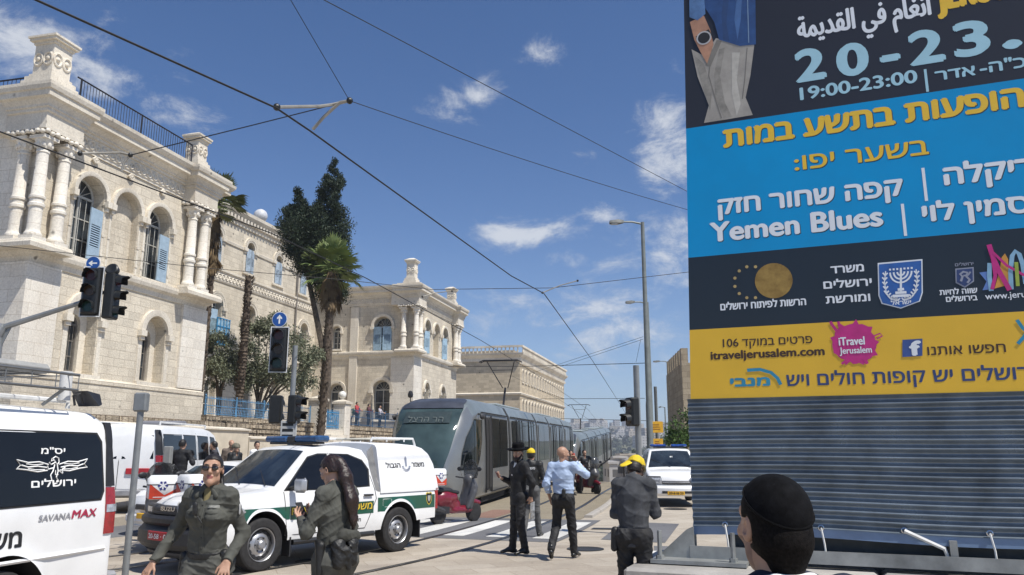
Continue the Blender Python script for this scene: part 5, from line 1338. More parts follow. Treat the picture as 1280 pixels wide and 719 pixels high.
# --- white passenger vans
def van(label, loc, rz, rear_tag, name='police_van', near=False, group=None):
    t = thing(name, label, 'van', loc, rz, group)
    WB = 1.72; AR = [(WB, .46, .40), (-WB, .46, .40)]
    top = [(-3.0, .55), (-2.985, 1.2), (-2.93, 1.75), (-2.84, 2.00), (-2.70, 2.07), (-1.5, 2.10), (.6, 2.10), (1.1, 2.05), (1.35, 1.96), (2.02, 1.28), (2.1, 1.22), (2.55, 1.10), (2.68, 1.0), (2.74, .85), (2.76, .6)]
    def wf(x, z):
        y = .995 - .04 * max(0, (.7 - z) / .4) ** 2
        if z > 1.15: y -= (z - 1.15) * .13
        if z > 1.85: y -= (z - 1.85) * .25
        if x > 1.9: y -= .12 * ((x - 1.9) / .86) ** 2
        return y
    def D(p):
        k = smooth01((p.x - 1.9) / .9); k2 = smooth01((-2.6 - p.x) / .4); q = (p.y / 1.0) ** 2
        return Vector((p.x - .2 * k * q + .07 * k2 * q * q, p.y, p.z))
    c = Car(t, top, [(-3.0, .42), (-2.8, .36), (2.5, .34), (2.76, .42)], wf, AR, -3.0, 2.76, crown=.05, rr=.09, D=D); c.shell('body', W_PAINT)
    c.toppanel('windscreen', 1.37, 2.0, -.93, .93, SCREEN)
    for g in (1, -1):
        segs = [((1.78, 1.28), (1.28, 1.84), (.92, 1.86), (.86, 1.27)), ((.72, 1.25), (.72, 1.86), (-.18, 1.87), (-.18, 1.24)), ((-.34, 1.24), (-.34, 1.87), (-1.30, 1.87), (-1.30, 1.24)), ((-1.42, 1.24), (-1.42, 1.87), (-2.72, 1.86), (-2.78, 1.70), (-2.80, 1.30), (-2.74, 1.25))]
        if near: segs[2:] = [((-.34, 1.24), (-.34, 1.87), (-2.70, 1.86), (-2.77, 1.78), (-2.81, 1.34), (-2.76, 1.26))]
        for sg in segs:
            cx = sum(p[0] for p in sg) / len(sg); cz = sum(p[1] for p in sg) / len(sg)
            c.panel('window_frame', [(cx + (a - cx) * 1.035, cz + (b - cz) * 1.06) for a, b in sg], SEAM, g, .003); c.panel('window', list(sg), TINT, g, .007)
        for x in (.79, -.26, 1.9): c.line('door_gap', [(x, .46), (x, 1.95 if x < 1 else 1.2)], SEAM, g)
        c.line('body_crease', [(2.2, .80), (-2.9, .80)], W_PAINT, g, .018)
        # tall tail light and the black trim above it
        z = c.S(g); mb = MB()
        for nm, z0, z1, m in (('tail_light', .93, 1.36, REDL), ('rear_trim', 1.37, 1.98, BLACKP)):
            mb = MB(); mb.loft([[D(Vector((x, g * (c.w(-2.95, zz) + dy), zz))) for x, dy in ((-2.86, -.03), (-2.86, .012), (-2.95, .014), (interp([(.9, -3.022), (1.2, -3.018), (1.75, -2.965), (1.98, -2.87)], zz), -.0), (interp([(.9, -3.022), (1.2, -3.018), (1.75, -2.965), (1.98, -2.87)], zz), -.12))] for zz in np.linspace(z0, z1, 8)]); o = mb.build(nm, m, t, sharp=40)
            if nm == 'tail_light':
                mb = MB(); mb.loft([[D(Vector((x, g * (c.w(-2.95, zz) + dy), zz))) for x, dy in ((-2.87, -.03), (-2.87, .015), (-2.95, .018), (-3.028, .001), (-3.028, -.115))] for zz in (1.13, 1.2)]); mb.build('reversing_lens', LENS, o)
        for x in (WB, -WB): wheel(t, x, g * .88, .37, .22, 'steel')
        p = Vector(c.S(g)(1.85, 1.25, 0)); mb = MB(); mb.rbox(1.80, 1.92, *sorted((p.y + g * .04, p.y + g * .24)), 1.22, 1.48, .04); mb.build('mirror', BLACKP, t)
        mb = MB(); mb.tube([(-2.5, g * .72, 2.10), (-2.5, g * .72, 2.17), (1.0, g * .72, 2.19), (1.0, g * .72, 2.10)], .022, 6); mb.build('roof_rail', mat('white_rail', (.7, .7, .69), .4), t)
    # rear doors
    rp = lambda a, b, d: tuple(D(Vector((interp([(.4, -3.0), (1.2, -2.985), (1.75, -2.93), (2.0, -2.84)], b) - d, a, b))))
    for g in (1, -1):
        mb = MB(); q = [(g * .06, 1.28), (g * .80, 1.28), (g * .74, 1.84), (g * .06, 1.86)]
        vs = [rp(a, b, .008) for a, b in q]; mb.add(vs, [(0, 1, 2, 3)]); mb.build('rear_window', TINT, t, smooth=False)
    mb = MB(); mb.tube([rp(0, .5, .004), rp(0, 1.2, .004), rp(0, 1.95, .004)], .008, 4); mb.build('door_gap', SEAM, t)
    mb = MB(); mb.rbox(-3.12, -2.95, -.96, .96, .40, .56, .03); mb.build('rear_bumper', mat('grey_bumper', (.3, .3, .31), .5), t)
    mb = MB(); mb.rbox(-3.035, -2.99, -.75, -.20, .92, 1.06, .01); mb.build('number_plate', PLATE_R, t)
    mb = MB(); mb.rbox(2.6, 2.80, -.92, .92, .36, .58, .05); mb.build('bumper', DGREY, t)
    return t, c
VANA, vc = van('white police van with black lion emblem window beside the camera side kerb', (-5.54, 5.35, 0), math.atan2(-.972, -.237), 'a', near=True)
VANA['label'] = 'large white police van showing its dark rear side window with a lion emblem'
PL = vc.S(1); fl = lambda a, b, d: PL(-a, b, d)
text('window_lettering', HEB('יס"מ'), WHITE_T, VANA, lambda a, b, d: fl(a, b, d + .009), 2.03, 1.68, .055, .05, width=.27)
text('window_lettering', HEB('ירושלים'), WHITE_T, VANA, lambda a, b, d: fl(a, b, d + .009), 1.93, 1.395, .062, .05, width=.50)
# winged lion emblem drawn in white line
mb = MB(); E = lambda a, b: fl(2.17 + a, 1.555 + b, .0105)
def ln(pts, r=.006): mb.tube([E(a, b) for a, b in pts], r, 4)
for g in (-1, 1):
    ln([(g * .06, .03), (g * .16, .055), (g * .28, .05), (g * .40, .075), (g * .36, .03), (g * .40, .0), (g * .30, -.01), (g * .18, -.03), (g * .07, -.02)])
    ln([(g * .08, .005), (g * .18, .018), (g * .28, .012), (g * .35, .03)]); ln([(g * .12, .035), (g * .22, .03), (g * .3, .04)], .004); ln([(g * .1, -.012), (g * .2, -.012), (g * .28, .0)], .004)
ln([(-.01, .085), (.02, .10), (.055, .085), (.06, .05), (.04, .03), (.02, .05), (-.01, .085)]); ln([(.02, .05), (-.03, .03), (-.05, .05)]); ln([(.04, .03), (.05, -.03), (.03, -.08), (.06, -.12), (.03, -.125)])
ln([(.01, .03), (-.01, -.03), (-.035, -.06), (-.02, -.11), (-.05, -.115)]); ln([(.05, -.02), (.10, -.05), (.10, -.01), (.13, .0)]); ln([(-.01, -.0), (-.06, -.01), (-.07, .02)]); ln([(.0, .07), (-.03, .06), (-.02, .085)], .004); ln([(.02, -.02), (.02, -.06), (.05, -.06)], .005)
mb.build('lion_emblem_logo', WHITE_T, VANA)
text('model_lettering', 'SAVANA', mat('grey_lettering', (.3, .3, .32), .4), VANA, lambda a, b, d: fl(a, b, d + .005), 2.02, 1.105, .052, .05, width=.36, skew=.1)
text('model_lettering', 'MAX', mat('crimson_lettering', (.38, .02, .06), .4), VANA, lambda a, b, d: fl(a, b, d + .005), 2.395, 1.105, .068, .07, width=.30, skew=.2)
text('side_lettering', HEB('משטרה'), BLACK_T, VANA, lambda a, b, d: fl(a, b, d + .005), 1.12, .92, .14, .05, width=.74)
text('fleet_lettering', 'PO', BLACK_T, VANA, lambda a, b, d: fl(a, b, d + .005), -.6, .95, .12, .05)
# roof load on the near van: wire tray, canister, work lamp, antenna
mb = MB()
for x in np.linspace(-2.35, .6, 12): mb.tube([(x, .95, 2.26), (x, .95, 2.40)], .006, 4); mb.tube([(x, .95, 2.40), (x, -.6, 2.40)], .005, 4)
for z in (2.26, 2.40): mb.tube([(-2.35, .95, z), (.6, .95, z)], .014, 6)
for y in (-.6, -.2, .2, .6): mb.tube([(-2.35, y, 2.40), (.6, y, 2.40)], .006, 4)
for x in (-2.2, -1, .4): mb.tube([(x, .72, 2.12), (x, .95, 2.27)], .016, 5)
mb.build('roof_basket_mesh', mat('galvanised', (.20, .205, .205), .45, .6), VANA)
mb = MB(); mb.tube([(-2.38, .78, 2.17), (-2.38, .78, 2.44)], .055, 12); mb.build('canister', mat('white_rail', (.7, .7, .69), .4), VANA)
mb = MB(); mb.add([(-2.76, .72, 2.15), (-2.76, .88, 2.15), (-2.68, .92, 2.13), (-2.68, .68, 2.13), (-2.74, .74, 2.25), (-2.74, .86, 2.25), (-2.55, .88, 2.27), (-2.55, .7, 2.27)], [(0, 1, 2, 3), (4, 7, 6, 5), (0, 4, 5, 1), (1, 5, 6, 2), (2, 6, 7, 3), (3, 7, 4, 0)]); mb.tube([(-2.5, .8, 2.13), (-2.47, .8, 2.22), (-2.55, .8, 2.25), (-2.6, .8, 2.15)], .012, 5); mb.build('work_lamp_casing', BLACKP, VANA)
mb = MB(); mb.rbox(-2.3, -1.3, .1, .7, 2.41, 2.50, .04); mb.build('roof_pack', mat('grey_canvas', (.3, .3, .29), .8), VANA)
mb = MB(); mb.rbox(-1.25, -.4, .2, .8, 2.41, 2.52, .04); mb.build('roof_pack', mat('dark_canvas', (.08, .08, .08), .9), VANA)

VANB, vc3 = van('white police van seen from its rear corner by the cream wall', (-9.95, 23.1, .2), math.atan2(1, -.06), 'b'); VANB.scale = (1.03,) * 3
P3 = vc3.S(-1); f3 = lambda a, b, d: P3(a, b, d)
text('side_lettering', 'POLICE', BLACK_T, VANB, lambda a, b, d: f3(a, b, d + .005), -2.55, 1.0, .10, .05, width=.6); text('side_lettering', HEB('משטרה'), mat('crimson_lettering', (.38, .02, .06), .4), VANB, lambda a, b, d: f3(a, b, d + .005), -1.8, .98, .14, .12, width=.6)
mb = MB(); mb.rbox(-.6, -.2, -.6, .6, 2.16, 2.28, .04); mb.build('light_bar', mat('grey_beacon', (.2, .2, .22), .4), VANB)

# --- white saloon behind the scooters
def saloon(label, loc, rz, group=None):
    t = thing('parked_car', label, 'car', loc, rz, group); WB = 1.3; AR = [(WB, .36, .31), (-WB, .36, .31)]
    top = [(-2.15, .70), (-2.12, .92), (-1.75, .98), (-1.05, 1.40), (-.5, 1.46), (.1, 1.44), (.35, 1.38), (1.05, .98), (1.8, .88), (2.05, .78), (2.13, .66), (2.16, .5)]
    def wf(x, z):
        y = .86 - .05 * max(0, (.5 - z) / .3) ** 2
        if z > .9: y -= (z - .9) * .42
        if x > 1.3: y -= .16 * ((x - 1.3) / .86) ** 2
        if x < -1.4: y -= .08 * ((-1.4 - x) / .75) ** 2
        return max(.2, y)
    def D(p): return Vector((p.x - .22 * smooth01((p.x - 1.2) / .95) * (p.y / .86) ** 2, p.y, p.z))
    c = Car(t, top, .22, wf, AR, -2.15, 2.16, crown=.03, D=D); c.shell('body', W_PAINT)
    c.toppanel('windscreen', .37, 1.03, -.93, .93, SCREEN); c.toppanel('rear_window', -1.7, -1.08, -.9, .9, TINT)
    for g in (1, -1):
        c.panel('window', [(.92, .95), (.36, 1.32), (0, 1.37), (0, .93)], TINT, g, .006); c.panel('window', [(-.05, .93), (-.05, 1.37), (-.6, 1.37), (-1.1, 1.2), (-1.2, .95)], TINT, g, .006)
        c.line('door_gap', [(.95, .32), (1.0, .9)], SEAM, g); c.line('door_gap', [(-.02, .3), (-.02, 1.38)], SEAM, g); 
        c.strip('headlight', [1.72, 1.8, 1.9, 2.0, 2.06], lambda x: .62, lambda x: interp([(1.72, .64), (1.85, .78), (2.06, .72)], x), LENS, g, .01)
        for x in (WB, -WB): wheel(t, x, g * .76, .31, .19, 'alloy')
        mb = MB(); p = Vector(c.S(g)(.75, .98, 0)); mb.rbox(.68, .80, *sorted((p.y + g * .03, p.y + g * .2)), .95, 1.07, .04); mb.build('mirror', W_PAINT, t)
    c.boxpart('grille', (1.9, 2.165, -.4, .4, .52, .64), DGREY, .02); c.boxpart('bumper', (1.9, 2.20, -.74, .74, .26, .46), W_PAINT, .05); c.boxpart('number_plate', (2.15, 2.215, -.26, .26, .36, .47), PLATE_Y, .01)
    return t
saloon('white saloon car with its nose toward the orange scooters', (-6.55, 18.6, 0), math.atan2(-.80, -.35))

# --- patrol car facing us on the right
pickup('white patrol car with blue roof lights and orange number plate beside the hoarding', (5.35, 27.6, 0), math.atan2(-1, -.10), border=False, name='patrol_car', plate_m=PLATE_Y)

# --- first-aid scooters with red and white top boxes
SC_RED = mat('red_scooter_paint', (.17, .008, .02), .3, 0, .1, 5, coat=.5); SC_ORG = mat('orange_red_sticker', (.52, .05, .02), .4); SC_BLUE = mat('navy_sticker', (.03, .035, .2), .45); SC_WHT = mat('white_box_plastic', (.76, .76, .75), .35, 0, .05, 5)
def scooter(label, loc, rz, cat='scooter', group='first-aid scooters', body=None):
    t = thing('ambulance_scooter', label, cat, loc, rz, group); body = body or SC_RED
    for x in (.62, -.62): 
        wv = wheel(t, x, .001, .235, .12, 'scooter'); 
    def sd(name, m, fn, lo, hi, h=.014): S_ = SDF(lo, hi, h); fn(S_); return S_.build(name, m, t)
    def lower(S_): S_.cap((-.62, 0, .52), (-.05, 0, .42), .17, .15, k=.05, flat=((0, 1, 0), .8)); S_.cap((-.1, 0, .34), (.35, 0, .34), .13, .12, k=.05, flat=((0, 0, 1), .55)); S_.cap((-.95, 0, .64), (-.4, 0, .58), .09, .19, k=.06); S_.cap((-.5, 0, .62), (-.15, 0, .60), .18, .14, k=.06); S_.cap((-.1, 0, .30), (.35, 0, .30), .15, .16, k=.05, flat=((0, 0, 1), .5))
    sd('body', body, lower, (-1.1, -.3, .15), (.6, .3, .9))
    def shield(S_): S_.cap((.36, 0, .40), (.48, 0, .80), .19, .23, k=.05, flat=((1, 0, 0), .55)); S_.cap((.52, 0, .80), (.44, 0, 1.0), .19, .15, k=.05, flat=((1, 0, 0), .9)); S_.cap((.25, .15, .36), (.45, .17, .7), .05, .07, k=.05); S_.cap((.25, -.15, .36), (.45, -.17, .7), .05, .07, k=.05)
    sd('front_fairing', mat('scooter_grey', (.07, .07, .075), .35, 0, .1, 5), shield, (.1, -.35, .1), (.8, .35, 1.25))
    def mud(S_): S_.cap((.52, 0, .50), (.80, 0, .44), .075, .06, k=.02); S_.cap((.55, 0, .25), (.55, 0, .5), .03, k=.01)
    sd('mudguard', body, mud, (.3, -.2, .1), (1.0, .2, .7))
    def seat(S_): S_.cap((-.75, 0, .80), (-.32, 0, .78), .14, .13, k=.03, flat=((0, 0, 1), .5)); S_.cap((-.32, 0, .76), (-.05, 0, .72), .12, .11, k=.04, flat=((0, 0, 1), .5))
    sd('seat', BLACKP, seat, (-1.0, -.25, .6), (.2, .25, 1.0))
    mb = MB(); mb.tube([(-.55, -.13, .32), (-.85, -.15, .40), (-1.0, -.15, .46)], [.05, .07, .06], 8); mb.build('exhaust', DGREY, t)
    mb = MB(); mb.box(-.85, -.35, -.12, .10, .24, .42); mb.build('engine', BLACKP, t)
    mb = MB(); mb.tube([(.34, .36, 1.08), (.42, .16, 1.05), (.46, 0, 1.03), (.42, -.16, 1.05), (.34, -.36, 1.08)], .018, 6); mb.build('handlebar', BLACKP, t)
    for g in (1, -1):
        mb = MB(); mb.tube([(.42, g * .2, 1.06), (.45, g * .30, 1.24)], .009, 5); mb.sphere((.45, g * .34, 1.27), (.02, .08, .055), 8, 6); mb.build('mirror', BLACKP, t)
    def scr(S_): S_.ell((.42, 0, 1.22), (.24, .26, .30), k=.01); S_.ell((.40, 0, 1.22), (.235, .255, .295), k=.003, sub=True); S_.cut((.50, 0, 0), (-1, 0, 0)); S_.cut((0, 0, 1.04), (0, 0, -1))
    sd('windshield', mat('smoked_screen', (.09, .095, .1), .12, 0, .2, 4, alpha=.55), scr, (.1, -.4, .9), (.8, .4, 1.6))
    mb = MB(); mb.sphere((.62, 0, .82), (.06, .12, .07), 10, 7); mb.build('headlight', LENS, t)
    mb = MB(); mb.box(-.92, -.72, -.07, .07, .60, .72); mb.build('tail_light', REDL, t)
    # box
    mb = MB(); mb.rbox(-1.02, -.56, -.25, .25, .90, 1.30, .05); bx = mb.build('top_box', SC_WHT, t, sharp=50)
    mb = MB(); mb.rbox(-1.025, -.555, -.255, .255, 1.145, 1.16, .003); mb.build('lid_gap', SEAM, bx)
    def face(P, w):
        mb = MB(); mb.add([P(-w, .92, .003), P(w, .92, .003), P(w, 1.08, .003), P(.03, .98, .003), P(-w, 1.17, .003)], [(0, 1, 2, 3, 4)]); mb.build('sticker', SC_ORG, bx, smooth=False)
        mb = MB(); cz = 1.135; r0 = .085
        pts = [(r0 * (1 if k % 2 else .74) * math.sin(2 * math.pi * k / 12), cz + r0 * (1 if k % 2 else .74) * math.cos(2 * math.pi * k / 12)) for k in range(12)]
        mb.add([P(a, b, .006) for a, b in pts], [tuple(range(12))]); e = mb.build('star_emblem', SC_BLUE, bx, smooth=False)
        mb = MB(); 
        for k in range(3):
            a = math.pi * k / 3; ca, sa = math.cos(a), math.sin(a); q = [(-.011, -.06), (.011, -.06), (.011, .06), (-.011, .06)]
            mb.add([P(x * ca - y * sa, cz + x * sa + y * ca, .008 + .0004 * k) for x, y in q], [(0, 1, 2, 3)])
        mb.build('star_logo', SC_WHT, e, smooth=False)
        mb = MB(); mb.add([P(-w * .7, .945, .006), P(w * .6, .945, .006), P(w * .6, .955, .006), P(-w * .7, .955, .006)], [(0, 1, 2, 3)]); mb.build('sticker_edge', SC_WHT, bx, smooth=False)
    face(lambda a, b, d: (-1.02 - d, -a, b), .205); face(lambda a, b, d: (-.79 + a, -.25 - d, b), .185); face(lambda a, b, d: (-.79 - a, .25 + d, b), .185)
    return t
s1 = scooter('red scooter with red and white medical box parked by the tram nose', (-1.36, 19.9, 0), R(50))
def scopy(loc, rz, label):
    c = dup(s1, loc, rz, label); return c
scopy((-6.25, 14.6, 0), R(112), 'scooter with medical box half hidden by the grey sign post')
scopy((-5.95, 14.25, .02), R(140), 'scooter with medical box tight against the pickup bonnet')
scopy((3.15, 33.7, gz(0, 33.7)), R(-60), 'scooter ridden between the tram rails by a man in black')

# --- trams. Local frame: front at 0, body running back along -X
SILVER = mat('tram_silver', (.255, .262, .258), .32, .55, .05, 1.2, coat=.3); ROOFM = mat('tram_roof', (.29, .325, .32), .35, .5, .12, .8)
TGLASS = mat('tram_glass', (.010, .014, .014), .05, 0, .4, .7, spec=.45); TSCREEN = mat('tram_screen', (.055, .085, .08), .05, 0, .35, .5, spec=.9); COWL = mat('tram_cowl', (.055, .06, .075), .4, 0, .2, 2)
def tram(label, loc, rz, pitch=0., first=True):
    t = thing('tram', label, 'tram', loc, rz, 'coupled tram units'); t.rotation_euler = (0, pitch, rz)
    HW = 1.33
    def half(x):      # half width in plan, x measured back from the nose tip
        return HW * (1 - .42 * max(0, (1.9 - x) / 1.9) ** 2.1)
    def sec(x, top=3.34):
        h = half(x); zt = interp([(0, 1.35), (.12, 1.75), (.45, 2.35), (.9, 2.86), (1.4, 3.16), (2.1, 3.30), (3, 3.34)], x)
        zb = interp([(0, .55), (.3, .30), (1, .22), (3, .22)], x)
        pr = [(0, zb), (h * .9, zb), (h * .985, zb + .08), (h, zb + .4), (h, min(1.0, zt - .5)), (h * .995, zb + (zt - zb) * .55), (h * .965, zb + (zt - zb) * .78), (h * .93, zb + (zt - zb) * .85), (h * .80, zb + (zt - zb) * .95), (h * .55, zb + (zt - zb) * .99), (0, zt)]
        return [(-x, y, z) for y, z in pr] + [(-x, -y, z) for y, z in pr[-2:0:-1]]
    def skin(name, m, xs, parent=None, m2=None, zsplit=2.80):
        mb = MB(); mb.loft([sec(x) for x in xs])
        if m2:
            for i, f in enumerate(mb.f):
                if sum(mb.v[q][2] for q in f) / len(f) > zsplit: mb.m[i] = 1
        return mb.build(name, [m, m2] if m2 else m, parent or t, sharp=35)
    LENS_ = [(0.0, 6.9), (7.35, 13.9), (14.3, 18.3), (18.7, 24.9), (25.3, 32.2)]
    cab_x = [0, .03, .12, .28, .45, .7, .9, 1.15, 1.4, 1.75, 2.1, 2.5, 3.0]
    for i, (a, b) in enumerate(LENS_):
        if i == 0: skin('car_body', SILVER, cab_x + list(np.linspace(3.2, b, 6)), m2=ROOFM)
        elif i == 4:
            mb = MB(); xs = [32.2 - q for q in cab_x][::-1]; xs = list(np.linspace(a, xs[0] - .2, 5)) + xs
            mb.loft([[(-x, y, z) for (_, y, z) in sec(32.2 - x)] for x in xs])
            for k, f in enumerate(mb.f):
                if sum(mb.v[q][2] for q in f) / len(f) > 2.80: mb.m[k] = 1
            mb.build('car_body', [SILVER, ROOFM], t, sharp=35)
        else: skin('car_body', SILVER, list(np.linspace(a, b, 5)), m2=ROOFM)
    for (a, b) in zip(LENS_, LENS_[1:]):
        mb = MB(); n = 7
        rings = []
        for k in range(n + 1):
            x = a[1] - .05 + (b[0] - a[1] + .1) * k / n; e = .93 if k % 2 else .975
            rings.append([(px, y * e, .3 + (z - .3) * (e + .005)) for (px, y, z) in [(-x, q[1], q[2]) for q in sec(5)]])
        mb.loft(rings); mb.build('bellows', mat('bellows_rubber', (.02, .02, .02), .85), t)
    # windscreen and dark cowl: patches over the nose following its section
    def nose(name, m, z0, z1, off, ymax, n=14, curve=None):
        mb = MB(); rows = []
        for k in range(n + 1):
            z = z0 + (z1 - z0) * k / n; row = []
            for j in range(13):
                f = -1 + 2 * j / 12; lim = ymax(z); y = f * lim
                # distance back where the section surface passes (y, z)
                lo, hi = 0., 3.2
                for _ in range(26):
                    x = (lo + hi) / 2; h = half(x); zt = interp([(0, 1.35), (.12, 1.75), (.45, 2.35), (.9, 2.86), (1.4, 3.16), (2.1, 3.30), (3, 3.34)], x); zb = .3
                    zr = (z - zb) / (zt - zb); hw = h * interp([(0, 1), (.55, .995), (.78, .965), (.85, .93), (.95, .80), (.99, .55), (1.0, .0)], zr) if zr < 1 else -1
                    if abs(y) < hw: hi = x
                    else: lo = x
                row.append((-hi + off, y * (1 + off * .0), z + off * .6))
            rows.append(row)
        mb.add([p for r in rows for p in r], [(i * 13 + j, i * 13 + j + 1, (i + 1) * 13 + j + 1, (i + 1) * 13 + j) for i in range(n) for j in range(12)])
        return mb.build(name, m, t, sharp=60)
    ws = nose('windscreen', TSCREEN, 1.18, 2.90, .03, lambda z: interp([(1.18, .70), (1.6, .82), (2.2, .92), (2.9, .99)], z))
    nose('cowl', COWL, 2.93, 3.27, .035, lambda z: interp([(2.9, 1.0), (3.2, .9), (3.3, .7)], z))
    nose('destination_sign', mat('sign_glass', (.045, .06, .06), .15), 2.46, 2.80, .055, lambda z: .72)
    mb = MB()
    for j in range(3):      # unlit dot rows of the display
        for q in range(16):
            pass
    nose('bumper_skirt', DGREY, .42, .62, .03, lambda z: .72)
    for g in (1, -1):
        mb = MB(); mb.sphere((-.10, g * .55, .92), (.07, .15, .11), 10, 7); mb.build('headlight', LENS, t)
        # cab side window: dark, with a long curved rear edge
        def SW(x, z, off): 
            h = half(x); zt = interp([(0, 1.35), (.12, 1.75), (.45, 2.35), (.9, 2.86), (1.4, 3.16), (2.1, 3.30), (3, 3.34)], x); zr = (z - .3) / (zt - .3)
            return (-x, g * (h * interp([(0, 1), (.55, .995), (.78, .965), (.85, .93), (.95, .80), (1, .5)], zr) + off), z)
        mb = MB(); rows = []
        for k in range(15):
            f = k / 14; z = 1.12 + (2.62 - 1.12) * f
            xa = interp([(1.12, .55), (1.6, .62), (2.1, .88), (2.62, 1.45)], z); xb = interp([(1.12, 1.6), (1.5, 2.0), (2.0, 2.28), (2.62, 2.42)], z)
            rows.append([SW(xa + (xb - xa) * j / 6, z, .014) for j in range(7)])
        mb.add([p for r in rows for p in r], [(i * 7 + j, i * 7 + j + 1, (i + 1) * 7 + j + 1, (i + 1) * 7 + j) for i in range(14) for j in range(6)]); mb.build('cab_window', TGLASS, t)
        # side glazing, doors, gutter line
        for i, (a, b) in enumerate(LENS_):
            x0 = a + (2.75 if i == 0 else .25); x1 = b - (2.75 if i == 4 else .25)
            mb = MB(); mb.tube([(-a - (2.3 if i == 0 else .06), g * 1.285, 2.86), (-b + (2.3 if i == 4 else .06), g * 1.285, 2.86)], .022, 5); mb.build('gutter', SEAM, t)
            doors = {0: [(2.85, 3.75), ], 1: [(8.6, 9.9), (11.6, 12.9)], 2: [], 3: [(19.8, 21.1), (22.6, 23.9)], 4: [(28.2, 29.4)]}[i]
            edges = [x0] + [q for d in doors for q in d] + [x1]
            for k in range(len(edges) - 1):
                e0, e1 = edges[k], edges[k + 1]; isd = (k % 2 == 1)
                if e1 - e0 < .2: continue
                if isd:
                    mb = MB()
                    for q in (0, 1):
                        m0 = e0 + (e1 - e0) * (q / 2) + .03; m1 = e0 + (e1 - e0) * ((q + 1) / 2) - .03
                        mb.add([(-m0, g * 1.352, .42), (-m1, g * 1.352, .42), (-m1, g * 1.352, 2.0), (-m1, g * 1.315, 2.72), (-m0, g * 1.315, 2.72), (-m0, g * 1.352, 2.0)], [(0, 1, 2, 5), (5, 2, 3, 4)])
                    mb.build('door_panel_or_shade', TGLASS if not (i == 0 and first) else DARK, t, smooth=False)  # open first doorway is only a dark sheet, its inner shade painted in
                    mb = MB()
                    for x in (e0, e1) + (((e0 + e1) / 2,) if not (i == 0 and first) else ()): mb.tube([(-x, g * 1.345, .35), (-x, g * 1.345, 2.0), (-x, g * 1.30, 2.78)], .028, 5)
                    mb.build('door_frame', SEAM, t)
                else:
                    n = max(1, round((e1 - e0) / 1.6))
                    for q in range(n):
                        w0 = e0 + (e1 - e0) * q / n + .03; w1 = e0 + (e1 - e0) * (q + 1) / n - .03
                        mb = MB(); mb.add([(-w0, g * 1.34, 1.08), (-w1, g * 1.34, 1.08), (-w1, g * 1.336, 1.95), (-w1, g * 1.305, 2.72), (-w0, g * 1.305, 2.72), (-w0, g * 1.336, 1.95)], [(0, 1, 2, 5), (5, 2, 3, 4)]); mb.build('window', TGLASS, t, smooth=False)
                    mb = MB(); mb.box(-e1 + .03, -e0 - .03, *sorted((g * 1.331, g * 1.338)), .32, .36); mb.build('body_seam', SEAM, t)
            mb = MB(); mb.box(-x1, -x0, *sorted((g * 1.0, g * 1.2)), .05, .215); mb.build('bogie_skirt', UNDER, t)
    text('display_lettering', HEB('הר הרצל'), mat('display_dots', (.10, .12, .115), .6), t, lambda a, b, d: (-(interp([(2.35, .45), (2.86, .9)], b)) + .105 + d, a, b), -.58, 2.53, .17, .0, width=1.1)
    for g in (1, -1):
        mb = MB(); mb.sphere((-1.9, g * 1.42, 2.72), (.22, .08, .10), 10, 7); mb.tube([(-2.05, g * 1.25, 2.8), (-1.9, g * 1.42, 2.75)], .03, 5); mb.build('mirror_camera', DGREY, t)
    for (a, b) in ((8.2, 13.6), (19, 24.4), (26, 29.5)):
        mb = MB(); mb.rbox(-b, -a, -.6, .6, 3.33, 3.43, .04); mb.build('roof_unit', mat('roof_unit_grey', (.33, .37, .37), .5, .3), t)
    # pantograph
    mb = MB(); X = -12.6; mb.tube([(X, 0, 3.4), (X - .55, 0, 4.35)], .05, 6); mb.tube([(X - .55, -.12, 4.35), (X + .55, -.62, 5.45)], .022, 5); mb.tube([(X - .55, .12, 4.35), (X + .55, .62, 5.45)], .022, 5)
    mb.tube([(X + .2, -.46, 5.1), (X + .2, .46, 5.1)], .015, 5)
    for dx in (.4, .7): mb.tube([(X + dx, -.95, 5.42), (X + dx, -.78, 5.5), (X + dx, .78, 5.5), (X + dx, .95, 5.42)], .025, 5)
    mb.box(X - .35, X + .35, -.5, .5, 3.345, 3.45); mb.build('pantograph_frame', IRON, t)
    return t
TH = R(10.3)
tram('silver tram whose front with curved windscreen stands in the street', (-2.35 - .30, 23.3, .03), R(90) - TH + R(180), 0.012)
p2 = Vector((-2.65, 23.3, 0)) + Vector((math.sin(TH), math.cos(TH), 0)) * 33.0
tram('second silver tram coupled behind, running down the slope', (p2.x + .1, p2.y, -.45), R(90) - TH - R(1.0) + R(180), 0.044, first=False)
# ------------------------------------------------------------------ the big printed hoarding
BO = at(866, 656, 8.0); BO.z = 0; BRZ = math.atan2(-.374, .927)
HB = thing('advertising_hoarding', 'huge printed hoarding in blue, black and yellow bands above a ribbed grey sheet', 'hoarding', BO, BRZ)
bd = Vector((.927, -.374, 0)).normalized(); bn = Vector((-bd.y, bd.x, 0))
def uv(px, py):
    r = ray(px, py); c = Vector((0, 0, CAMH)); t = (BO - c).dot(bn) / r.dot(bn); q = c + r * t; return ((q - BO).dot(bd), q.z)
BP = lambda a, b, d: (a, -d, b)
def vinyl(name, col, rough=.32):
    return mat(name, col, rough, 0, .05, 1.2, bump=.12, bscale=2.2)
BLK = vinyl('black_vinyl', (.025, .026, .033)); BLU = vinyl('blue_vinyl', (.0, .28, .60)); DRK = vinyl('slate_vinyl', (.014, .022, .032)); YLW = vinyl('yellow_vinyl', (.74, .45, .03))
Z1 = uv(864, 160)[1]; Z2 = uv(864, 322)[1]; Z3 = uv(865, 412.5)[1]; Z4 = uv(866, 499)[1]; Z5 = uv(866, 657)[1]; BW, ZTOP = 6.2, 6.85
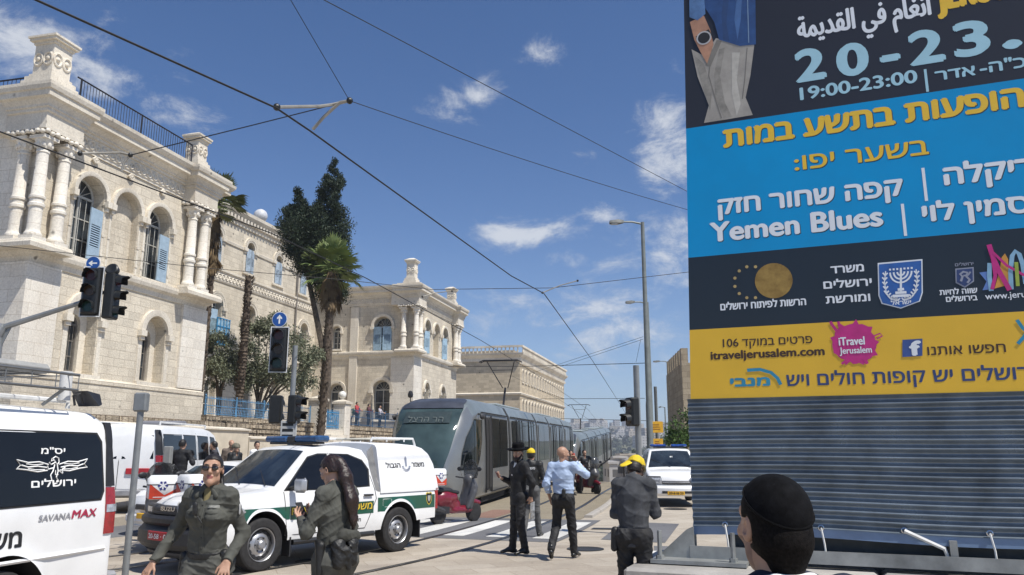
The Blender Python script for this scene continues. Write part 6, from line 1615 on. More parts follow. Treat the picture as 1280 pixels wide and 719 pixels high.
def band(name, z0, z1, m):
    mb = MB(); n = 14
    EDGE = lambda z: max(0, z - Z5) * .0285
    xs = [BW * i / n for i in range(n + 1)]; zs = [z0 + (z1 - z0) * j / 5 for j in range(6)]
    mb.add([(max(x, EDGE(z) + .001 * (x > 0)) if x < BW * .5 / n or x < EDGE(z) else x, 0, z) for z in zs for x in xs], [(j * (n + 1) + i, j * (n + 1) + i + 1, (j + 1) * (n + 1) + i + 1, (j + 1) * (n + 1) + i) for j in range(5) for i in range(n)]); return mb.build(name, m, HB)
band('banner_panel', Z1, ZTOP, BLK); band('banner_panel', Z2, Z1, BLU); band('banner_panel', Z3, Z2, DRK); band('banner_panel', Z4, Z3, YLW)
mb = MB(); mb.prism([(.012 + .0285 * (Z4 - Z5), Z4), (BW - .01, Z4), (BW - .01, ZTOP - .01), (.012 + .0285 * (ZTOP - Z5), ZTOP - .01)], .005, .30); mb.box(.03, BW - .03, .07, .28, Z5 + .1, Z4 - .001); mb.box(.3, BW - .03, .2, .28, .12, Z5 + .098); mb.build('backing_frame_and_shade', mat('board_side', (.07, .08, .09), .5), HB)  # lowest box is a dark sheet added for the shade above the base
def btext(body, px0, py0, px1, hpx, m, bold=.04, sh=False, up=.0016):
    """lettering between two photo columns on one printed line"""
    a0, z0 = uv(px0, py0); a1 = uv(px1, py0)[0]; h = abs(uv(px0, py0 - hpx)[1] - z0)
    if sh: text('lettering_shadow', body, mat('print_shadow', (.02, .05, .08), .5), HB, lambda a, b, d: (a + .008, -.0008 - d * .3, b - .008), a0, z0, h, bold, width=a1 - a0)
    return text('lettering', body, m, HB, lambda a, b, d: (a, -up - d, b), a0, z0, h, bold, width=a1 - a0)
INKW = mat('white_ink', (.74, .78, .82), .4, var=.03); INKY = mat('yellow_ink', (.78, .50, .04), .4, var=.04); INKP = mat('pale_blue_ink', (.36, .60, .70), .4, var=.04); INKB = mat('brown_ink', (.06, .028, .015), .4); INKN = mat('navy_ink', (.035, .06, .17), .4); INKC = mat('cyan_ink', (.03, .26, .42), .4); INKM = mat('magenta_ink', (.52, .025, .21), .4, var=.1)
btext('ﺔﻤﻳﺪﻘﻟﺍ ﻲﻓ ﻡﺎﻐﻧﺃ', 998, 48, 1168, 25, INKW, .04)
btext('JERUSALEM', 1174, 12, 1345, 33, INKY, .07)
for ch, x0, y0, x1, hh in (('2', 998, 102, 1031, 38), ('0', 1050, 95.5, 1085, 38), ('-', 1104, 86, 1124, 38), ('2', 1141, 81, 1180, 40), ('3', 1197, 71, 1237, 41), ('.', 1257, 60, 1275, 44), ('0', 1296, 54, 1336, 43)): btext(ch, x0, y0, x1, hh, INKP, .07)
btext('19:00-23:00', 1001, 125, 1149, 15, INKP, .05)
btext('|', 1157, 108, 1160.5, 22, INKP, .0); btext(HEB('אדר'), 1170, 101, 1220, 13, INKP, .05); btext(HEB('כ"ה-'), 1226, 92, 1284, 14, INKP, .05)
btext(HEB('הופעות בתשע במות'), 906, 184, 1287, 24, INKY, .07, True)
btext(HEB('בשער יפו:'), 994, 213, 1163, 20, INKY, .03, True)
btext(HEB('קפה שחור חזק'), 899, 268, 1131, 21, INKW, .06, True); btext('|', 1155, 241, 1159, 32, INKW, 0); btext(HEB('דיקלה'), 1182, 231, 1296, 24, INKW, .06, True)
btext('Yemen Blues', 889, 302, 1105, 23, INKW, .06, True); btext('|', 1129, 285, 1133, 31, INKW, 0); btext(HEB('יסמין לוי'), 1155, 277, 1300, 22, INKW, .06, True)
btext(HEB('הרשות לפיתוח ירושלים'), 901, 388, 1008, 9, INKW, .05)
btext(HEB('משרד'), 1039, 342, 1080, 10, INKW, .05); btext(HEB('ירושלים'), 1030, 361, 1090, 10, INKW, .05); btext(HEB('ומורשת'), 1033, 379.5, 1088, 10, INKW, .05)
btext(HEB('שווה לחיות'), 1175, 369, 1222, 7, INKW, .05); btext(HEB('בירושלים'), 1183, 377.5, 1222, 7, INKW, .05); btext('www.jerusalem.muni.il', 1232, 374.5, 1352, 8, INKW, .02)
btext(HEB('פרטים במוקד 106').replace('601', '106'), 904, 434, 1016, 10, INKB, .02); btext('itraveljerusalem.com', 889, 449.5, 1031, 10, INKB, .06)
btext(HEB('חפשו אותנו'), 1160, 444, 1258, 12, INKB, .02)
btext(HEB('ירושלים יש קופות חולים ויש'), 984, 482.5, 1296, 16, INKN, .03); btext(HEB('מנבי'), 914, 483, 962, 11, INKC, .10)
def flat(name, pts, m, lift=.004, parent=HB):
    """flat printed shape from its outline on the board"""
    mb = MB(); holed(mb, [uv(*p) for p in pts], [], lambda a, b: (a, -lift, b)); return mb.build(name, m, parent, smooth=False, fixn=False)
def disc(name, px, py, rpx, m, lift=.004, n=28, parent=HB, jag=None):
    a, z = uv(px, py); r = abs(uv(px, py - rpx)[1] - z); mb = MB()
    mb.add([(a + r * (jag(k) if jag else 1) * math.cos(2 * math.pi * k / n), -lift, z + r * (jag(k) if jag else 1) * math.sin(2 * math.pi * k / n)) for k in range(n)], [tuple(range(n))]); return mb.build(name, m, parent, smooth=False)
def stroke(name, pts, wpx, m, lift=.006, parent=HB):
    mb = MB(); q = [uv(*p) for p in pts]; w_ = abs(uv(pts[0][0], pts[0][1] - wpx)[1] - q[0][1]) / 2; L_, Rr = [], []
    for i, p in enumerate(q):
        d = Vector(q[min(i + 1, len(q) - 1)]) - Vector(q[max(i - 1, 0)]); d = d.normalized() if d.length else Vector((1, 0)); L_.append((p[0] - d.y * w_, -lift, p[1] + d.x * w_)); Rr.append((p[0] + d.y * w_, -lift, p[1] - d.x * w_))
    n = len(q); mb.add(L_ + Rr, [(i, i + 1, n + i + 1, n + i) for i in range(n - 1)]); return mb.build(name, m, parent, smooth=False, fixn=False)
gold = mat('gold_foil', (.42, .27, .07), .4, .2, .35, 9, col2=(.22, .13, .03)); disc('coin_emblem', 967, 351, 22, gold)
for k in range(8):
    a = R(75 + 210 * k / 7); disc('emblem_dot', 939 + 21 * math.cos(a), 353 - 20 * math.sin(a), 2.0, mat('dot_gold', (.45, .33, .13), .4), n=8)
# state emblem: blue shield, candelabrum between two branches
sh = [(1097, 329), (1153, 324), (1153.5, 366), (1150, 377), (1126, 386), (1102, 380), (1098, 370)]
flat('state_emblem', sh, INKW, .004); cx = sum(p[0] for p in sh) / 7; cy = sum(p[1] for p in sh) / 7
flat('state_emblem_field', [(cx + (a - cx) * .945, cy + (b - cy) * .945) for a, b in sh], mat('emblem_blue', (.03, .12, .40), .4), .006)
for r_, in ((4.5,), (9.,), (13.5,)): stroke('menorah_arm', [(1126 + r_ * math.cos(R(a)), 340 - r_ * .08 * math.cos(R(a)) + r_ * 1.0 * math.sin(R(a))) for a in range(0, 181, 15)], 2.0, INKW, .008)
stroke('menorah_stem', [(1126, 337), (1126, 366)], 2.4, INKW, .0085)
for w_, y in ((4, 362), (7, 366), (10, 370)): stroke('menorah_base', [(1126 - w_, y + .4), (1126 + w_, y - .4)], 3.2, INKW, .008 + .0003 * w_)
for k in range(7): stroke('menorah_flame', [(1112.5 + 4.5 * k, 338.6 - .35 * k), (1112.5 + 4.5 * k, 336.2 - .35 * k)], 2.2, INKW, .0087)
for g in (-1, 1):
    pts = [(1126 + g * x, y - g * x * .06) for x, y in ((4, 376), (12, 374), (18, 366), (20.5, 352), (19, 338))]; stroke('olive_branch', pts, 1.2, INKW, .008)
    for i in range(10):
        t = i / 10 * 4; j = int(t); f = t - j; x = pts[j][0] + (pts[j + 1][0] - pts[j][0]) * f; y = pts[j][1] + (pts[j + 1][1] - pts[j][1]) * f
        for s_ in (-1, 1): stroke('olive_leaf', [(x, y), (x + s_ * 3, y - 3.4)], 1.8, INKW, .0082)
btext(HEB('ישראל'), 1114, 381.5, 1139, 5, INKW, .04, up=.008)
# municipal crest and its coloured skyline
cr = [(1194, 336), (1217, 334), (1217.5, 352), (1206, 360), (1194.5, 354)]; pale = mat('crest_grey', (.3, .32, .4), .4)
flat('city_crest', cr, pale, .004); ccx, ccy = 1206, 346; flat('city_crest_field', [(ccx + (a - ccx) * .86, ccy + (b - ccy) * .86) for a, b in cr], INKN, .006)
stroke('crest_lion', [(1201, 352), (1203, 346), (1200, 343), (1204, 340), (1209, 341), (1208, 346), (1212, 350), (1209, 354)], 2.6, pale, .008); stroke('crest_lion', [(1204, 345), (1210, 344), (1213, 340)], 2, pale, .0085); btext(HEB('ירושלים'), 1194, 333, 1217, 4, pale, .03)
cB, cM, cO, cL, cG = mat('logo_blue', (.12, .22, .52), .4), INKM, mat('logo_orange', (.62, .30, .05), .4), mat('logo_sky', (.25, .45, .62), .4), mat('logo_green', (.33, .42, .06), .4)
flat('city_logo', [(1224, 341), (1238, 339), (1237, 362), (1228, 363), (1233, 352)], cB, .004); stroke('city_logo', [(1237, 329), (1236.5, 345), (1239, 364)], 5, cL, .0062)
flat('city_logo', [(1243, 361), (1249, 340), (1252, 322), (1256, 317), (1260, 324), (1261, 356)], cO, .0046)
stroke('city_logo', [(1264, 362), (1263, 340), (1265, 320), (1269, 314), (1274, 318), (1278, 330), (1282, 355)], 5, cL, .0056)
stroke('city_logo', [(1236, 306), (1241, 322), (1249, 340), (1262, 363)], 5.5, cM, .0075); stroke('city_logo', [(1239, 312), (1244, 345), (1240, 362)], 4, cM, .0085); stroke('city_logo', [(1241, 316), (1258, 332), (1290, 350)], 3, cM, .0095); stroke('city_logo', [(1270, 328), (1272, 358)], 4, cG, .0105)
# paint-splash badge
rr_ = random.Random(4); jag = [1 + (rr_.uniform(.06, .34) if k % 5 == 0 else rr_.uniform(-.06, .05)) for k in range(44)]
disc('splash_badge', 1068, 429, 25, INKM, .004, 44, jag=lambda k: jag[k]); stroke('splash_badge_drip', [(1046, 414), (1040, 406), (1038, 402)], 3.5, INKM, .0045); stroke('splash_badge_drip', [(1050, 411), (1048, 402)], 3, INKM, .0047); stroke('splash_badge_drip', [(1090, 421), (1100, 417), (1103, 420), (1096, 424)], 1.6, INKM, .0049); stroke('splash_badge_drip', [(1080, 447), (1084, 455)], 4, INKM, .0051); stroke('splash_badge_drip', [(1058, 451), (1052, 455)], 3, INKM, .0053)
btext('iTravel', 1049, 432, 1081, 10, INKW, .04, up=.0065); btext('Jerusalem', 1050, 442.5, 1090, 8, INKW, .03, up=.0065)
flat('network_logo', [(1128, 425), (1153, 423.5), (1153, 445), (1128, 446.5)], mat('network_blue', (.045, .09, .29), .4), .004); btext('f', 1139, 444, 1151, 17, INKW, .09, up=.006)
stroke('swoosh_logo', [(934, 463), (950, 462), (964, 466), (972, 473), (976, 481)], 4, INKC, .005); stroke('ribbon_logo', [(1271, 400), (1278, 410), (1290, 420)], 4, INKC, .005); stroke('ribbon_logo', [(1272, 430), (1280, 421), (1292, 402)], 4, INKC, .006)
# printed figure at the top corner: denim shirt, pale trousers, a wrist with a watch
denim = mat('print_denim', (.035, .09, .24), .4, 0, .3, 5, col2=(.02, .05, .15)); chino = mat('print_chino', (.42, .39, .34), .4, 0, .2, 4, col2=(.27, .25, .22)); skn = mat('print_skin', (.45, .24, .15), .4, 0, .15, 6)
flat('printed_trousers', [(864.5, 62), (880, 70), (895, 48), (943, 56), (938, 95), (932, 122), (941, 144), (906, 150), (880, 154), (886, 132), (872, 96)], chino, .004)
stroke('printed_seam', [(890, 60), (886, 95), (896, 130), (902, 148)], 1.2, mat('print_fold', (.2, .185, .16), .5), .0055); stroke('printed_seam', [(934, 60), (931, 100), (928, 124)], 1.0, MATS['print_fold'], .0055)
fold = mat('print_fold2', (.29, .27, .235), .5, 0, .2, 8); pale_ = mat('print_chino_light', (.50, .475, .42), .5, 0, .1, 8)
flat('printed_fold', [(899, 62), (906, 60), (900, 95), (906, 128), (915, 146), (905, 148), (894, 122), (893, 92)], fold, .0048); flat('printed_fold', [(915, 66), (925, 66), (921, 100), (926, 130), (921, 145), (915, 118)], pale_, .0049); flat('printed_fold', [(868, 70), (880, 80), (890, 112), (888, 138), (878, 108)], fold, .005); flat('printed_pocket', [(896, 50), (902, 52), (888, 84), (882, 82)], mat('print_fold', (.2, .185, .16), .5), .0052)
flat('printed_fold', [(905, -10), (912, -10), (908, 30), (912, 52), (904, 50), (902, 20)], mat('print_denim_dark', (.02, .055, .16), .5), .0068); flat('printed_fold', [(922, -10), (928, -10), (926, 25), (922, 50), (918, 25)], mat('print_denim_mid', (.06, .14, .33), .5), .0069)
flat('printed_shirt', [(876, -30), (944, -30), (945, 56), (925, 58), (899, 50), (893, 28), (880, 8)], denim, .0065); flat('printed_sleeve', [(861.5, -30), (878, -30), (882, 18), (872, 26), (862, 22)], mat('print_denim_light', (.10, .2, .40), .4, 0, .2, 6), .0085)
flat('printed_hand', [(862.5, 28), (880, 20), (888, 38), (892, 56), (884, 80), (876, 66), (868, 50)], skn, .0075); stroke('printed_watch_strap', [(872, 50), (888, 41)], 9, BLACK_T, .0095); disc('printed_watch', 880, 48, 8.5, mat('print_silver', (.5, .5, .5), .4), .0105, 18); disc('printed_watch_dial', 880, 48, 6.8, BLACK_T, .0115, 18)
stroke('printed_seam', [(934, -20), (936, 54)], 1.0, mat('print_stitch', (.2, .3, .45), .5), .0085)
# ribbed lower sheet
mb = MB(); n = 15; per = (Z4 - Z5) / n; K = 10; rows = []
for i in range(n * K + 1):
    z = Z4 - per * i / K; ph = 2 * math.pi * (i % K) / K
    y = -.030 * (.5 + .5 * math.cos(ph)) - .012 * max(0, math.cos(ph)) ** 6
    rows.append([(x, y + .03 + .012 * math.sin(x * 1.7 + z * 2) * (Z4 - z) + (.02 * math.exp(-((x - 3.15) / .16) ** 2) * (Z4 - z)), z + .018 * math.sin(x * 1.9) * (Z4 - z) / 1.3 - .03 * math.exp(-((x - 3.15) / .2) ** 2) * (Z4 - z)) for x in np.linspace(0, BW, 50)])
k = 50; mb.add([p for r in rows for p in r], [(i * k + j, i * k + j + 1, (i + 1) * k + j + 1, (i + 1) * k + j) for i in range(len(rows) - 1) for j in range(k - 1)])
mb.build('ribbed_sheet', mat('ribbed_vinyl', (.19, .23, .27), .28, .35, .2, 3, coat=.5), HB, sharp=180)
mb = MB(); mb.add([(x, .0 + .012 * math.sin(x * 1.7 + z * 2) * 1.3, z + .02 * math.sin(x * 1.9)) for z in (Z5, Z5 - .085) for x in np.linspace(0, BW, 40)], [(i, i + 1, 40 + i + 1, 40 + i) for i in range(39)]); mb.build('hem', mat('hem_vinyl', (.16, .24, .38), .3, 0, .1, 3), HB)
for x in (.31, 1.17, 1.86, 2.52, 3.2, 3.9):
    mb = MB(); mb.tube([(x + .022 * math.cos(a), -.02, Z5 + .02 + .022 * math.sin(a)) for a in [2 * math.pi * q / 12 for q in range(13)]], .006, 5, caps=False); e = mb.build('eyelet', CHROME, HB)
    mb = MB(); mb.tube([(x, -.025, Z5 + .02), (x + (.02 if x != 1.86 else .30), -.05, Z5 - .12), (x + (.03 if x != 1.86 else .34), -.03, Z5 - (.3 if x != 1.86 else .26))], .009 if x != 1.86 else .018, 5); mb.build('cord', mat('white_cord', (.7, .7, .68), .7), HB)
# steel foot frame and concrete ballast
STL = mat('galvanised_beam', (.34, .35, .34), .5, .5, .2, 3); 
mb = MB(); mb.box(-.02, BW, -.10, .0, .70, .80); mb.box(-.02, BW, -.10, -.09, .80, .815); mb.build('base_beam', STL, HB)
mb = MB(); mb.box(.05, BW, .05, .15, Z5 - .06, Z5 + .05); mb.build('base_beam', STL, HB)
mb = MB(); mb.prism([(-.34, .70), (.02, .70), (.02, .99), (-.05, .96)], -.09, -.07); mb.prism([(-.34, .70), (.02, .70), (.02, .99), (-.05, .96)], .05, .07); mb.build('gusset_frame', STL, HB)
mb = MB(); mb.box(-.36, .52, -.32, .14, .665, .70); mb.build('foot_plate', STL, HB)
for x in (-.28, .40):
    mb = MB(); mb.tube([(x, -.25, .62), (x, -.25, .96)], .022, 8); mb.lathe([(.04, .70), (.04, .735)], 6, Matrix.Translation((x, -.25, 0))); mb.build('anchor_bolt', STL, HB)
for x in (1.0, 2.2, 3.4, 4.6): mb = MB(); mb.box(x, x + .06, -.07, .1, .80, Z5 - .05); mb.build('upright', STL, HB)
CON = mat('cast_concrete', (.40, .38, .35), .85, 0, .14, 2, bump=.3, bscale=18)
for i in range(3):
    mb = MB(); mb.rbox(-.55 + i * 2.2, 1.62 + i * 2.2, -.62, .85, .0, .655, .03); o = mb.build('concrete_ballast', CON); o.location = BO; o.rotation_euler = (0, 0, BRZ)
    tag(o, ['concrete ballast block under the free end of the hoarding', 'middle concrete ballast block behind the man in the skullcap', 'concrete ballast block at the far end of the hoarding base'][i], 'concrete block', 'hoarding ballast blocks')
# ------------------------------------------------------------------ people
SKIN = mat('skin_tan', (.42, .245, .165), .5, 0, .08, 14, bump=.05); SKIN_F = mat('skin_fair', (.50, .30, .21), .5, 0, .07, 14, bump=.05); LIPS = mat('lips', (.36, .13, .11), .4)
HAIR = mat('hair_black', (.014, .011, .010), .5, 0, .4, 90, bump=.6, bscale=240); HAIR_B = mat('hair_brown', (.028, .014, .011), .42, 0, .5, 70, bump=.6, bscale=200)
IRIS = mat('iris_brown', (.03, .015, .008), .15); BEARD = mat('beard_dark', (.03, .02, .015), .7, 0, .3, 90, bump=.5, bscale=150); STUB = mat('stubble', (.26, .15, .105), .6, 0, .1, 30)
OLIVE = mat('grey_green_uniform', (.072, .073, .062), .85, 0, .16, 9, bump=.25, bscale=260); OLIVE2 = mat('grey_green_trousers', (.085, .085, .074), .88, 0, .16, 9, bump=.25, bscale=260)
BLACK_C = mat('black_cloth', (.014, .014, .016), .75, 0, .3, 8, bump=.2, bscale=220); BLACK_G = mat('black_gear', (.014, .014, .014), .5, 0, .3, 20, bump=.3, bscale=60); CHAR = mat('charcoal_fleece', (.052, .055, .062), .95, 0, .2, 12, bump=.5, bscale=160)
SHIRT_B = mat('light_blue_shirt', (.40, .50, .68), .7, 0, .06, 6, bump=.1, bscale=200); SHIRT_W = mat('white_shirt', (.78, .78, .77), .7, 0, .04, 6); NAVY = mat('navy_suit', (.014, .02, .04), .7, 0, .25, 10, bump=.2, bscale=220)
SHOE = mat('black_leather', (.012, .012, .012), .35, 0, .3, 14); SUEDE = mat('black_velvet', (.005, .005, .006), .9, 0, .3, 30, bump=.3, bscale=180, spec=.12); YCAP = mat('yellow_cap_cloth', (.70, .50, .015), .75, 0, .12, 16, bump=.25, bscale=120); TEE = mat('khaki_tee', (.2, .16, .07), .8)

def front_surface(S, x, z, back=False):
    """depth of the cloth's surface at (x, z), seen from the front (or the back)"""
    i = int(round((x - S.lo[0]) / S.h)); k = int(round((z - S.lo[2]) / S.h)); i = min(max(i, 0), S.n[0] - 1); k = min(max(k, 0), S.n[2] - 1)
    col = S.F[i, :, k]; I = np.nonzero(col < 0)[0]
    if not len(I): return None
    j = I[-1] if back else I[0]; return float(S.lo[1] + S.h * j)
def patch(S, root, name, m, x0, x1, z0, z1, off=.006, back=False, n=6):
    mb = MB(); rows = []; g = 1 if back else -1
    for j in range(n + 1):
        row = []
        for i in range(n + 1):
            x = x0 + (x1 - x0) * i / n; z = z0 + (z1 - z0) * j / n; y = front_surface(S, x, z, back)
            if y is None: return None
            e = off if (0 < i < n and 0 < j < n) else off * .3; row.append((x, y + g * (e + .003), z))
        rows.append(row)
    k = n + 1; mb.add([p for r in rows for p in r], [(j * k + i, j * k + i + 1, (j + 1) * k + i + 1, (j + 1) * k + i) for j in range(n) for i in range(n)])
    return mb.build(name, m, root, sharp=70)
_cb = SDF.build
def _keep(s, *a, **k):
    o = _cb(s, *a, **k); SDF.last = s; return o
SDF.build = _keep
def belt(P, root, m, top=.13, h=.045, w=1.04):
    J, k = P.J, P.k; ax = unit(J['waist'] - J['pelvis']); tp = J['pelvis'] + ax * top * k; lo, hi = P.bounds(['pelvis', 'waist'], .24); S = SDF(lo, hi, P.h)
    S.cap(J['pelvis'], tp + ax * .1 * k, .153 * k * w, .147 * k * w, k=.04, flat=((0, 1, 0), .76)); S.cut(tp, ax); S.cut(tp - ax * h * k, -ax); return S.build('belt', m, root)
def lump(root, name, m, prims, h=.008, wr=0, seed=0):
    lo = np.min([np.minimum(p[0], p[1]) - max(p[2], p[3]) - .03 for p in prims], 0); hi = np.max([np.maximum(p[0], p[1]) + max(p[2], p[3]) + .03 for p in prims], 0)
    S = SDF(lo, hi, h)
    for p in prims: S.cap(p[0], p[1], p[2], p[3], k=p[4] if len(p) > 4 else .02, flat=p[5] if len(p) > 5 else None)
    if wr: S.wrinkle(wr, 60, seed)
    return S.build(name, m, root)
def held(name, label, cat, root, c, d, nrm, size, m, rnd=.004):
    """a thing in a hand: a slab centred c, long side d, face nrm, in the holder's frame; stays a thing of its own"""
    d, nrm = Vector(unit(d)), Vector(unit(nrm)); nrm = (nrm - d * nrm.dot(d)).normalized(); sd = d.cross(nrm)
    M = root.matrix_basis @ Matrix(((sd.x, nrm.x, d.x, c[0]), (sd.y, nrm.y, d.y, c[1]), (sd.z, nrm.z, d.z, c[2]), (0, 0, 0, 1)))
    mb = MB(); a, b, l_ = size; mb.rbox(-a / 2, a / 2, -b / 2, b / 2, -l_ / 2, l_ / 2, rnd); o = mb.build(name, m); o.matrix_basis = M
    return tag(o, label, cat)
def person(label, loc, rz, group=None):
    t = thing('person', label, 'person', loc, rz, group); bpy.context.view_layer.update(); return t

# --- policewoman walking, dark glasses
px = at(268, 580, 6.0); r1 = person('policewoman in grey-green uniform and sunglasses walking with arms held out', (px.x, 6.0, .02), R(-10))
A = Person(1.66, .006, True, 2); A.yaw = R(20); A.pit = R(-3)
A.move(A.upper(), (.0, -.02, 0)); A.move(['chest', 'neck', 'head', 'shL', 'shR'], (.02, -.03, 0))
A.set(elR=(-.315, .06, 1.17), wrR=(-.385, -.10, .95), elL=(.235, .09, 1.15), wrL=(.235, -.13, .97), shR=(-.165, .0, 1.435), knR=(-.12, -.20, .53), anR=(-.13, -.16, .10), toeR=(-.16, -.34, .06), knL=(.09, -.02, .48), anL=(.09, .22, .13), toeL=(.10, .08, .03))
A.hand = dict(R=dict(dir=(-.30, -.45, -.84), palm=(.3, .85, -.35), curl=.25, spread=.2), L=dict(dir=(.08, -.5, -.86), palm=(-.35, .75, -.5), curl=.25, spread=.22))
A.body(r1, SKIN, LIPS); A.eyes(r1, IRIS)
A.trousers(r1, OLIVE2, top=.11, w=1.03, amp=.008); A.shoes(r1, SHOE, boot=.08, big=1.05)
A.coat(r1, OLIVE, hem=-.0, w=1.0, amp=.0075, freq=30, name='shirt'); Sx = SDF.last; k = A.k; cx = A.J['chest'][0]; cz = A.J['chest'][2]
for g in (-1, 1):
    patch(Sx, r1, 'chest_pocket', OLIVE, cx + g * .085 * k - .045, cx + g * .085 * k + .045, cz - .075, cz + .03, .007); patch(Sx, r1, 'pocket_flap', OLIVE, cx + g * .085 * k - .047, cx + g * .085 * k + .047, cz + .005, cz + .038, .010)
    patch(Sx, r1, 'name_tag', mat('tag_grey', (.22, .22, .2), .6), cx + g * .085 * k - .035, cx + g * .085 * k + .035, cz + .05, cz + .068, .007)
patch(Sx, r1, 'placket', OLIVE, cx - .017, cx + .017, A.J['pelvis'][2] + .05, cz + .09, .006, n=10)
for i in range(5):
    z = A.J['pelvis'][2] + .10 + i * .075; y = front_surface(Sx, cx, z)
    if y: mb = MB(); mb.sphere((cx, y - .011, z), (.006, .003, .006), 8, 5); mb.build('button', BLACK_G, r1)
for g in 'LR':
    s_ = A.J['sh' + g]; d = unit(s_ - A.J['neck']); lump(r1, 'shoulder_strap', OLIVE, [(A.J['neck'] + d * .07 + V3(0, 0, .035), s_ + V3(0, 0, .064), .02, .022, .005, ((0, 0, 1), .4))], .006)
    e = A.J['el' + g]; c = s_ + (e - s_) * .35 + V3(.055 * (1 if g == 'L' else -1), -.02, 0); lump(r1, 'sleeve_badge', mat('badge_white', (.4, .4, .4), .6), [(c + V3(0, 0, .025), c - V3(0, 0, .025), .018, .014, .01, ((1, 0, 0), .35))], .006)
nb = A.J['neck']
for g in (1, -1): lump(r1, 'collar', OLIVE, [(nb + V3(g * .02, -.055, .02), nb + V3(g * .075, -.082, -.035), .014, .02, .01, ((0, 1, 0), .5)), (nb + V3(g * .02, -.055, .02), nb + V3(g * .065, .0, .035), .014, .014, .01), (nb + V3(g * .065, .0, .035), nb + V3(0, .06, .035), .014, .014, .01)], .006)
lump(r1, 'undershirt', TEE, [(nb + V3(0, -.045, -.005), nb + V3(0, -.08, -.075), .035, .02, .01)], .006)
lump(r1, 'radio', BLACK_G, [(A.J['chest'] + V3(-.03, -.155, .075), A.J['chest'] + V3(-.025, -.155, .02), .02, .02, .005, ((0, 1, 0), .6)), (A.J['chest'] + V3(-.03, -.15, .02), A.J['chest'] + V3(.03, -.15, -.05), .006, .006, .01)], .006)
belt(A, r1, BLACK_G, top=.085)
for g, zz in ((1, 0), (-1, -.02)): lump(r1, 'belt_pouch', BLACK_G, [(A.J['pelvis'] + V3(g * .155, -.04, .06 + zz), A.J['pelvis'] + V3(g * .165, -.04, -.05 + zz), .034, .03, .01)], .008)
A.hair_cap(r1, HAIR, front=-.062, low=-.03, thick=.008, extra=lambda S: (S.cap(A.hp((0, .105, .0)), A.hp((0, .115, -.06)), .045, .035, k=.03), S.cap(A.hp((.02, .10, -.06)), A.hp((.09, .05, -.17)), .03, .02, k=.03), S.cap(A.hp((.05, .06, -.03)), A.hp((.085, .02, -.15)), .02, .014, k=.03)))
for g in (1, -1):
    mb = MB(); M = Matrix(A.headM().tolist()).to_4x4(); mb.M = Matrix.Translation(tuple(A.hp((g * .034, -.098, .006)))) @ M @ Matrix.Rotation(R(-g * 10), 4, 'Z'); mb.sphere((0, 0, 0), (.027, .006, .018), 14, 8); mb.build('sunglass_lens', mat('dark_lens', (.015, .01, .008), .08, spec=.8), r1)
    mb = MB(); mb.tube([A.hp((g * .062, -.085, .014)), A.hp((g * .08, -.03, .012)), A.hp((g * .082, .02, .008))], .003, 5); mb.build('sunglass_arm', BLACK_G, r1)
mb = MB(); mb.tube([A.hp((-.012, -.106, .012)), A.hp((0, -.109, .014)), A.hp((.012, -.106, .012))], .003, 5); mb.build('sunglass_bridge', BLACK_G, r1)

# --- policewoman from behind, long hair, reading her phone
px = at(421, 600, 6.35); r2 = person('policewoman with long dark hair seen from behind looking down at her phone', (px.x, 6.35, .0), R(-122))
B = Person(1.68, .006, True, 5); B.pit = R(24); B.yaw = R(4)
B.move(['neck', 'head'], (0, -.02, 0)); B.move(['head'], (0, -.035, -.015))
B.set(elL=(.25, -.06, 1.15), wrL=(.12, -.26, 1.23), elR=(-.25, -.06, 1.15), wrR=(-.09, -.27, 1.25), anL=(.12, .05, .085), anR=(-.13, -.02, .085))
B.hand = dict(L=dict(dir=(-.45, -.75, .3), palm=(-.3, .3, .85), curl=.7), R=dict(dir=(.45, -.75, .3), palm=(.3, .3, .85), curl=.7))
B.body(r2, SKIN_F, LIPS); B.eyes(r2, IRIS); B.trousers(r2, OLIVE2, top=.11, w=1.06, amp=.008); B.shoes(r2, SHOE, boot=.08, big=1.05)
B.coat(r2, OLIVE, hem=.02, w=1.03, amp=.008, freq=30, name='shirt'); belt(B, r2, BLACK_G, top=.10, h=.05, w=1.07)
pv = B.J['pelvis']
lump(r2, 'holster', BLACK_G, [(pv + V3(.175, .03, .09), pv + V3(.185, .04, -.10), .038, .026, .01), (pv + V3(.18, .0, .12), pv + V3(.18, .05, .10), .022, .02, .02)], .008)
lump(r2, 'equipment_pouch', BLACK_G, [(pv + V3(.10, .14, .10), pv + V3(.10, .15, -.03), .055, .05, .02), (pv + V3(-.02, .165, .10), pv + V3(-.03, .165, -.03), .05, .042, .02), (pv + V3(.06, .19, .06), pv + V3(.03, .19, -.07), .03, .02, .03)], .008, .006, 3)
lump(r2, 'waist_bag', mat('khaki_bag', (.05, .05, .042), .85, 0, .2, 14, bump=.4, bscale=150), [(pv + V3(.07, .16, .17), pv + V3(-.06, .165, .15), .05, .045, .03, ((0, 1, 0), .7)), (pv + V3(.06, .15, .17), pv + V3(.13, .11, .13), .03, .03, .03)], .008, .006, 5)
B.hair_cap(r2, HAIR_B, front=-.055, low=-.02, thick=.015, amp=.003, extra=lambda S: S.cap(B.hp((0, .10, .03)), B.hp((0, .115, -.02)), .035, .04, k=.03))
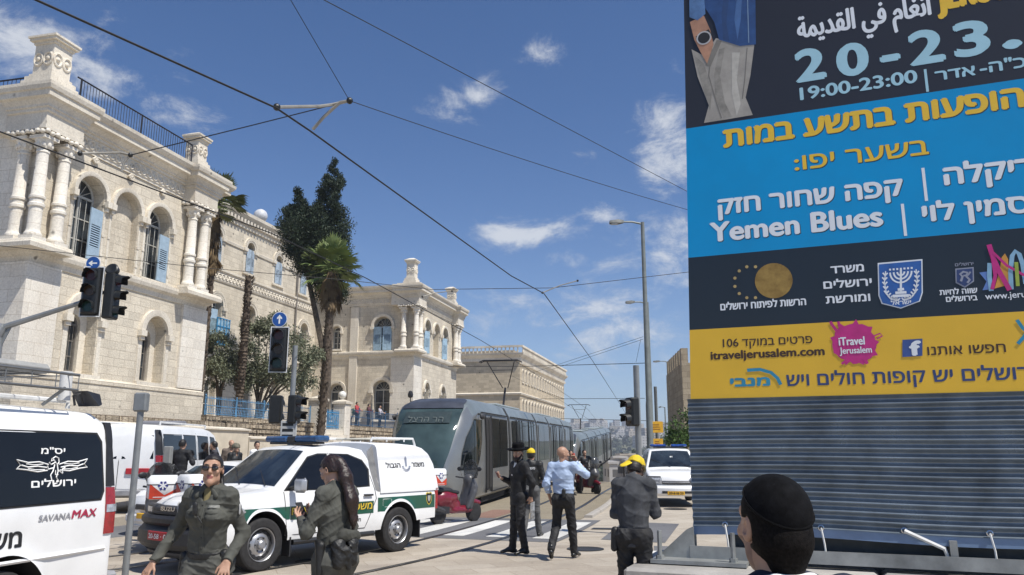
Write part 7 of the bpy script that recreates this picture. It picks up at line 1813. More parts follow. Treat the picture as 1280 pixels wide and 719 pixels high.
h0 = B.hp((0, .10, .01)); lump(r2, 'ponytail_hair', HAIR_B, [(h0, h0 + V3(.0, .06, -.10), .042, .055, .02), (h0 + V3(0, .06, -.10), B.J['chest'] + V3(-.01, .155, .08), .055, .058, .04, ((0, 1, 0), .65)), (B.J['chest'] + V3(-.01, .155, .08), B.J['chest'] + V3(-.03, .16, -.06), .058, .035, .04, ((0, 1, 0), .6)), (B.J['chest'] + V3(-.03, .16, -.06), B.J['chest'] + V3(-.035, .155, -.13), .032, .012, .03)], .006, .004, 8)
held('phone', 'dark phone held by the long-haired policewoman', 'phone', r2, (B.J['wrL'] + B.J['wrR']) / 2 + V3(-.0, -.10, .05), (0, -.55, .8), (0, .8, .55), (.072, .009, .145), BLACK_G)

# --- man in black suit and wide hat
px = at(648, 600, 13.85); r3 = person('man in black suit and wide black hat standing on the crossing', (px.x, 13.85, .016), R(-62))
Cc = Person(1.77, .010, False, 7); Cc.yaw = R(38); Cc.pit = R(2)
Cc.set(elR=(-.23, -.02, 1.15), wrR=(-.14, -.24, 1.22), elL=(.27, .12, 1.16), wrL=(.22, .11, .93), anL=(.12, .06, .085), toeL=(.15, -.13, .03), anR=(-.12, -.05, .085), toeR=(-.17, -.22, .03))
Cc.hand = dict(R=dict(dir=(.2, -.8, .4), palm=(.5, .1, .85), curl=.8), L=dict(dir=(-.15, .15, -.95), palm=(-.9, .2, 0), curl=.9))
Cc.body(r3, SKIN_F, LIPS); Cc.eyes(r3, IRIS); Cc.trousers(r3, BLACK_C, top=.06, amp=.007); Cc.shoes(r3, SHOE, big=1.0); Cc.coat(r3, BLACK_C, hem=-.17, w=1.03, amp=.007, freq=18, flare=.012)
nb = Cc.J['neck']; lump(r3, 'shirt_front', SHIRT_W, [(nb + V3(0, -.05, .03), Cc.J['chest'] + V3(0, -.118, -.02), .042, .03, .02, ((0, 1, 0), .6)), (nb + V3(-.04, -.02, .035), nb + V3(.04, -.02, .035), .035, .035, .02)], .008)
lump(r3, 'beard', BEARD, [(Cc.hp((0, -.075, -.095)), Cc.hp((0, -.09, -.135)), .042, .022, .02), (Cc.hp((.062, -.02, -.03)), Cc.hp((.04, -.06, -.09)), .02, .028, .02), (Cc.hp((-.062, -.02, -.03)), Cc.hp((-.04, -.06, -.09)), .02, .028, .02), (Cc.hp((-.02, -.098, -.043)), Cc.hp((.02, -.098, -.043)), .008, .008, .01)], .007, .003, 2)
Cc.hair_cap(r3, HAIR, front=-.05, low=-.04, thick=.008)
def hat(P, root, m):
    mb = MB(); M = Matrix.Translation(tuple(P.hp((0, .012, .062)))) @ Matrix(P.headM().tolist()).to_4x4() @ Matrix.Rotation(R(6), 4, 'X') @ Matrix.Diagonal((1.2, 1.32, 1, 1)) @ Matrix.Diagonal((.92, .92, 1, 1)); mb.M = M
    mb.lathe([(.095, -.005), (.15, -.006), (.182, .012), (.184, .018), (.15, .004), (.10, .006), (.098, .03), (.094, .09), (.088, .108), (.07, .116), (.04, .106), (.001, .10)], 32); h_ = mb.build('hat', m, root, sharp=60)
    mb = MB(); mb.M = M; mb.lathe([(.099, .006), (.103, .008), (.102, .034), (.097, .036)], 32); mb.build('hat_band', mat('satin_band', (.012, .012, .014), .3), h_)
hat(Cc, r3, SUEDE)
held('phone', 'small dark phone in the hand of the man in the black hat', 'phone', r3, Cc.J['wrR'] + V3(.03, -.11, .06), (.1, -.5, .8), (.2, .8, .5), (.06, .012, .12), mat('phone_red', (.08, .015, .02), .3))
o = held('paper_bag', 'clear bag of papers hanging from the hand of the man in black', 'bag', r3, Cc.J['wrL'] + V3(-.04, .06, -.24), (-.25, .15, -1), (1, .3, 0), (.11, .012, .30), mat('clear_plastic', (.45, .47, .5), .25, 0, .4, 14, alpha=.6))

# --- bald man in light blue shirt walking away
px = at(704, 600, 13.3); r4 = person('bald man in light blue shirt and black trousers walking away along the rails', (px.x, 13.3, .016), R(160))
D4 = Person(1.76, .010, False, 9); D4.yaw = R(-50); D4.pit = R(2)
D4.set(elR=(-.36, -.10, 1.30), wrR=(-.16, -.25, 1.49), elL=(.265, .09, 1.16), wrL=(.245, -.05, .93), knL=(.13, -.02, .50), anL=(.14, .26, .17), toeL=(.16, .17, .03), knR=(-.11, -.10, .50), anR=(-.12, -.17, .085), toeR=(-.15, -.35, .03))
D4.hand = dict(R=dict(dir=(.35, -.1, .9), palm=(.6, .7, .0), curl=.9), L=dict(curl=.6))
D4.body(r4, SKIN, LIPS, stubble=STUB); D4.eyes(r4, IRIS); D4.trousers(r4, BLACK_C, top=.10, w=1.0, amp=.008); D4.shoes(r4, SHOE); D4.coat(r4, SHIRT_B, hem=.05, w=1.06, amp=.010, freq=22, name='shirt', bulk=1.08); belt(D4, r4, BLACK_G, top=.10, w=1.06)
lump(r4, 'belt_pouch', BLACK_G, [(D4.J['pelvis'] + V3(-.05, .145, .11), D4.J['pelvis'] + V3(-.05, .15, .02), .032, .03, .01)], .009)
held('radio_handset', 'small red handset held to the mouth of the bald man', 'radio', r4, D4.J['wrR'] + V3(.05, -.02, .10), (.2, .1, 1), (.5, .8, 0), (.05, .03, .11), mat('red_plastic', (.5, .05, .03), .4))

# --- man in charcoal jacket and yellow cap
px = at(791, 620, 7.95); r5 = person('man in charcoal jacket and bright yellow cap with his head bowed', (px.x, 7.95, .012), R(158))
E5 = Person(1.69, .007, False, 12); E5.pit = R(38); E5.yaw = R(-18)
E5.set(shL=(.165, .015, 1.435), shR=(-.165, .015, 1.435)); E5.move(['chest'], (0, -.03, -.01)); E5.move(['neck'], (0, -.09, -.015)); E5.move(['head'], (0, -.17, -.06)); E5.move(['shL', 'shR'], (0, -.06, -.015))
E5.set(elR=(-.205, -.10, 1.14), wrR=(-.06, -.31, 1.16), elL=(.195, -.03, 1.13), wrL=(.08, -.27, 1.10))
E5.hand = dict(R=dict(dir=(.5, -.7, .3), palm=(.2, .4, .8), curl=.8), L=dict(dir=(-.5, -.7, .3), palm=(-.2, .4, .8), curl=.8))
DSK = mat('skin_dark', (.10, .055, .038), .5, 0, .1, 14); E5.body(r5, DSK, DSK); E5.eyes(r5, IRIS); E5.trousers(r5, BLACK_C, top=.05, amp=.008); E5.shoes(r5, SHOE); E5.coat(r5, CHAR, hem=-.13, w=.93, amp=.008, freq=20, bulk=.9)
E5.hair_cap(r5, HAIR, front=-.05, low=-.05, thick=.008)
S = SDF(E5.J['head'] - .25, E5.J['head'] + .25, .006); Mh = E5.headM()
S.ell(E5.hp((0, .014, .034)), np.array((.086, .106, .098)), k=.01, M=Mh); c = E5.hp((0, .014, .020)); S.cut(c, Mh @ V3(0, -.05, -1)); S.cap(E5.hp((.03, .095, .012)), E5.hp((.05, .14, -.06)), .055, .045, k=.02, flat=(Mh @ V3(0, 1, .55), .22)); S.wrinkle(.003, 50, 3); cp = S.build('cap', YCAP, r5)
mb = MB(); mb.M = Matrix.Translation(tuple(E5.hp((0, .014, .030)))) @ Matrix(Mh.tolist()).to_4x4(); mb.tube([(.0895 * math.sin(a), -.109 * math.cos(a), -.005) for a in np.linspace(-1.7, 1.7, 20)], .012, 6, flat=((0, 0, 1), .3)); mb.build('cap_band', mat('white_print', (.7, .68, .55), .6, 0, .6, 60, col2=(.3, .22, .02)), cp)
lump(r5, 'hip_bag', BLACK_G, [(E5.J['pelvis'] + V3(.17, .06, .02), E5.J['pelvis'] + V3(.18, .07, -.14), .04, .035, .02)], .010)
held('phone', 'phone held by the man in the yellow cap', 'phone', r5, (E5.J['wrL'] + E5.J['wrR']) / 2 + V3(0, -.11, .06), (0, -.5, .8), (0, .8, .5), (.07, .009, .14), BLACK_G)

# --- man in skullcap close to us
px = at(967, 657, 2.05); r6 = person('man with black velvet skullcap and white collar seen close from behind', (px.x, 2.05, px.z - 1.635 * 1.70 / 1.75), R(190))
F6 = Person(1.70, .0045, False, 15); F6.yaw = R(2)
F6.body(r6, SKIN, LIPS, stubble=STUB); F6.eyes(r6, IRIS)
def f6x(S): S.cap(F6.hp((0, .06, -.04)), F6.hp((0, .055, -.085)), .058, .045, k=.03); S.ell(F6.hp((.079, .008, -.01)), (.03, .022, .034), k=.006, sub=True, M=F6.headM()); S.ell(F6.hp((-.079, .008, -.01)), (.03, .022, .034), k=.006, sub=True, M=F6.headM())
F6.hair_cap(r6, mat('hair_dark_cropped', (.007, .0055, .005), .7, 0, .4, 120, bump=.5, bscale=300, spec=.12), front=-.055, low=-.055, thick=.007, amp=.0006, freq=200, extra=f6x)
S = SDF(F6.J['head'] - .22, F6.J['head'] + .22, .004); Mh = F6.headM(); S.ell(F6.hp((0, .016, .030)), np.array((.0845, .105, .098)), k=.01, M=Mh); S.cut(F6.hp((0, .045, .040)), Mh @ V3(0, -.62, -1)); sk_ = S.build('skullcap', SUEDE, r6)
mb = MB(); cap_c = np.array((0, .045, .040)); nn = unit((0, -.62, -1)); u1 = V3(1, 0, 0); u2 = np.cross(nn, u1)
ring = []
for a in np.linspace(0, 2 * math.pi, 49):
    d = u1 * math.cos(a) + u2 * math.sin(a); lo, hi = 0, .2
    for _ in range(22):
        m_ = (lo + hi) / 2; q = (cap_c + d * m_ - V3(0, .016, .030)) / V3(.0845, .105, .098)
        if q @ q < 1: lo = m_
        else: hi = m_
    ring.append(F6.hp(cap_c + d * (lo + .001) - nn * .006))
mb.tube(ring, .003, 6, caps=False, flat=((0, 0, 1), 1)); mb.build('cap_band', mat('embroidered_band', (.006, .006, .007), .9, 0, .8, 110, col2=(.004, .004, .004), spec=.1), sk_)
F6.coat(r6, NAVY, hem=-.1, w=1.0, amp=.004, freq=20, collar=False)
nb = F6.J['neck']; lump(r6, 'shirt_collar', SHIRT_W, [(nb + V3(.068, -.01, .022), nb + V3(.045, .062, .032), .017, .02, .01), (nb + V3(.045, .062, .032), nb + V3(-.045, .062, .032), .02, .02, .01), (nb + V3(-.045, .062, .032), nb + V3(-.068, -.01, .022), .02, .017, .01), (nb + V3(.068, -.01, .022), nb + V3(.03, -.075, -.01), .017, .015, .01), (nb + V3(-.068, -.01, .022), nb + V3(-.03, -.075, -.01), .017, .015, .01)], .005)
lump(r6, 'jacket_collar', NAVY, [(nb + V3(.085, -.01, .0), nb + V3(.06, .078, .012), .018, .02, .012), (nb + V3(.06, .078, .012), nb + V3(-.06, .078, .012), .02, .02, .012), (nb + V3(-.06, .078, .012), nb + V3(-.085, -.01, .0), .02, .018, .012)], .006)

# --- others
def simple(label, loc, rz, H=1.75, h=.016, top=BLACK_C, legs=BLACK_C, hair=HAIR, skin=SKIN, pose=None, fem=False, seed=1, yaw=0, pit=0, group=None, coat=dict(), noleg=False):
    r = person(label, loc, rz, group); P = Person(H, h, fem, seed); P.yaw, P.pit = R(yaw), R(pit)
    if pose: P.set(**pose)
    P.body(r, skin, skin); P.eyes(r, IRIS) if h < .015 else None
    P.trousers(r, legs, top=.08); P.shoes(r, SHOE); P.coat(r, top, **dict(dict(hem=-.04, amp=.007, freq=22), **coat))
    if hair: P.hair_cap(r, hair, thick=.011)
    return r, P
px = at(664, 600, 16.6); r7, P7 = simple('man in dark vest, grey trousers and yellow cap behind the hatted man', (px.x, 16.6, .014), R(165), 1.74, .012, BLACK_G, mat('grey_trousers', (.10, .10, .10), .85), None, seed=21, pose=dict(anL=(.12, .16, .09), toeL=(.14, .02, .03), knL=(.11, .0, .5), anR=(-.13, -.14, .085), toeR=(-.15, -.32, .03), wrR=(-.2, -.25, 1.1), elR=(-.27, .02, 1.16)))
S = SDF(P7.J['head'] - .2, P7.J['head'] + .2, .01); S.ell(P7.hp((0, .014, .034)), (.09, .108, .1), k=.01); S.cut(P7.hp((0, 0, .025)), V3(0, 0, -1)); S.cap(P7.hp((0, -.09, .035)), P7.hp((0, -.16, .03)), .05, .045, flat=((0, 0, 1), .25)); S.build('cap', YCAP, r7)
Sx = None
P7.hair_cap(r7, HAIR, low=-.05)
text('vest_lettering', HEB('משטרה'), WHITE_T, r7, lambda a, b, d: (-a, .172 + d, b), -.12, 1.33, .05, .05, width=.24)
px = at(228, 560, 20.3); r8, P8 = simple('officer in black with cap standing against the white van side', (px.x, 20.3, .21), R(170), 1.78, .014, BLACK_C, BLACK_C, HAIR, seed=31, pose=dict(elR=(-.30, -.02, 1.18), wrR=(-.12, -.2, 1.35), elL=(.3, .02, 1.17), wrL=(.12, -.22, 1.25)))
for i, (x, Y, H_, lab, tp, hr, y_, ps) in enumerate(((267, 24.0, 1.78, 'man in dark grey jacket and dark hair by the white saloon', mat('grey_jacket', (.06, .06, .07), .85), HAIR, -60, None), (289, 25.0, 1.84, 'man with cropped hair and tan jacket beside the helmeted officer', mat('tan_jacket', (.14, .11, .09), .85), None, 30, None), (295, 23.4, 1.70, 'officer in camouflage helmet cover and dark vest behind the pickup', BLACK_G, None, 60, None), (321, 25.5, 1.80, 'man in white shirt with dark hair standing behind the pickup roof', SHIRT_W, HAIR, 70, None))):
    p = at(x, 560, Y); r_, P_ = simple(lab, (p.x, Y, .21), R(y_), H_, .016, tp, BLACK_C, hr, seed=40 + i, yaw=(-20, 15, 0, -30)[i])
    if i == 2:
        S = SDF(P_.J['head'] - .2, P_.J['head'] + .2, .012); S.ell(P_.hp((0, .014, .034)), (.115, .13, .118), k=.01); S.cut(P_.hp((0, 0, .0)), V3(0, 0, -1)); S.build('helmet', mat('camouflage_cover', (.22, .2, .15), .9, 0, .5, 14, col2=(.07, .07, .05)), r_)
for i, (x, lab, tp) in enumerate(((440, 'person in dark top leaning on the terrace railing, first from the gate', BLACK_C), (452, 'person in red top leaning on the terrace railing', mat('red_top', (.42, .05, .06), .8)), (467, 'person in dark red top at the terrace railing between two others', mat('maroon_top', (.09, .03, .04), .8)), (479, 'person in pale top at the terrace railing nearest the tram', mat('pale_top', (.45, .42, .45), .8)))):
    q = 16.3 + i * 2.05; p = H.matrix_basis @ Vector((0, 0, 0)); s_ = (math.sin(R(13.7)), math.cos(R(13.7))); n_ = (s_[1], -s_[0]); X = -14.72 + s_[0] * q - n_[0] * .55; Y = 38 + s_[1] * q - n_[1] * .55
    simple(lab, (X, Y, 3.42), R(76), 1.68, .022, tp, BLACK_C, HAIR, seed=60 + i, pose=dict(elL=(.26, -.16, 1.16), wrL=(.14, -.34, 1.13), elR=(-.26, -.16, 1.16), wrR=(-.14, -.34, 1.13)), yaw=(-20, 10, 30, -15)[i], fem=i > 1, group='people at the terrace railing')
# rider on the scooter between the rails
r9, P9 = simple('rider in black vest with pale sleeve sitting on the red scooter', (3.15 - .12, 33.7, gz(0, 33.7) + .0), R(15), 1.78, .018, BLACK_G, BLACK_C, HAIR, seed=71, pose=dict(hipL=(.10, -.02, .90), hipR=(-.10, -.02, .90), knL=(.26, -.28, .62), knR=(-.26, -.28, .62), anL=(.25, -.20, .12), anR=(-.25, -.20, .12), toeL=(.28, -.38, .05), toeR=(-.28, -.38, .05), elR=(-.34, -.05, 1.25), wrR=(-.24, -.30, 1.1), elL=(.42, .02, 1.32), wrL=(.33, -.2, 1.12)))
px = at(716, 585, 30); simple('bystander in dark clothes beside the tram doors', (at(713, 585, 32).x, 32, .0), R(40), 1.75, .018, BLACK_C, BLACK_C, HAIR, seed=81)
# ------------------------------------------------------------------ trees
def leaf_mat(name, c1, c2, rough=.6):
    m = mat(name, c1, rough, 0, .2, 1.4, col2=c2, spec=.3); return m
def leaves(mb, rg, c, r, n, size, asp=2.2, shell=.55, up=.0):
    """n leaf-sized faces through an ellipsoid's volume, denser toward its outside"""
    for _ in range(n):
        v = Vector((rg.gauss(0, 1), rg.gauss(0, 1), rg.gauss(0, 1))).normalized(); q = shell + (1 - shell) * rg.random() if rg.random() < .75 else rg.random()
        p = Vector((c[0] + v.x * r[0] * q, c[1] + v.y * r[1] * q, c[2] + v.z * r[2] * q))
        d = (v * .7 + Vector((rg.gauss(0, .6), rg.gauss(0, .6), rg.gauss(0, .6) + up))).normalized(); s_ = d.cross(Vector((rg.gauss(0, 1), rg.gauss(0, 1), rg.gauss(0, 1)))).normalized(); L_ = size * rg.uniform(.6, 1.4); W_ = L_ / asp
        mb.add([p - d * L_ * .5, p + s_ * W_ * .5, p + d * L_ * .5, p - s_ * W_ * .5], [(0, 1, 2, 3)])
BARK = mat('bark_grey', (.12, .095, .07), .9, 0, .3, 6, bump=.8, bscale=24); PALMT = mat('palm_trunk', (.115, .085, .06), .95, 0, .35, 9, bump=.9, bscale=30)
PALMG = leaf_mat('fan_leaf', (.21, .25, .075), (.08, .13, .04)); PALMD = leaf_mat('dry_frond', (.24, .17, .09), (.10, .07, .04), .9); CYP = leaf_mat('cypress_leaf', (.030, .048, .022), (.010, .020, .010)); OLV = leaf_mat('olive_leaf', (.20, .21, .135), (.09, .105, .06)); GRN = leaf_mat('street_tree_leaf', (.085, .15, .03), (.03, .065, .014)); PINE = leaf_mat('hill_tree_leaf', (.06, .075, .04), (.025, .035, .022))

def palm_trunk(mb, base, top, r0, r1, rings=26):
    rg = random.Random(2); B, T = Vector(base), Vector(top); n = rings * 2
    P = []; rs = []
    for i in range(n + 1):
        t = i / n; P.append(B.lerp(T, t) + Vector((.06 * math.sin(t * 4), .05 * math.sin(t * 3 + 1), 0))); rs.append((r0 + (r1 - r0) * t) * (1.12 if i % 2 else .92) * rg.uniform(.96, 1.04))
    mb.tube(P, rs, 12)
    for i in range(int(rings * 9)):      # leaf bases standing off the trunk
        t = rg.random(); a = rg.random() * 6.28; c = B.lerp(T, t); r = r0 + (r1 - r0) * t; d = Vector((math.cos(a), math.sin(a), 0)); s_ = Vector((-d.y, d.x, 0)) * .07; p = c + d * r * .95
        mb.add([p - s_, p + s_, p + d * .10 + Vector((0, 0, .14)) + s_ * .5, p + d * .10 + Vector((0, 0, .14)) - s_ * .5], [(0, 1, 2, 3)])
def fan_leaf(mb, rg, o, az, el, pet, L_, droop=.3, segs=15, spread=2.3):
    d = Vector((math.cos(az) * math.cos(el), math.sin(az) * math.cos(el), math.sin(el))); s_ = Vector((-math.sin(az), math.cos(az), 0)); u = d.cross(s_) * -1
    c = o + d * pet + Vector((0, 0, -droop * pet * .3)); mb.tube([o, o + d * pet * .5 + Vector((0, 0, .03)), c], [.03, .022, .016], 4)
    for k in range(segs):
        a = (k / (segs - 1) - .5) * spread; e = d * math.cos(a) + s_ * math.sin(a); ll = L_ * (1 - .25 * abs(a) / 1.2) * rg.uniform(.85, 1.05); wv = u.cross(e).normalized() if u.length else s_
        t1 = c + e * ll * .6 + Vector((0, 0, -.06 * ll)); t2 = c + e * ll + Vector((0, 0, -droop * ll * rg.uniform(.5, 1.2))); w0 = ll * .055
        sd = e.cross(u).normalized(); mb.add([c - sd * w0 * .3, c + sd * w0 * .3, t1 + sd * w0 + u * .02, t1 - sd * w0 - u * .02, t2], [(0, 1, 2, 3), (3, 2, 4)])
rg = random.Random(11)
# fan palm before the far pavilion
YP = 47; b_ = at(402, 505, YP); tp = at(415, 338, YP); t = thing('palm_tree', 'tall fan palm with a shaggy skirt of dead fronds in front of the conifer', 'palm tree', (b_.x, YP, 3.4)); o = Vector((b_.x, YP, 3.4)); T_ = tp - o
mb = MB(); palm_trunk(mb, (0, 0, -1), T_, .24, .20, 34); mb.build('trunk', PALMT, t)
mb = MB()
for k in range(88):
    el = R(rg.uniform(-28, 85)); fan_leaf(mb, rg, T_ + Vector((0, 0, rg.uniform(-.3, .4))), rg.uniform(0, 6.28), el, rg.uniform(.85, 1.35), rg.uniform(.9, 1.25), rg.uniform(.05, .38))
mb.build('crown', PALMG, t, fixn=False)
mb = MB()
for k in range(60):
    az = rg.uniform(0, 6.28); z = rg.uniform(-1.9, -.5); fan_leaf(mb, rg, T_ + Vector((.2 * math.cos(az), .2 * math.sin(az), z + .5)), az, R(rg.uniform(-78, -55)), rg.uniform(.4, .7), rg.uniform(.5, .8), .5, 9, 1.2)
mb.build('dead_fronds', PALMD, t, fixn=False)
# feather palm at the pavilion's corner
YP = 41.5; tp = at(273, 250, YP); t = thing('palm_tree', 'small fan palm with long hanging dead fronds tight against the near pavilion corner', 'palm tree', (tp.x, YP, 3.4)); T_ = Vector((0, 0, tp.z - 3.4))
mb = MB(); palm_trunk(mb, (-.25, 0, -.5), T_, .15, .14, 34); mb.build('trunk', PALMT, t)
mb = MB()
for k in range(70): fan_leaf(mb, rg, T_ + Vector((0, 0, rg.uniform(-.3, .3))), rg.uniform(0, 6.28), R(rg.uniform(-30, 85)), rg.uniform(.6, 1.1), rg.uniform(.7, .95), rg.uniform(.05, .35), 13)
mb.build('crown', leaf_mat('dull_fan_leaf', (.17, .19, .07), (.065, .085, .03)), t, fixn=False)
mb = MB()
for k in range(90): az = rg.uniform(0, 6.28); fan_leaf(mb, rg, T_ + Vector((-.04 * 0, 0, rg.uniform(-3.2, -.3))), az, R(rg.uniform(-85, -62)), rg.uniform(.35, .6), rg.uniform(.45, .7), .5, 8, 1.1)
mb.build('dead_fronds', PALMD, t, fixn=False)
# bare leaning palm trunk
YP = 43.5; b_ = at(297, 497, YP); tp = at(312, 346, YP); t = thing('palm_trunk_stump', 'bare leaning palm trunk without any crown', 'tree trunk', (b_.x, YP, 3.4)); mb = MB(); palm_trunk(mb, (0, 0, -.3), tp - Vector((b_.x, YP, 3.4)), .22, .17, 44); mb.build('trunk', PALMT, t)
# dark conifer
YP = 52; b_ = at(405, 500, YP); t = thing('conifer_tree', 'tall dense dark conifer with a lower second top', 'tree', (b_.x, YP, 3.4)); k_ = YP / 985 * .98
def rel(px, py): p = at(px, py, YP); return p.x - b_.x, p.z - 3.4
mb = MB(); mb.tube([(0, 0, -.5), (.1, 0, 6), (.2, 0, 12)], [.4, .3, .1], 8); x, z = rel(372, 300); mb.tube([(0, 0, 4), (x * .7, 0, z - 2), (x, 0, z)], [.22, .15, .06], 6); mb.build('trunk', BARK, t)
mb = MB()
prof = [(418, 209, 6), (417, 224, 15), (413, 240, 18), (412, 256, 22), (410, 272, 28), (408, 290, 33), (404, 308, 36), (402, 325, 36), (408, 343, 30), (412, 360, 24)]
prof2 = [(372, 243, 4), (372, 256, 11), (372, 268, 18), (374, 274, 24), (378, 284, 32), (380, 296, 36), (392, 268, 16), (388, 312, 34), (398, 330, 30), (404, 350, 26)]
for (px_, py_, hw) in prof + prof2:
    x, z = rel(px_, py_); r_ = hw * k_
    for q in range(max(3, int(hw * .75))):
        a = rg.uniform(0, 6.28); d = r_ * math.sqrt(rg.uniform(.05, 1)); cr = max(.3, r_ * rg.uniform(.3, .5)); leaves(mb, rg, (x + d * math.cos(a) * .92, d * math.sin(a) * .92, z + rg.uniform(-.5, .45)), (cr, cr, cr * 1.25), 240, .15, 2.3, .3, up=.6)
mb.build('crown', CYP, t, fixn=False)
# olive trees in the courtyard
def bushy(name, label, cat, Y, px_, py_base, blobs, m, n, size, zb, group=None, asp=2.6):
    p0 = at(px_, py_base, Y); t = thing(name, label, cat, (p0.x, Y, zb), 0, group); rl = random.Random(int(px_)); mb = MB(); ks = Y / 985
    for (bx, by, br) in blobs:
        q = at(bx, by, Y); x, z = q.x - p0.x, q.z - zb; y = rl.uniform(-.8, .8)
        mb.tube([(rl.uniform(-.12, .12), 0, -.1), (x * .35 + rl.uniform(-.15, .15), y * .3, z * .5), (x * .8, y * .8, z * .85), (x, y, z)], [.10, .065, .035, .012], 6)
    mb.build('trunk', BARK, t); mb = MB()
    for (bx, by, br) in blobs:
        q = at(bx, by, Y); x, z = q.x - p0.x, q.z - zb; r_ = br * ks
        for j in range(7): a = [rl.gauss(0, .55) for _ in range(3)]; leaves(mb, rl, (x + a[0] * r_, a[1] * r_ * 1.2, z + a[2] * r_), (r_ * .75, r_ * .75, r_ * .65), n, size, asp, .1)
    mb.build('crown', m, t, fixn=False); return t
bushy('olive_tree', 'grey-green olive tree behind the centre traffic light', 'tree', 45, 322, 500, [(318, 440, 22), (340, 425, 24), (365, 445, 24), (330, 465, 22), (378, 470, 18), (352, 470, 20), (320, 410, 12), (345, 402, 12), (385, 448, 12), (312, 470, 14)], OLV, 300, .16, 3.4)
bushy('olive_tree', 'low grey-green olive bush beside the near pavilion and the bare trunk', 'tree', 44.5, 276, 500, [(266, 450, 18), (280, 440, 18), (272, 470, 18), (288, 462, 16), (262, 432, 10)], OLV, 300, .16, 3.4)
bushy('shrub', 'small flowering shrub by the terrace railing', 'shrub', 57, 440, 520, [(434, 513, 6), (444, 515, 5)], GRN, 30, .14, 3.4)
bushy('street_tree', 'green street tree peeping out beside the hoarding', 'tree', 44, 858, 590, [(850, 535, 16), (862, 520, 14), (872, 545, 20), (846, 555, 14), (858, 558, 16), (885, 530, 20), (842, 545, 8)], GRN, 110, .16, gz(0, 44))

# ------------------------------------------------------------------ old wall on the far right
OW = stone('old_wall_stone', (.42, .35, .25), (.24, .19, .13), .7, .42, mortar=(.2, .16, .11), soot=.6, bump=.7)
def block(o_, dirv): pass
p1 = at(854, 500, 58); p2 = at(834, 500, 68)
d = Vector((p2.x - p1.x, p2.y - p1.y)); ang = math.atan2(d.y, d.x); t = thing('crenellated_wall', 'old crenellated stone wall half hidden behind the hoarding', 'wall', (p1.x, p1.y, gz(0, 60)), ang)
Lw = d.length; mb = MB(); mb.box(0, Lw, -9, 0, -1, 8.6); mb.build('wall', OW, t); mb = MB()
for i in range(7): mb.box(Lw * i / 7 + .1, Lw * i / 7 + Lw / 7 * .62, -.5, -.003, 8.6, 9.7)
for i in range(6): mb.box(.003, .5, -1.6 - i * 1.4, -.8 - i * 1.4, 8.6, 9.7)
mb.build('merlon_edge', OW, t)

# ------------------------------------------------------------------ poles, lamps, signals
POLE = mat('grey_pole', (.20, .215, .20), .5, .3, .12, 3); POLE2 = mat('steel_pole', (.27, .28, .28), .45, .4, .12, 3); LAMPH = mat('lamp_housing', (.12, .125, .12), .5, .2); SIGB = mat('signal_black', (.012, .013, .013), .45, 0, .2, 20); BLUESIGN = mat('blue_sign', (.012, .075, .30), .35, coat=.3); WSIGN = mat('white_sign', (.75, .75, .74), .4)
def lamp(px_, py_top, Y, arm_px, label, r=.11):
    p = at(px_, py_top, Y); z0 = gz(p.x, Y); t = thing('street_lamp', label, 'street lamp', (p.x, Y, z0), 0, 'street lamps on the pavement side'); h = p.z - z0; q = at(arm_px, py_top, Y); ax = q.x - p.x
    mb = MB(); mb.tube([(0, 0, 0), (0, 0, h * .32), (0, 0, h * .33), (0, 0, h)], [r * 1.25, r * 1.15, r, r * .7], 12); mb.build('pole', POLE, t)
    mb = MB(); mb.tube([(0, 0, h - .08), (ax * .35, 0, h + .02), (ax * .72, 0, h + .02)], [.045, .04, .035], 8); mb.build('arm', POLE, t)
    mb = MB(); mb.loft([[(ax * .62, -.06, h - .03), (ax * .62, .06, h - .03), (ax * .62, .05, h + .08), (ax * .62, -.05, h + .08)], [(ax * .8, -.17, h - .06), (ax * .8, .17, h - .06), (ax * .8, .13, h + .10), (ax * .8, -.13, h + .10)], [(ax * 1.08, -.14, h - .05), (ax * 1.08, .14, h - .05), (ax * 1.08, .1, h + .05), (ax * 1.08, -.1, h + .05)]]); hd = mb.build('lamp_head', LAMPH, t); mb = MB(); mb.box(ax * 1.03, ax * .8, -.11, .11, h - .085, h - .062); mb.build('lens', LENS, hd)
    return t
lamp(803, 278, 32, 765, 'tall grey street lamp nearest the patrol car'); lamp(809, 378, 47, 784, 'second tall street lamp just behind the nearest one', .12); lamp(836, 452, 72, 818, 'small distant street lamp before the crenellated wall', .09); lamp(831, 509, 90, 824, 'smallest distant street lamp low by the street tree', .09)
p = at(819, 482, 40); t = thing('metal_post', 'slim dark post beside the yellow signs', 'post', (p.x, 40, gz(0, 40))); mb = MB(); mb.tube([(0, 0, 0), (0, 0, p.z)], .08, 10); mb.build('pole', LAMPH, t)
YSG = mat('yellow_sign', (.66, .36, .02), .45); p = at(820, 534.5, 36); t = thing('road_sign', 'pair of small yellow street signs on a grey post', 'sign', (p.x + .05, 36, gz(0, 36)))
mb = MB(); mb.tube([(-.36, 0.06, 0), (-.36, 0.06, p.z + .5)], .04, 8); mb.build('post', POLE2, t)
for (y0, y1, x0, x1) in ((527, 541, 812, 828.5), (548.5, 560, 816, 828.5)):
    a, b = at(x0, y1, 36), at(x1, y0, 36); mb = MB(); mb.rbox(a.x - p.x - .05, b.x - p.x - .05, -.012, .012, a.z - gz(0, 36), b.z - gz(0, 36), .006); pn = mb.build('sign_panel', YSG, t)
    mb = MB()
    for q in (.3, .5, .7): z = a.z + (b.z - a.z) * q - gz(0, 36); mb.box(a.x - p.x + .05, b.x - p.x - .15 - .1 * q, -.0145, -.0125, z - .02, z + .02)
    mb.build('sign_marking', mat('sign_brown', (.25, .10, .01), .5), pn)
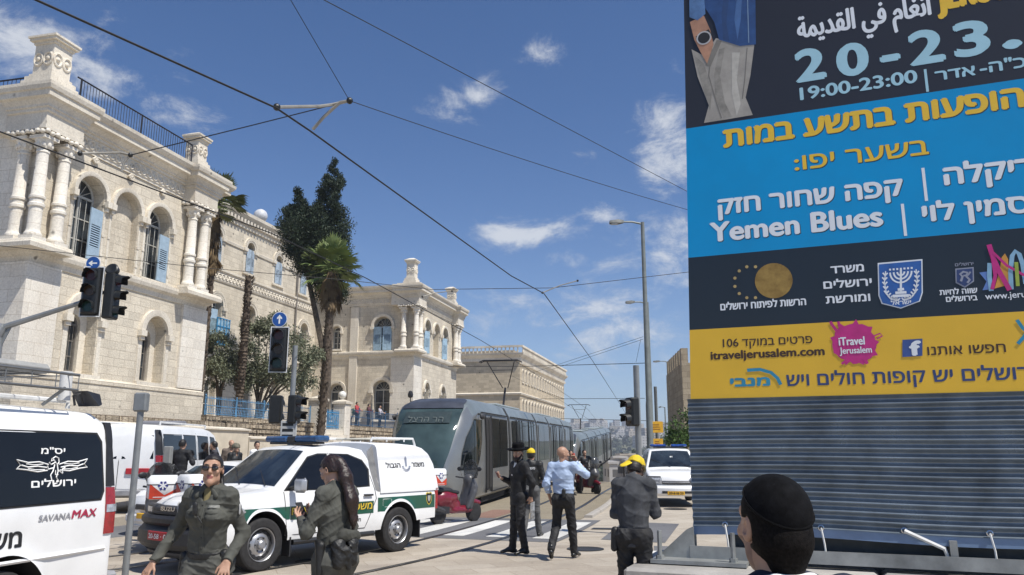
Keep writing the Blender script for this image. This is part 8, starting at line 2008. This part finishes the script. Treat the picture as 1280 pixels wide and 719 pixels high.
def signal_head(parent, c, rz, lenses=3, w_=.30, backboard=True, face=-1):
    """a traffic-signal head centred c facing -Y before rz; housing > lens, visor"""
    h = .30 * lenses; mb = MB(); mb.M = Matrix.Translation(c) @ Matrix.Rotation(rz, 4, 'Z'); mb.rbox(-w_ / 2, w_ / 2, -.10, .10, -h / 2, h / 2, .03); hs = mb.build('signal_housing', SIGB, parent, sharp=30)
    if backboard:
        mb = MB(); mb.M = Matrix.Translation(c) @ Matrix.Rotation(rz, 4, 'Z'); e = .045; mb.box(-w_ / 2 - e, w_ / 2 + e, .0, .012, -h / 2 - e, h / 2 + e); bb = mb.build('backboard', SIGB, parent)
        mb = MB(); mb.M = Matrix.Translation(c) @ Matrix.Rotation(rz, 4, 'Z'); W2, H2, f = w_ / 2 + e, h / 2 + e, .018
        for (a0, a1, b0, b1) in ((-W2, W2, H2 - f, H2), (-W2, W2, -H2, -H2 + f), (-W2, -W2 + f, -H2 + f, H2 - f), (W2 - f, W2, -H2 + f, H2 - f)): mb.box(a0, a1, -.004, -.001, b0, b1)
        mb.build('white_border', WSIGN, bb)
    for i in range(lenses):
        z = h / 2 - .15 - .30 * i; Mx = Matrix.Translation(c) @ Matrix.Rotation(rz, 4, 'Z'); mb = MB(); mb.M = Mx
        mb.loft([[(.105 * math.cos(a), -.101 - dd, z + .105 * math.sin(a)) for a in np.linspace(0, 2 * math.pi, 18, endpoint=False)] for dd in (0, .008)]); mb.build('lens', mat(('lens_red', 'lens_amber', 'lens_green')[i % 3], ((.05, .008, .006), (.05, .025, .004), (.006, .03, .02))[i % 3], .2), hs)
        mb = MB(); mb.M = Mx; n = 12; r0, r1 = [], []
        for k in range(n + 1):
            a = R(-20 + 220 * k / n); dp = .20 if 3 < k < 9 else .13; r0.append((.118 * math.cos(a), -.10, z + .118 * math.sin(a))); r1.append((.122 * math.cos(a), -.10 - dp, z + .122 * math.sin(a) - .02))
        mb.add(r0 + r1, [(k, k + 1, n + 2 + k, n + 1 + k) for k in range(n)]); mb.build('visor', SIGB, hs)
    return hs
def arrow_sign(parent, c, r, rot):
    """round blue sign with a white arrow (rot: 0 up, 90 left)"""
    mb = MB(); mb.M = Matrix.Translation(c) @ Matrix.Rotation(R(90), 4, 'X'); mb.lathe([(r, -.01), (r, .006)], 28); b = mb.build('sign_rim', WSIGN, parent)
    mb = MB(); mb.M = Matrix.Translation(c) @ Matrix.Rotation(R(90), 4, 'X'); mb.lathe([(r * .93, .0062), (r * .93, .009)], 28); mb.build('sign_face', BLUESIGN, b)
    ca, sa = math.cos(R(rot)), math.sin(R(rot)); q = [(-.10, -.58), (.10, -.58), (.10, .12), (.34, .02), (.34, .22), (0, .62), (-.34, .22), (-.34, .02), (-.10, .12)]
    mb = MB(); holed(mb, [(x * r * ca - z * r * sa, x * r * sa + z * r * ca) for x, z in q], [], lambda a, z: (c[0] + a, c[1] - .0105, c[2] + z)); mb.build('arrow', WSIGN, b, smooth=False, fixn=False)
YT = 17.0; hd = at(351, 438, YT); pb = at(358, 600, YT); t = thing('traffic_light', 'black traffic light with white border under a round blue straight-ahead arrow sign', 'traffic light', (pb.x + .03, YT, 0)); ox = pb.x + .03
mb = MB(); mb.tube([(0, 0, 0), (0, 0, hd.z + .1)], .055, 10); mb.build('pole', POLE2, t)
signal_head(t, (hd.x - ox, -.14, hd.z), R(6)); s_ = at(351.5, 400.5, YT); mb = MB(); mb.tube([(hd.x - ox, -.08, hd.z + .4), (hd.x - ox, -.08, s_.z - .1)], .02, 6); mb.build('bracket', SIGB, t); arrow_sign(t, (s_.x - ox, -.12, s_.z), .165, 0)
c = at(347, 513, YT); signal_head(t, (c.x - ox - .05, .06, c.z + .02), R(180), 2, .26, False); c = at(368, 512, YT); signal_head(t, (c.x - ox, -.02, c.z), R(75), 2, .26, False)
c = at(362, 538, YT); mb = MB(); mb.rbox(c.x - ox - .17, c.x - ox + .17, -.10, -.06, c.z - .2, c.z + .2, .01); bx = mb.build('plate', mat('pale_plate', (.5, .5, .48), .5), t)
mb = MB()
for k in range(3): mb.box(c.x - ox - .13, c.x - ox + .10, -.103, -.1005, c.z - .15 + k * .12, c.z - .09 + k * .12)
mb.build('plate_marking', SIGB, bx)
YT = 15.0; h1 = at(119, 366, YT); t = thing('traffic_light', 'twin traffic lights on a long grey arm with a blue left arrow sign', 'traffic light', (at(-6, 450, YT).x, YT, 0)); ox = at(-6, 450, YT).x; e = at(8, 408, YT); f = at(112, 375, YT)
mb = MB(); mb.tube([(0, 0, 0), (0, 0, e.z - .35), (0, 0, e.z + .05)], [.10, .09, .08], 12); mb.build('pole', POLE2, t); mb = MB(); mb.tube([(0, 0, e.z - .25), (e.x - ox, 0, e.z), (f.x - ox, 0, f.z)], [.075, .06, .045], 8); mb.prism([(0, e.z - .6), (e.x - ox + .1, e.z - .02), (0, e.z - .05)], -.01, .01); mb.build('arm', POLE2, t)
signal_head(t, (h1.x - ox, -.12, h1.z), R(4)); h2 = at(138, 370, YT); signal_head(t, (h2.x - ox, .05, h2.z), R(88), 3, .30, False)
mb = MB(); mb.box(h1.x - ox, h2.x - ox, -.03, .03, h1.z - .03, h1.z + .03); mb.tube([(h2.x - ox, .0, h2.z + .4), (h2.x - ox + .02, 0, h2.z + .50)], .03, 6); mb.build('bracket', SIGB, t); c = at(141, 338, YT); mb = MB(); mb.M = Matrix.Translation((c.x - ox, 0, c.z)) @ Matrix.Rotation(R(70), 4, 'X'); mb.lathe([(.05, -.12), (.115, -.05), (.125, .05), (.10, .07), (.02, .05)], 18); mb.build('camera_housing', SIGB, t)
s_ = at(120.5, 331, YT); mb = MB(); mb.tube([(h1.x - ox, -.1, h1.z + .4), (s_.x - ox, -.08, s_.z - .1)], .018, 6); mb.build('sign_bracket', SIGB, t); arrow_sign(t, (s_.x - ox, -.12, s_.z), .14, 90)
YT = 17.0; c = at(789, 515, YT); pt = at(795, 457, YT); t = thing('traffic_light', 'pole with a black two-lens signal seen from the side above the yellow cap', 'traffic light', (pt.x, YT, 0)); mb = MB(); mb.tube([(0, 0, 0), (0, 0, pt.z)], .065, 10); mb.lathe([(.066, 1.35), (.085, 1.36), (.085, 1.52), (.066, 1.53)], 10); mb.build('pole', POLE2, t)
signal_head(t, (c.x - pt.x + .02, -.03, c.z), R(-62), 2, .28, False)
YT = 10.5; tp = at(178, 491, YT); t = thing('sign_post', 'grey sign post with a boxy head beside the near van', 'post', (tp.x, YT, 0)); mb = MB(); mb.tube([(0, 0, 0), (0, 0, tp.z - .1)], .042, 10); mb.build('pole', POLE2, t); mb = MB(); mb.rbox(-.085, .085, -.06, .06, tp.z - .25, tp.z, .02); mb.build('post_head', POLE2, t)
p = at(211, 558, 15.5); t = thing('bollard', 'square grey bollard near the black clad officer', 'bollard', (p.x, 15.5, 0)); mb = MB(); mb.rbox(-.07, .07, -.07, .07, 0, p.z, .015); mb.build('post', mat('bollard_grey', (.25, .25, .24), .6), t)

# ------------------------------------------------------------------ overhead line
WIRE = mat('black_wire', (.012, .012, .013), .6)
def wire(label, pts, r=.011, sag=0., group='overhead tram wires', name='overhead_wire'):
    q = []
    for a, b in zip(pts, pts[1:]):
        a, b = Vector(a), Vector(b)
        for k in range(10): t_ = k / 10; q.append(a.lerp(b, t_) + Vector((0, 0, -sag * 4 * t_ * (1 - t_))))
    q.append(Vector(pts[-1])); mb = MB(); mb.tube(q, r, 5); o = mb.build(name, WIRE); return tag(o, label, 'wire', group)
wire('black contact wire sweeping from the top over the near track toward the lamps', [tuple(G(45, 0, 5.6) * 1.0 + (G(45, 0, 5.6) - G(345, 135, 5.6))), G(45, 0, 5.6), G(345, 135, 5.6), G(388, 164, 5.6), G(639, 345, 5.6), G(680, 367, 5.6), G(740, 450, 5.6), G(775, 505, 5.45), (14, 92, 4.4)], .0125)
wire('black contact wire running past the pavilion to the tram pantograph', [(-8.6, 4.5, 5.6), (-6.38, 9.22, 5.6), (-4.39, 13.9, 5.6), (-3.37, 17.63, 5.6), (-1.14, 27.94, 5.6), (.56, 36.5, 5.55), (6.5, 68, 5.2), (10.5, 92, 4.2)], .011)
nd = at(437, 126, 10.2); bl = at(163, 194, 10.6)
wire('span wire from the bracket node up and away over the camera', [at(340, -40, 8.5), nd], .005); wire('span wire from the bracket node to behind the hoarding', [nd, at(862, 263, 17), at(960, 290, 19)], .006, .05)
wire('span wire from the bracket node down to the second bracket', [nd, at(310, 158, 10.4), bl], .008); wire('high thin wire crossing the sky toward the blue band of the hoarding', [at(380, -15, 8), at(405, 0, 8.4), at(862, 241, 17), at(960, 280, 19)], .006)
wire('long sagging span wire across the pavilions and the palm', [at(-40, 303, 17), at(257, 335, 18), at(430, 350, 19), at(540, 362, 19.5), at(690, 360, 19.6), at(862, 340, 20), at(960, 325, 20)], .008)
wire('short span wire at the pantograph running to the lamp pole', [at(560, 458, 38), at(660, 458, 38), at(806, 454, 31.7)], .014); wire('thin stay wire rising to the lamp pole, upper of the pair', [at(660, 468, 40), at(804, 421, 32)], .008); wire('thin stay wire rising to the lamp pole, lower of the pair', [at(690, 462, 40), at(804, 424, 32)], .008)
wire('span wire low beside the stone block, second toward the city', [at(640, 499, 50), at(806, 498, 46)], .014); wire('lowest span wire over the second tram', [at(690, 523, 66), at(812, 526, 60)], .018); wire('thin slanting wire over the stone block corner', [at(640, 470, 60), at(700, 500, 60), at(770, 548, 90)], .010)
wire('thin vertical stay on the lamp pole', [at(801, 424, 32), at(795, 453, 32)], .007)
TB = mat('bracket_tube', (.33, .31, .27), .5, .4)
def bracket(label, rods, r):
    t = thing('wire_bracket', label, 'wire bracket', rods[0][0]); o = Vector(rods[0][0])
    mb = MB()
    for q in rods: mb.tube([Vector(p) - o for p in q], r, 6)
    mb.build('steady_arm', TB, t); mb = MB()
    for q in (rods[0][0], rods[-1][-1]): mb.sphere(tuple(Vector(q) - o), r * 2.2, 8, 6)
    mb.build('clamp', SIGB, t)
cw = Vector((-2.62, 10.2, 5.62)); c2 = Vector((-2.95, 9.45, 5.62))
bracket('pale tubular bracket holding the near contact wire below the node', [[at(437, 126, 10.2), at(425, 128, 10.2), at(405, 146, 10.2), at(391, 162, 10.2)], [at(437, 126, 10.2), at(415, 131, 10.2), at(400, 133, 10.0), at(346, 134, 9.3)]], .022)
bracket('dark tubular bracket holding the far contact wire by the pavilion', [[at(163, 194, 10.6), at(155, 203, 10.6), at(152, 214, 10.6)], [at(163, 194, 10.6), at(150, 191, 10.6), at(100, 192, 10.2)]], .016)
bracket('small bracket on the sagging span wire near the far pavilion', [[at(565, 364, 19.5), at(545, 366, 19.5), at(528, 371, 19.3)]], .012); bracket('small bracket on the sagging span wire over the street', [[at(722, 351, 19.6), at(700, 357, 19.6), at(678, 366, 19.5)]], .014)

# ------------------------------------------------------------------ the far side of the valley
CITY = [mat('far_stone', (.52, .49, .45), .9, 0, .08, .05), mat('far_stone_grey', (.42, .41, .40), .9, 0, .08, .05), mat('far_stone_warm', (.50, .44, .36), .9, 0, .08, .05)]
for m in CITY:      # rows of small dark windows
    nt_ = m.node_tree; b = nt_.nodes['Principled BSDF']; l = b.inputs['Base Color'].links[0]; src = l.from_socket
    tc = nt_.nodes.new('ShaderNodeTexCoord'); sp = nt_.nodes.new('ShaderNodeSeparateXYZ'); nt_.links.new(tc.outputs['Object'], sp.inputs[0]); ad = nt_.nodes.new('ShaderNodeMath'); ad.operation = 'ADD'; nt_.links.new(sp.outputs['X'], ad.inputs[0]); nt_.links.new(sp.outputs['Y'], ad.inputs[1]); cb = nt_.nodes.new('ShaderNodeCombineXYZ'); nt_.links.new(ad.outputs[0], cb.inputs[0]); nt_.links.new(sp.outputs['Z'], cb.inputs[1])
    br = nt_.nodes.new('ShaderNodeTexBrick'); br.offset = 0; br.inputs['Scale'].default_value = 1; br.inputs['Brick Width'].default_value = 4.2; br.inputs['Row Height'].default_value = 3.4; br.inputs['Mortar Size'].default_value = 1.1; br.inputs['Mortar Smooth'].default_value = 0; br.inputs['Color1'].default_value = (.22, .23, .25, 1); br.inputs['Color2'].default_value = (.3, .3, .3, 1); br.inputs['Mortar'].default_value = (1, 1, 1, 1); nt_.links.new(cb.outputs[0], br.inputs[0])
    mx = nt_.nodes.new('ShaderNodeMix'); mx.data_type = 'RGBA'; mx.blend_type = 'MULTIPLY'; mx.inputs['Factor'].default_value = 1; nt_.links.new(src, mx.inputs['A']); nt_.links.new(br.outputs['Color'], mx.inputs['B']); nt_.links.new(mx.outputs['Result'], b.inputs['Base Color'])
rg = random.Random(21)
for i in range(64):
    px_ = rg.uniform(690, 905); Y = rg.choice((1050, 1180, 1300, 1400)) + rg.uniform(-40, 40); p = at(px_, 560, Y); zg = hill_z(p.x, Y)
    w_, h_, dp = rg.uniform(9, 24), rg.uniform(9, 22), rg.uniform(10, 18); mb = MB(); mb.box(-w_ / 2, w_ / 2, -dp / 2, dp / 2, -4, h_)
    if rg.random() < .6: mb.box(-w_ / 4, w_ / 5, -dp / 4, dp / 4, h_ + .01, h_ + 3)
    o = mb.build('apartment_block', rg.choice(CITY)); o.location = (p.x, Y, zg); o.rotation_euler = (0, 0, rg.uniform(-.5, .5)); tag(o, 'pale far apartment block among many on the hill across the valley', 'building', 'far apartment blocks on the hill')
p = at(753, 534, 1400); t = thing('far_tower', 'slender far transmitter tower on the hill skyline', 'tower', (p.x, 1400, hill_z(p.x, 1400))); mb = MB(); zt_ = p.z - hill_z(p.x, 1400); mb.tube([(0, 0, 0), (0, 0, zt_ * .5), (0, 0, zt_ * .52), (0, 0, zt_)], [4.5, 4, 2.4, 1.6], 6); mb.build('mast', mat('mast_grey', (.25, .25, .27), .8), t)
mb = MB(); rl = random.Random(8)
for i in range(330):
    px_ = rl.uniform(680, 910); Y = rl.uniform(850, 1550); p = at(px_, 560, Y); r_ = rl.uniform(3.5, 9); leaves(mb, rl, (p.x, Y, hill_z(p.x, Y) + r_ * .4), (r_ * 1.5, r_, r_ * .7), 16, r_ * .75, 1.3)
for i in range(150):
    px_ = rl.uniform(735, 815); Y = rl.uniform(240, 330); p = at(px_, 560, Y); r_ = rl.uniform(2, 4); leaves(mb, rl, (p.x, Y, -14 + rl.uniform(0, 13)), (r_ * 1.4, r_, r_), 34, r_ * .42, 1.3)
o = mb.build('far_woods', PINE, fixn=False); o['kind'] = 'stuff'
# pale stone houses and parked cars where the street drops away
for i, (x0, x1, y0, y1, Y) in enumerate(((768, 783, 573, 600, 150), (783, 801, 577, 600, 145), (776, 794, 569, 580, 190), (800, 815, 572, 600, 140), (762, 772, 580, 600, 128))):
    a, b = at(x0, y1, Y), at(x1, y0, Y); mb = MB(); mb.box(a.x, b.x, Y, Y + 9, -12, b.z); mb.box(a.x - .2, b.x + .2, Y - .2, Y + 9.2, b.z + .01, b.z + .4); t = thing('stone_house', ['low pale stone house at the street bottom beside the second tram', 'wider pale house with dark windows at the street bottom', 'pale house roof rising behind the others at the street bottom', 'pale stone house behind the patrol car', 'small pale house right at the end of the second tram'][i], 'house'); mb.build('wall', CITY[i % 3], t)
tags_ = None
for i, (px_, Y, lab) in enumerate(((786, 62, 'black bollard post near the kerb past the patrol car, nearest'), (780, 75, 'thin black bollard post further along the kerb'))):
    p = at(px_, 590, Y); t = thing('bollard', lab, 'bollard', (p.x, Y, gz(0, Y))); mb = MB(); mb.lathe([(.09, 0), (.08, .1), (.07, 1.3), (.10, 1.35), (.09, 1.45), (.02, 1.55)], 10); mb.build('post', SIGB, t)
# ------------------------------------------------------------------ the air between here and the far hill
mb = MB(); mb.box(-1000, 1400, -60, 2700, -95, 75); hz = mb.build('haze', bpy.data.materials.new('haze_air'), smooth=False); hz['kind'] = 'stuff'
hm = hz.data.materials[0]; hm.use_nodes = True; hm.node_tree.nodes.remove(hm.node_tree.nodes['Principled BSDF']); pvn = hm.node_tree.nodes.new('ShaderNodeVolumePrincipled')
pvn.inputs['Color'].default_value = (.85, .9, 1, 1); pvn.inputs['Density'].default_value = .00035; pvn.inputs['Anisotropy'].default_value = .2
hm.node_tree.links.new(pvn.outputs[0], hm.node_tree.nodes['Material Output'].inputs['Volume'])
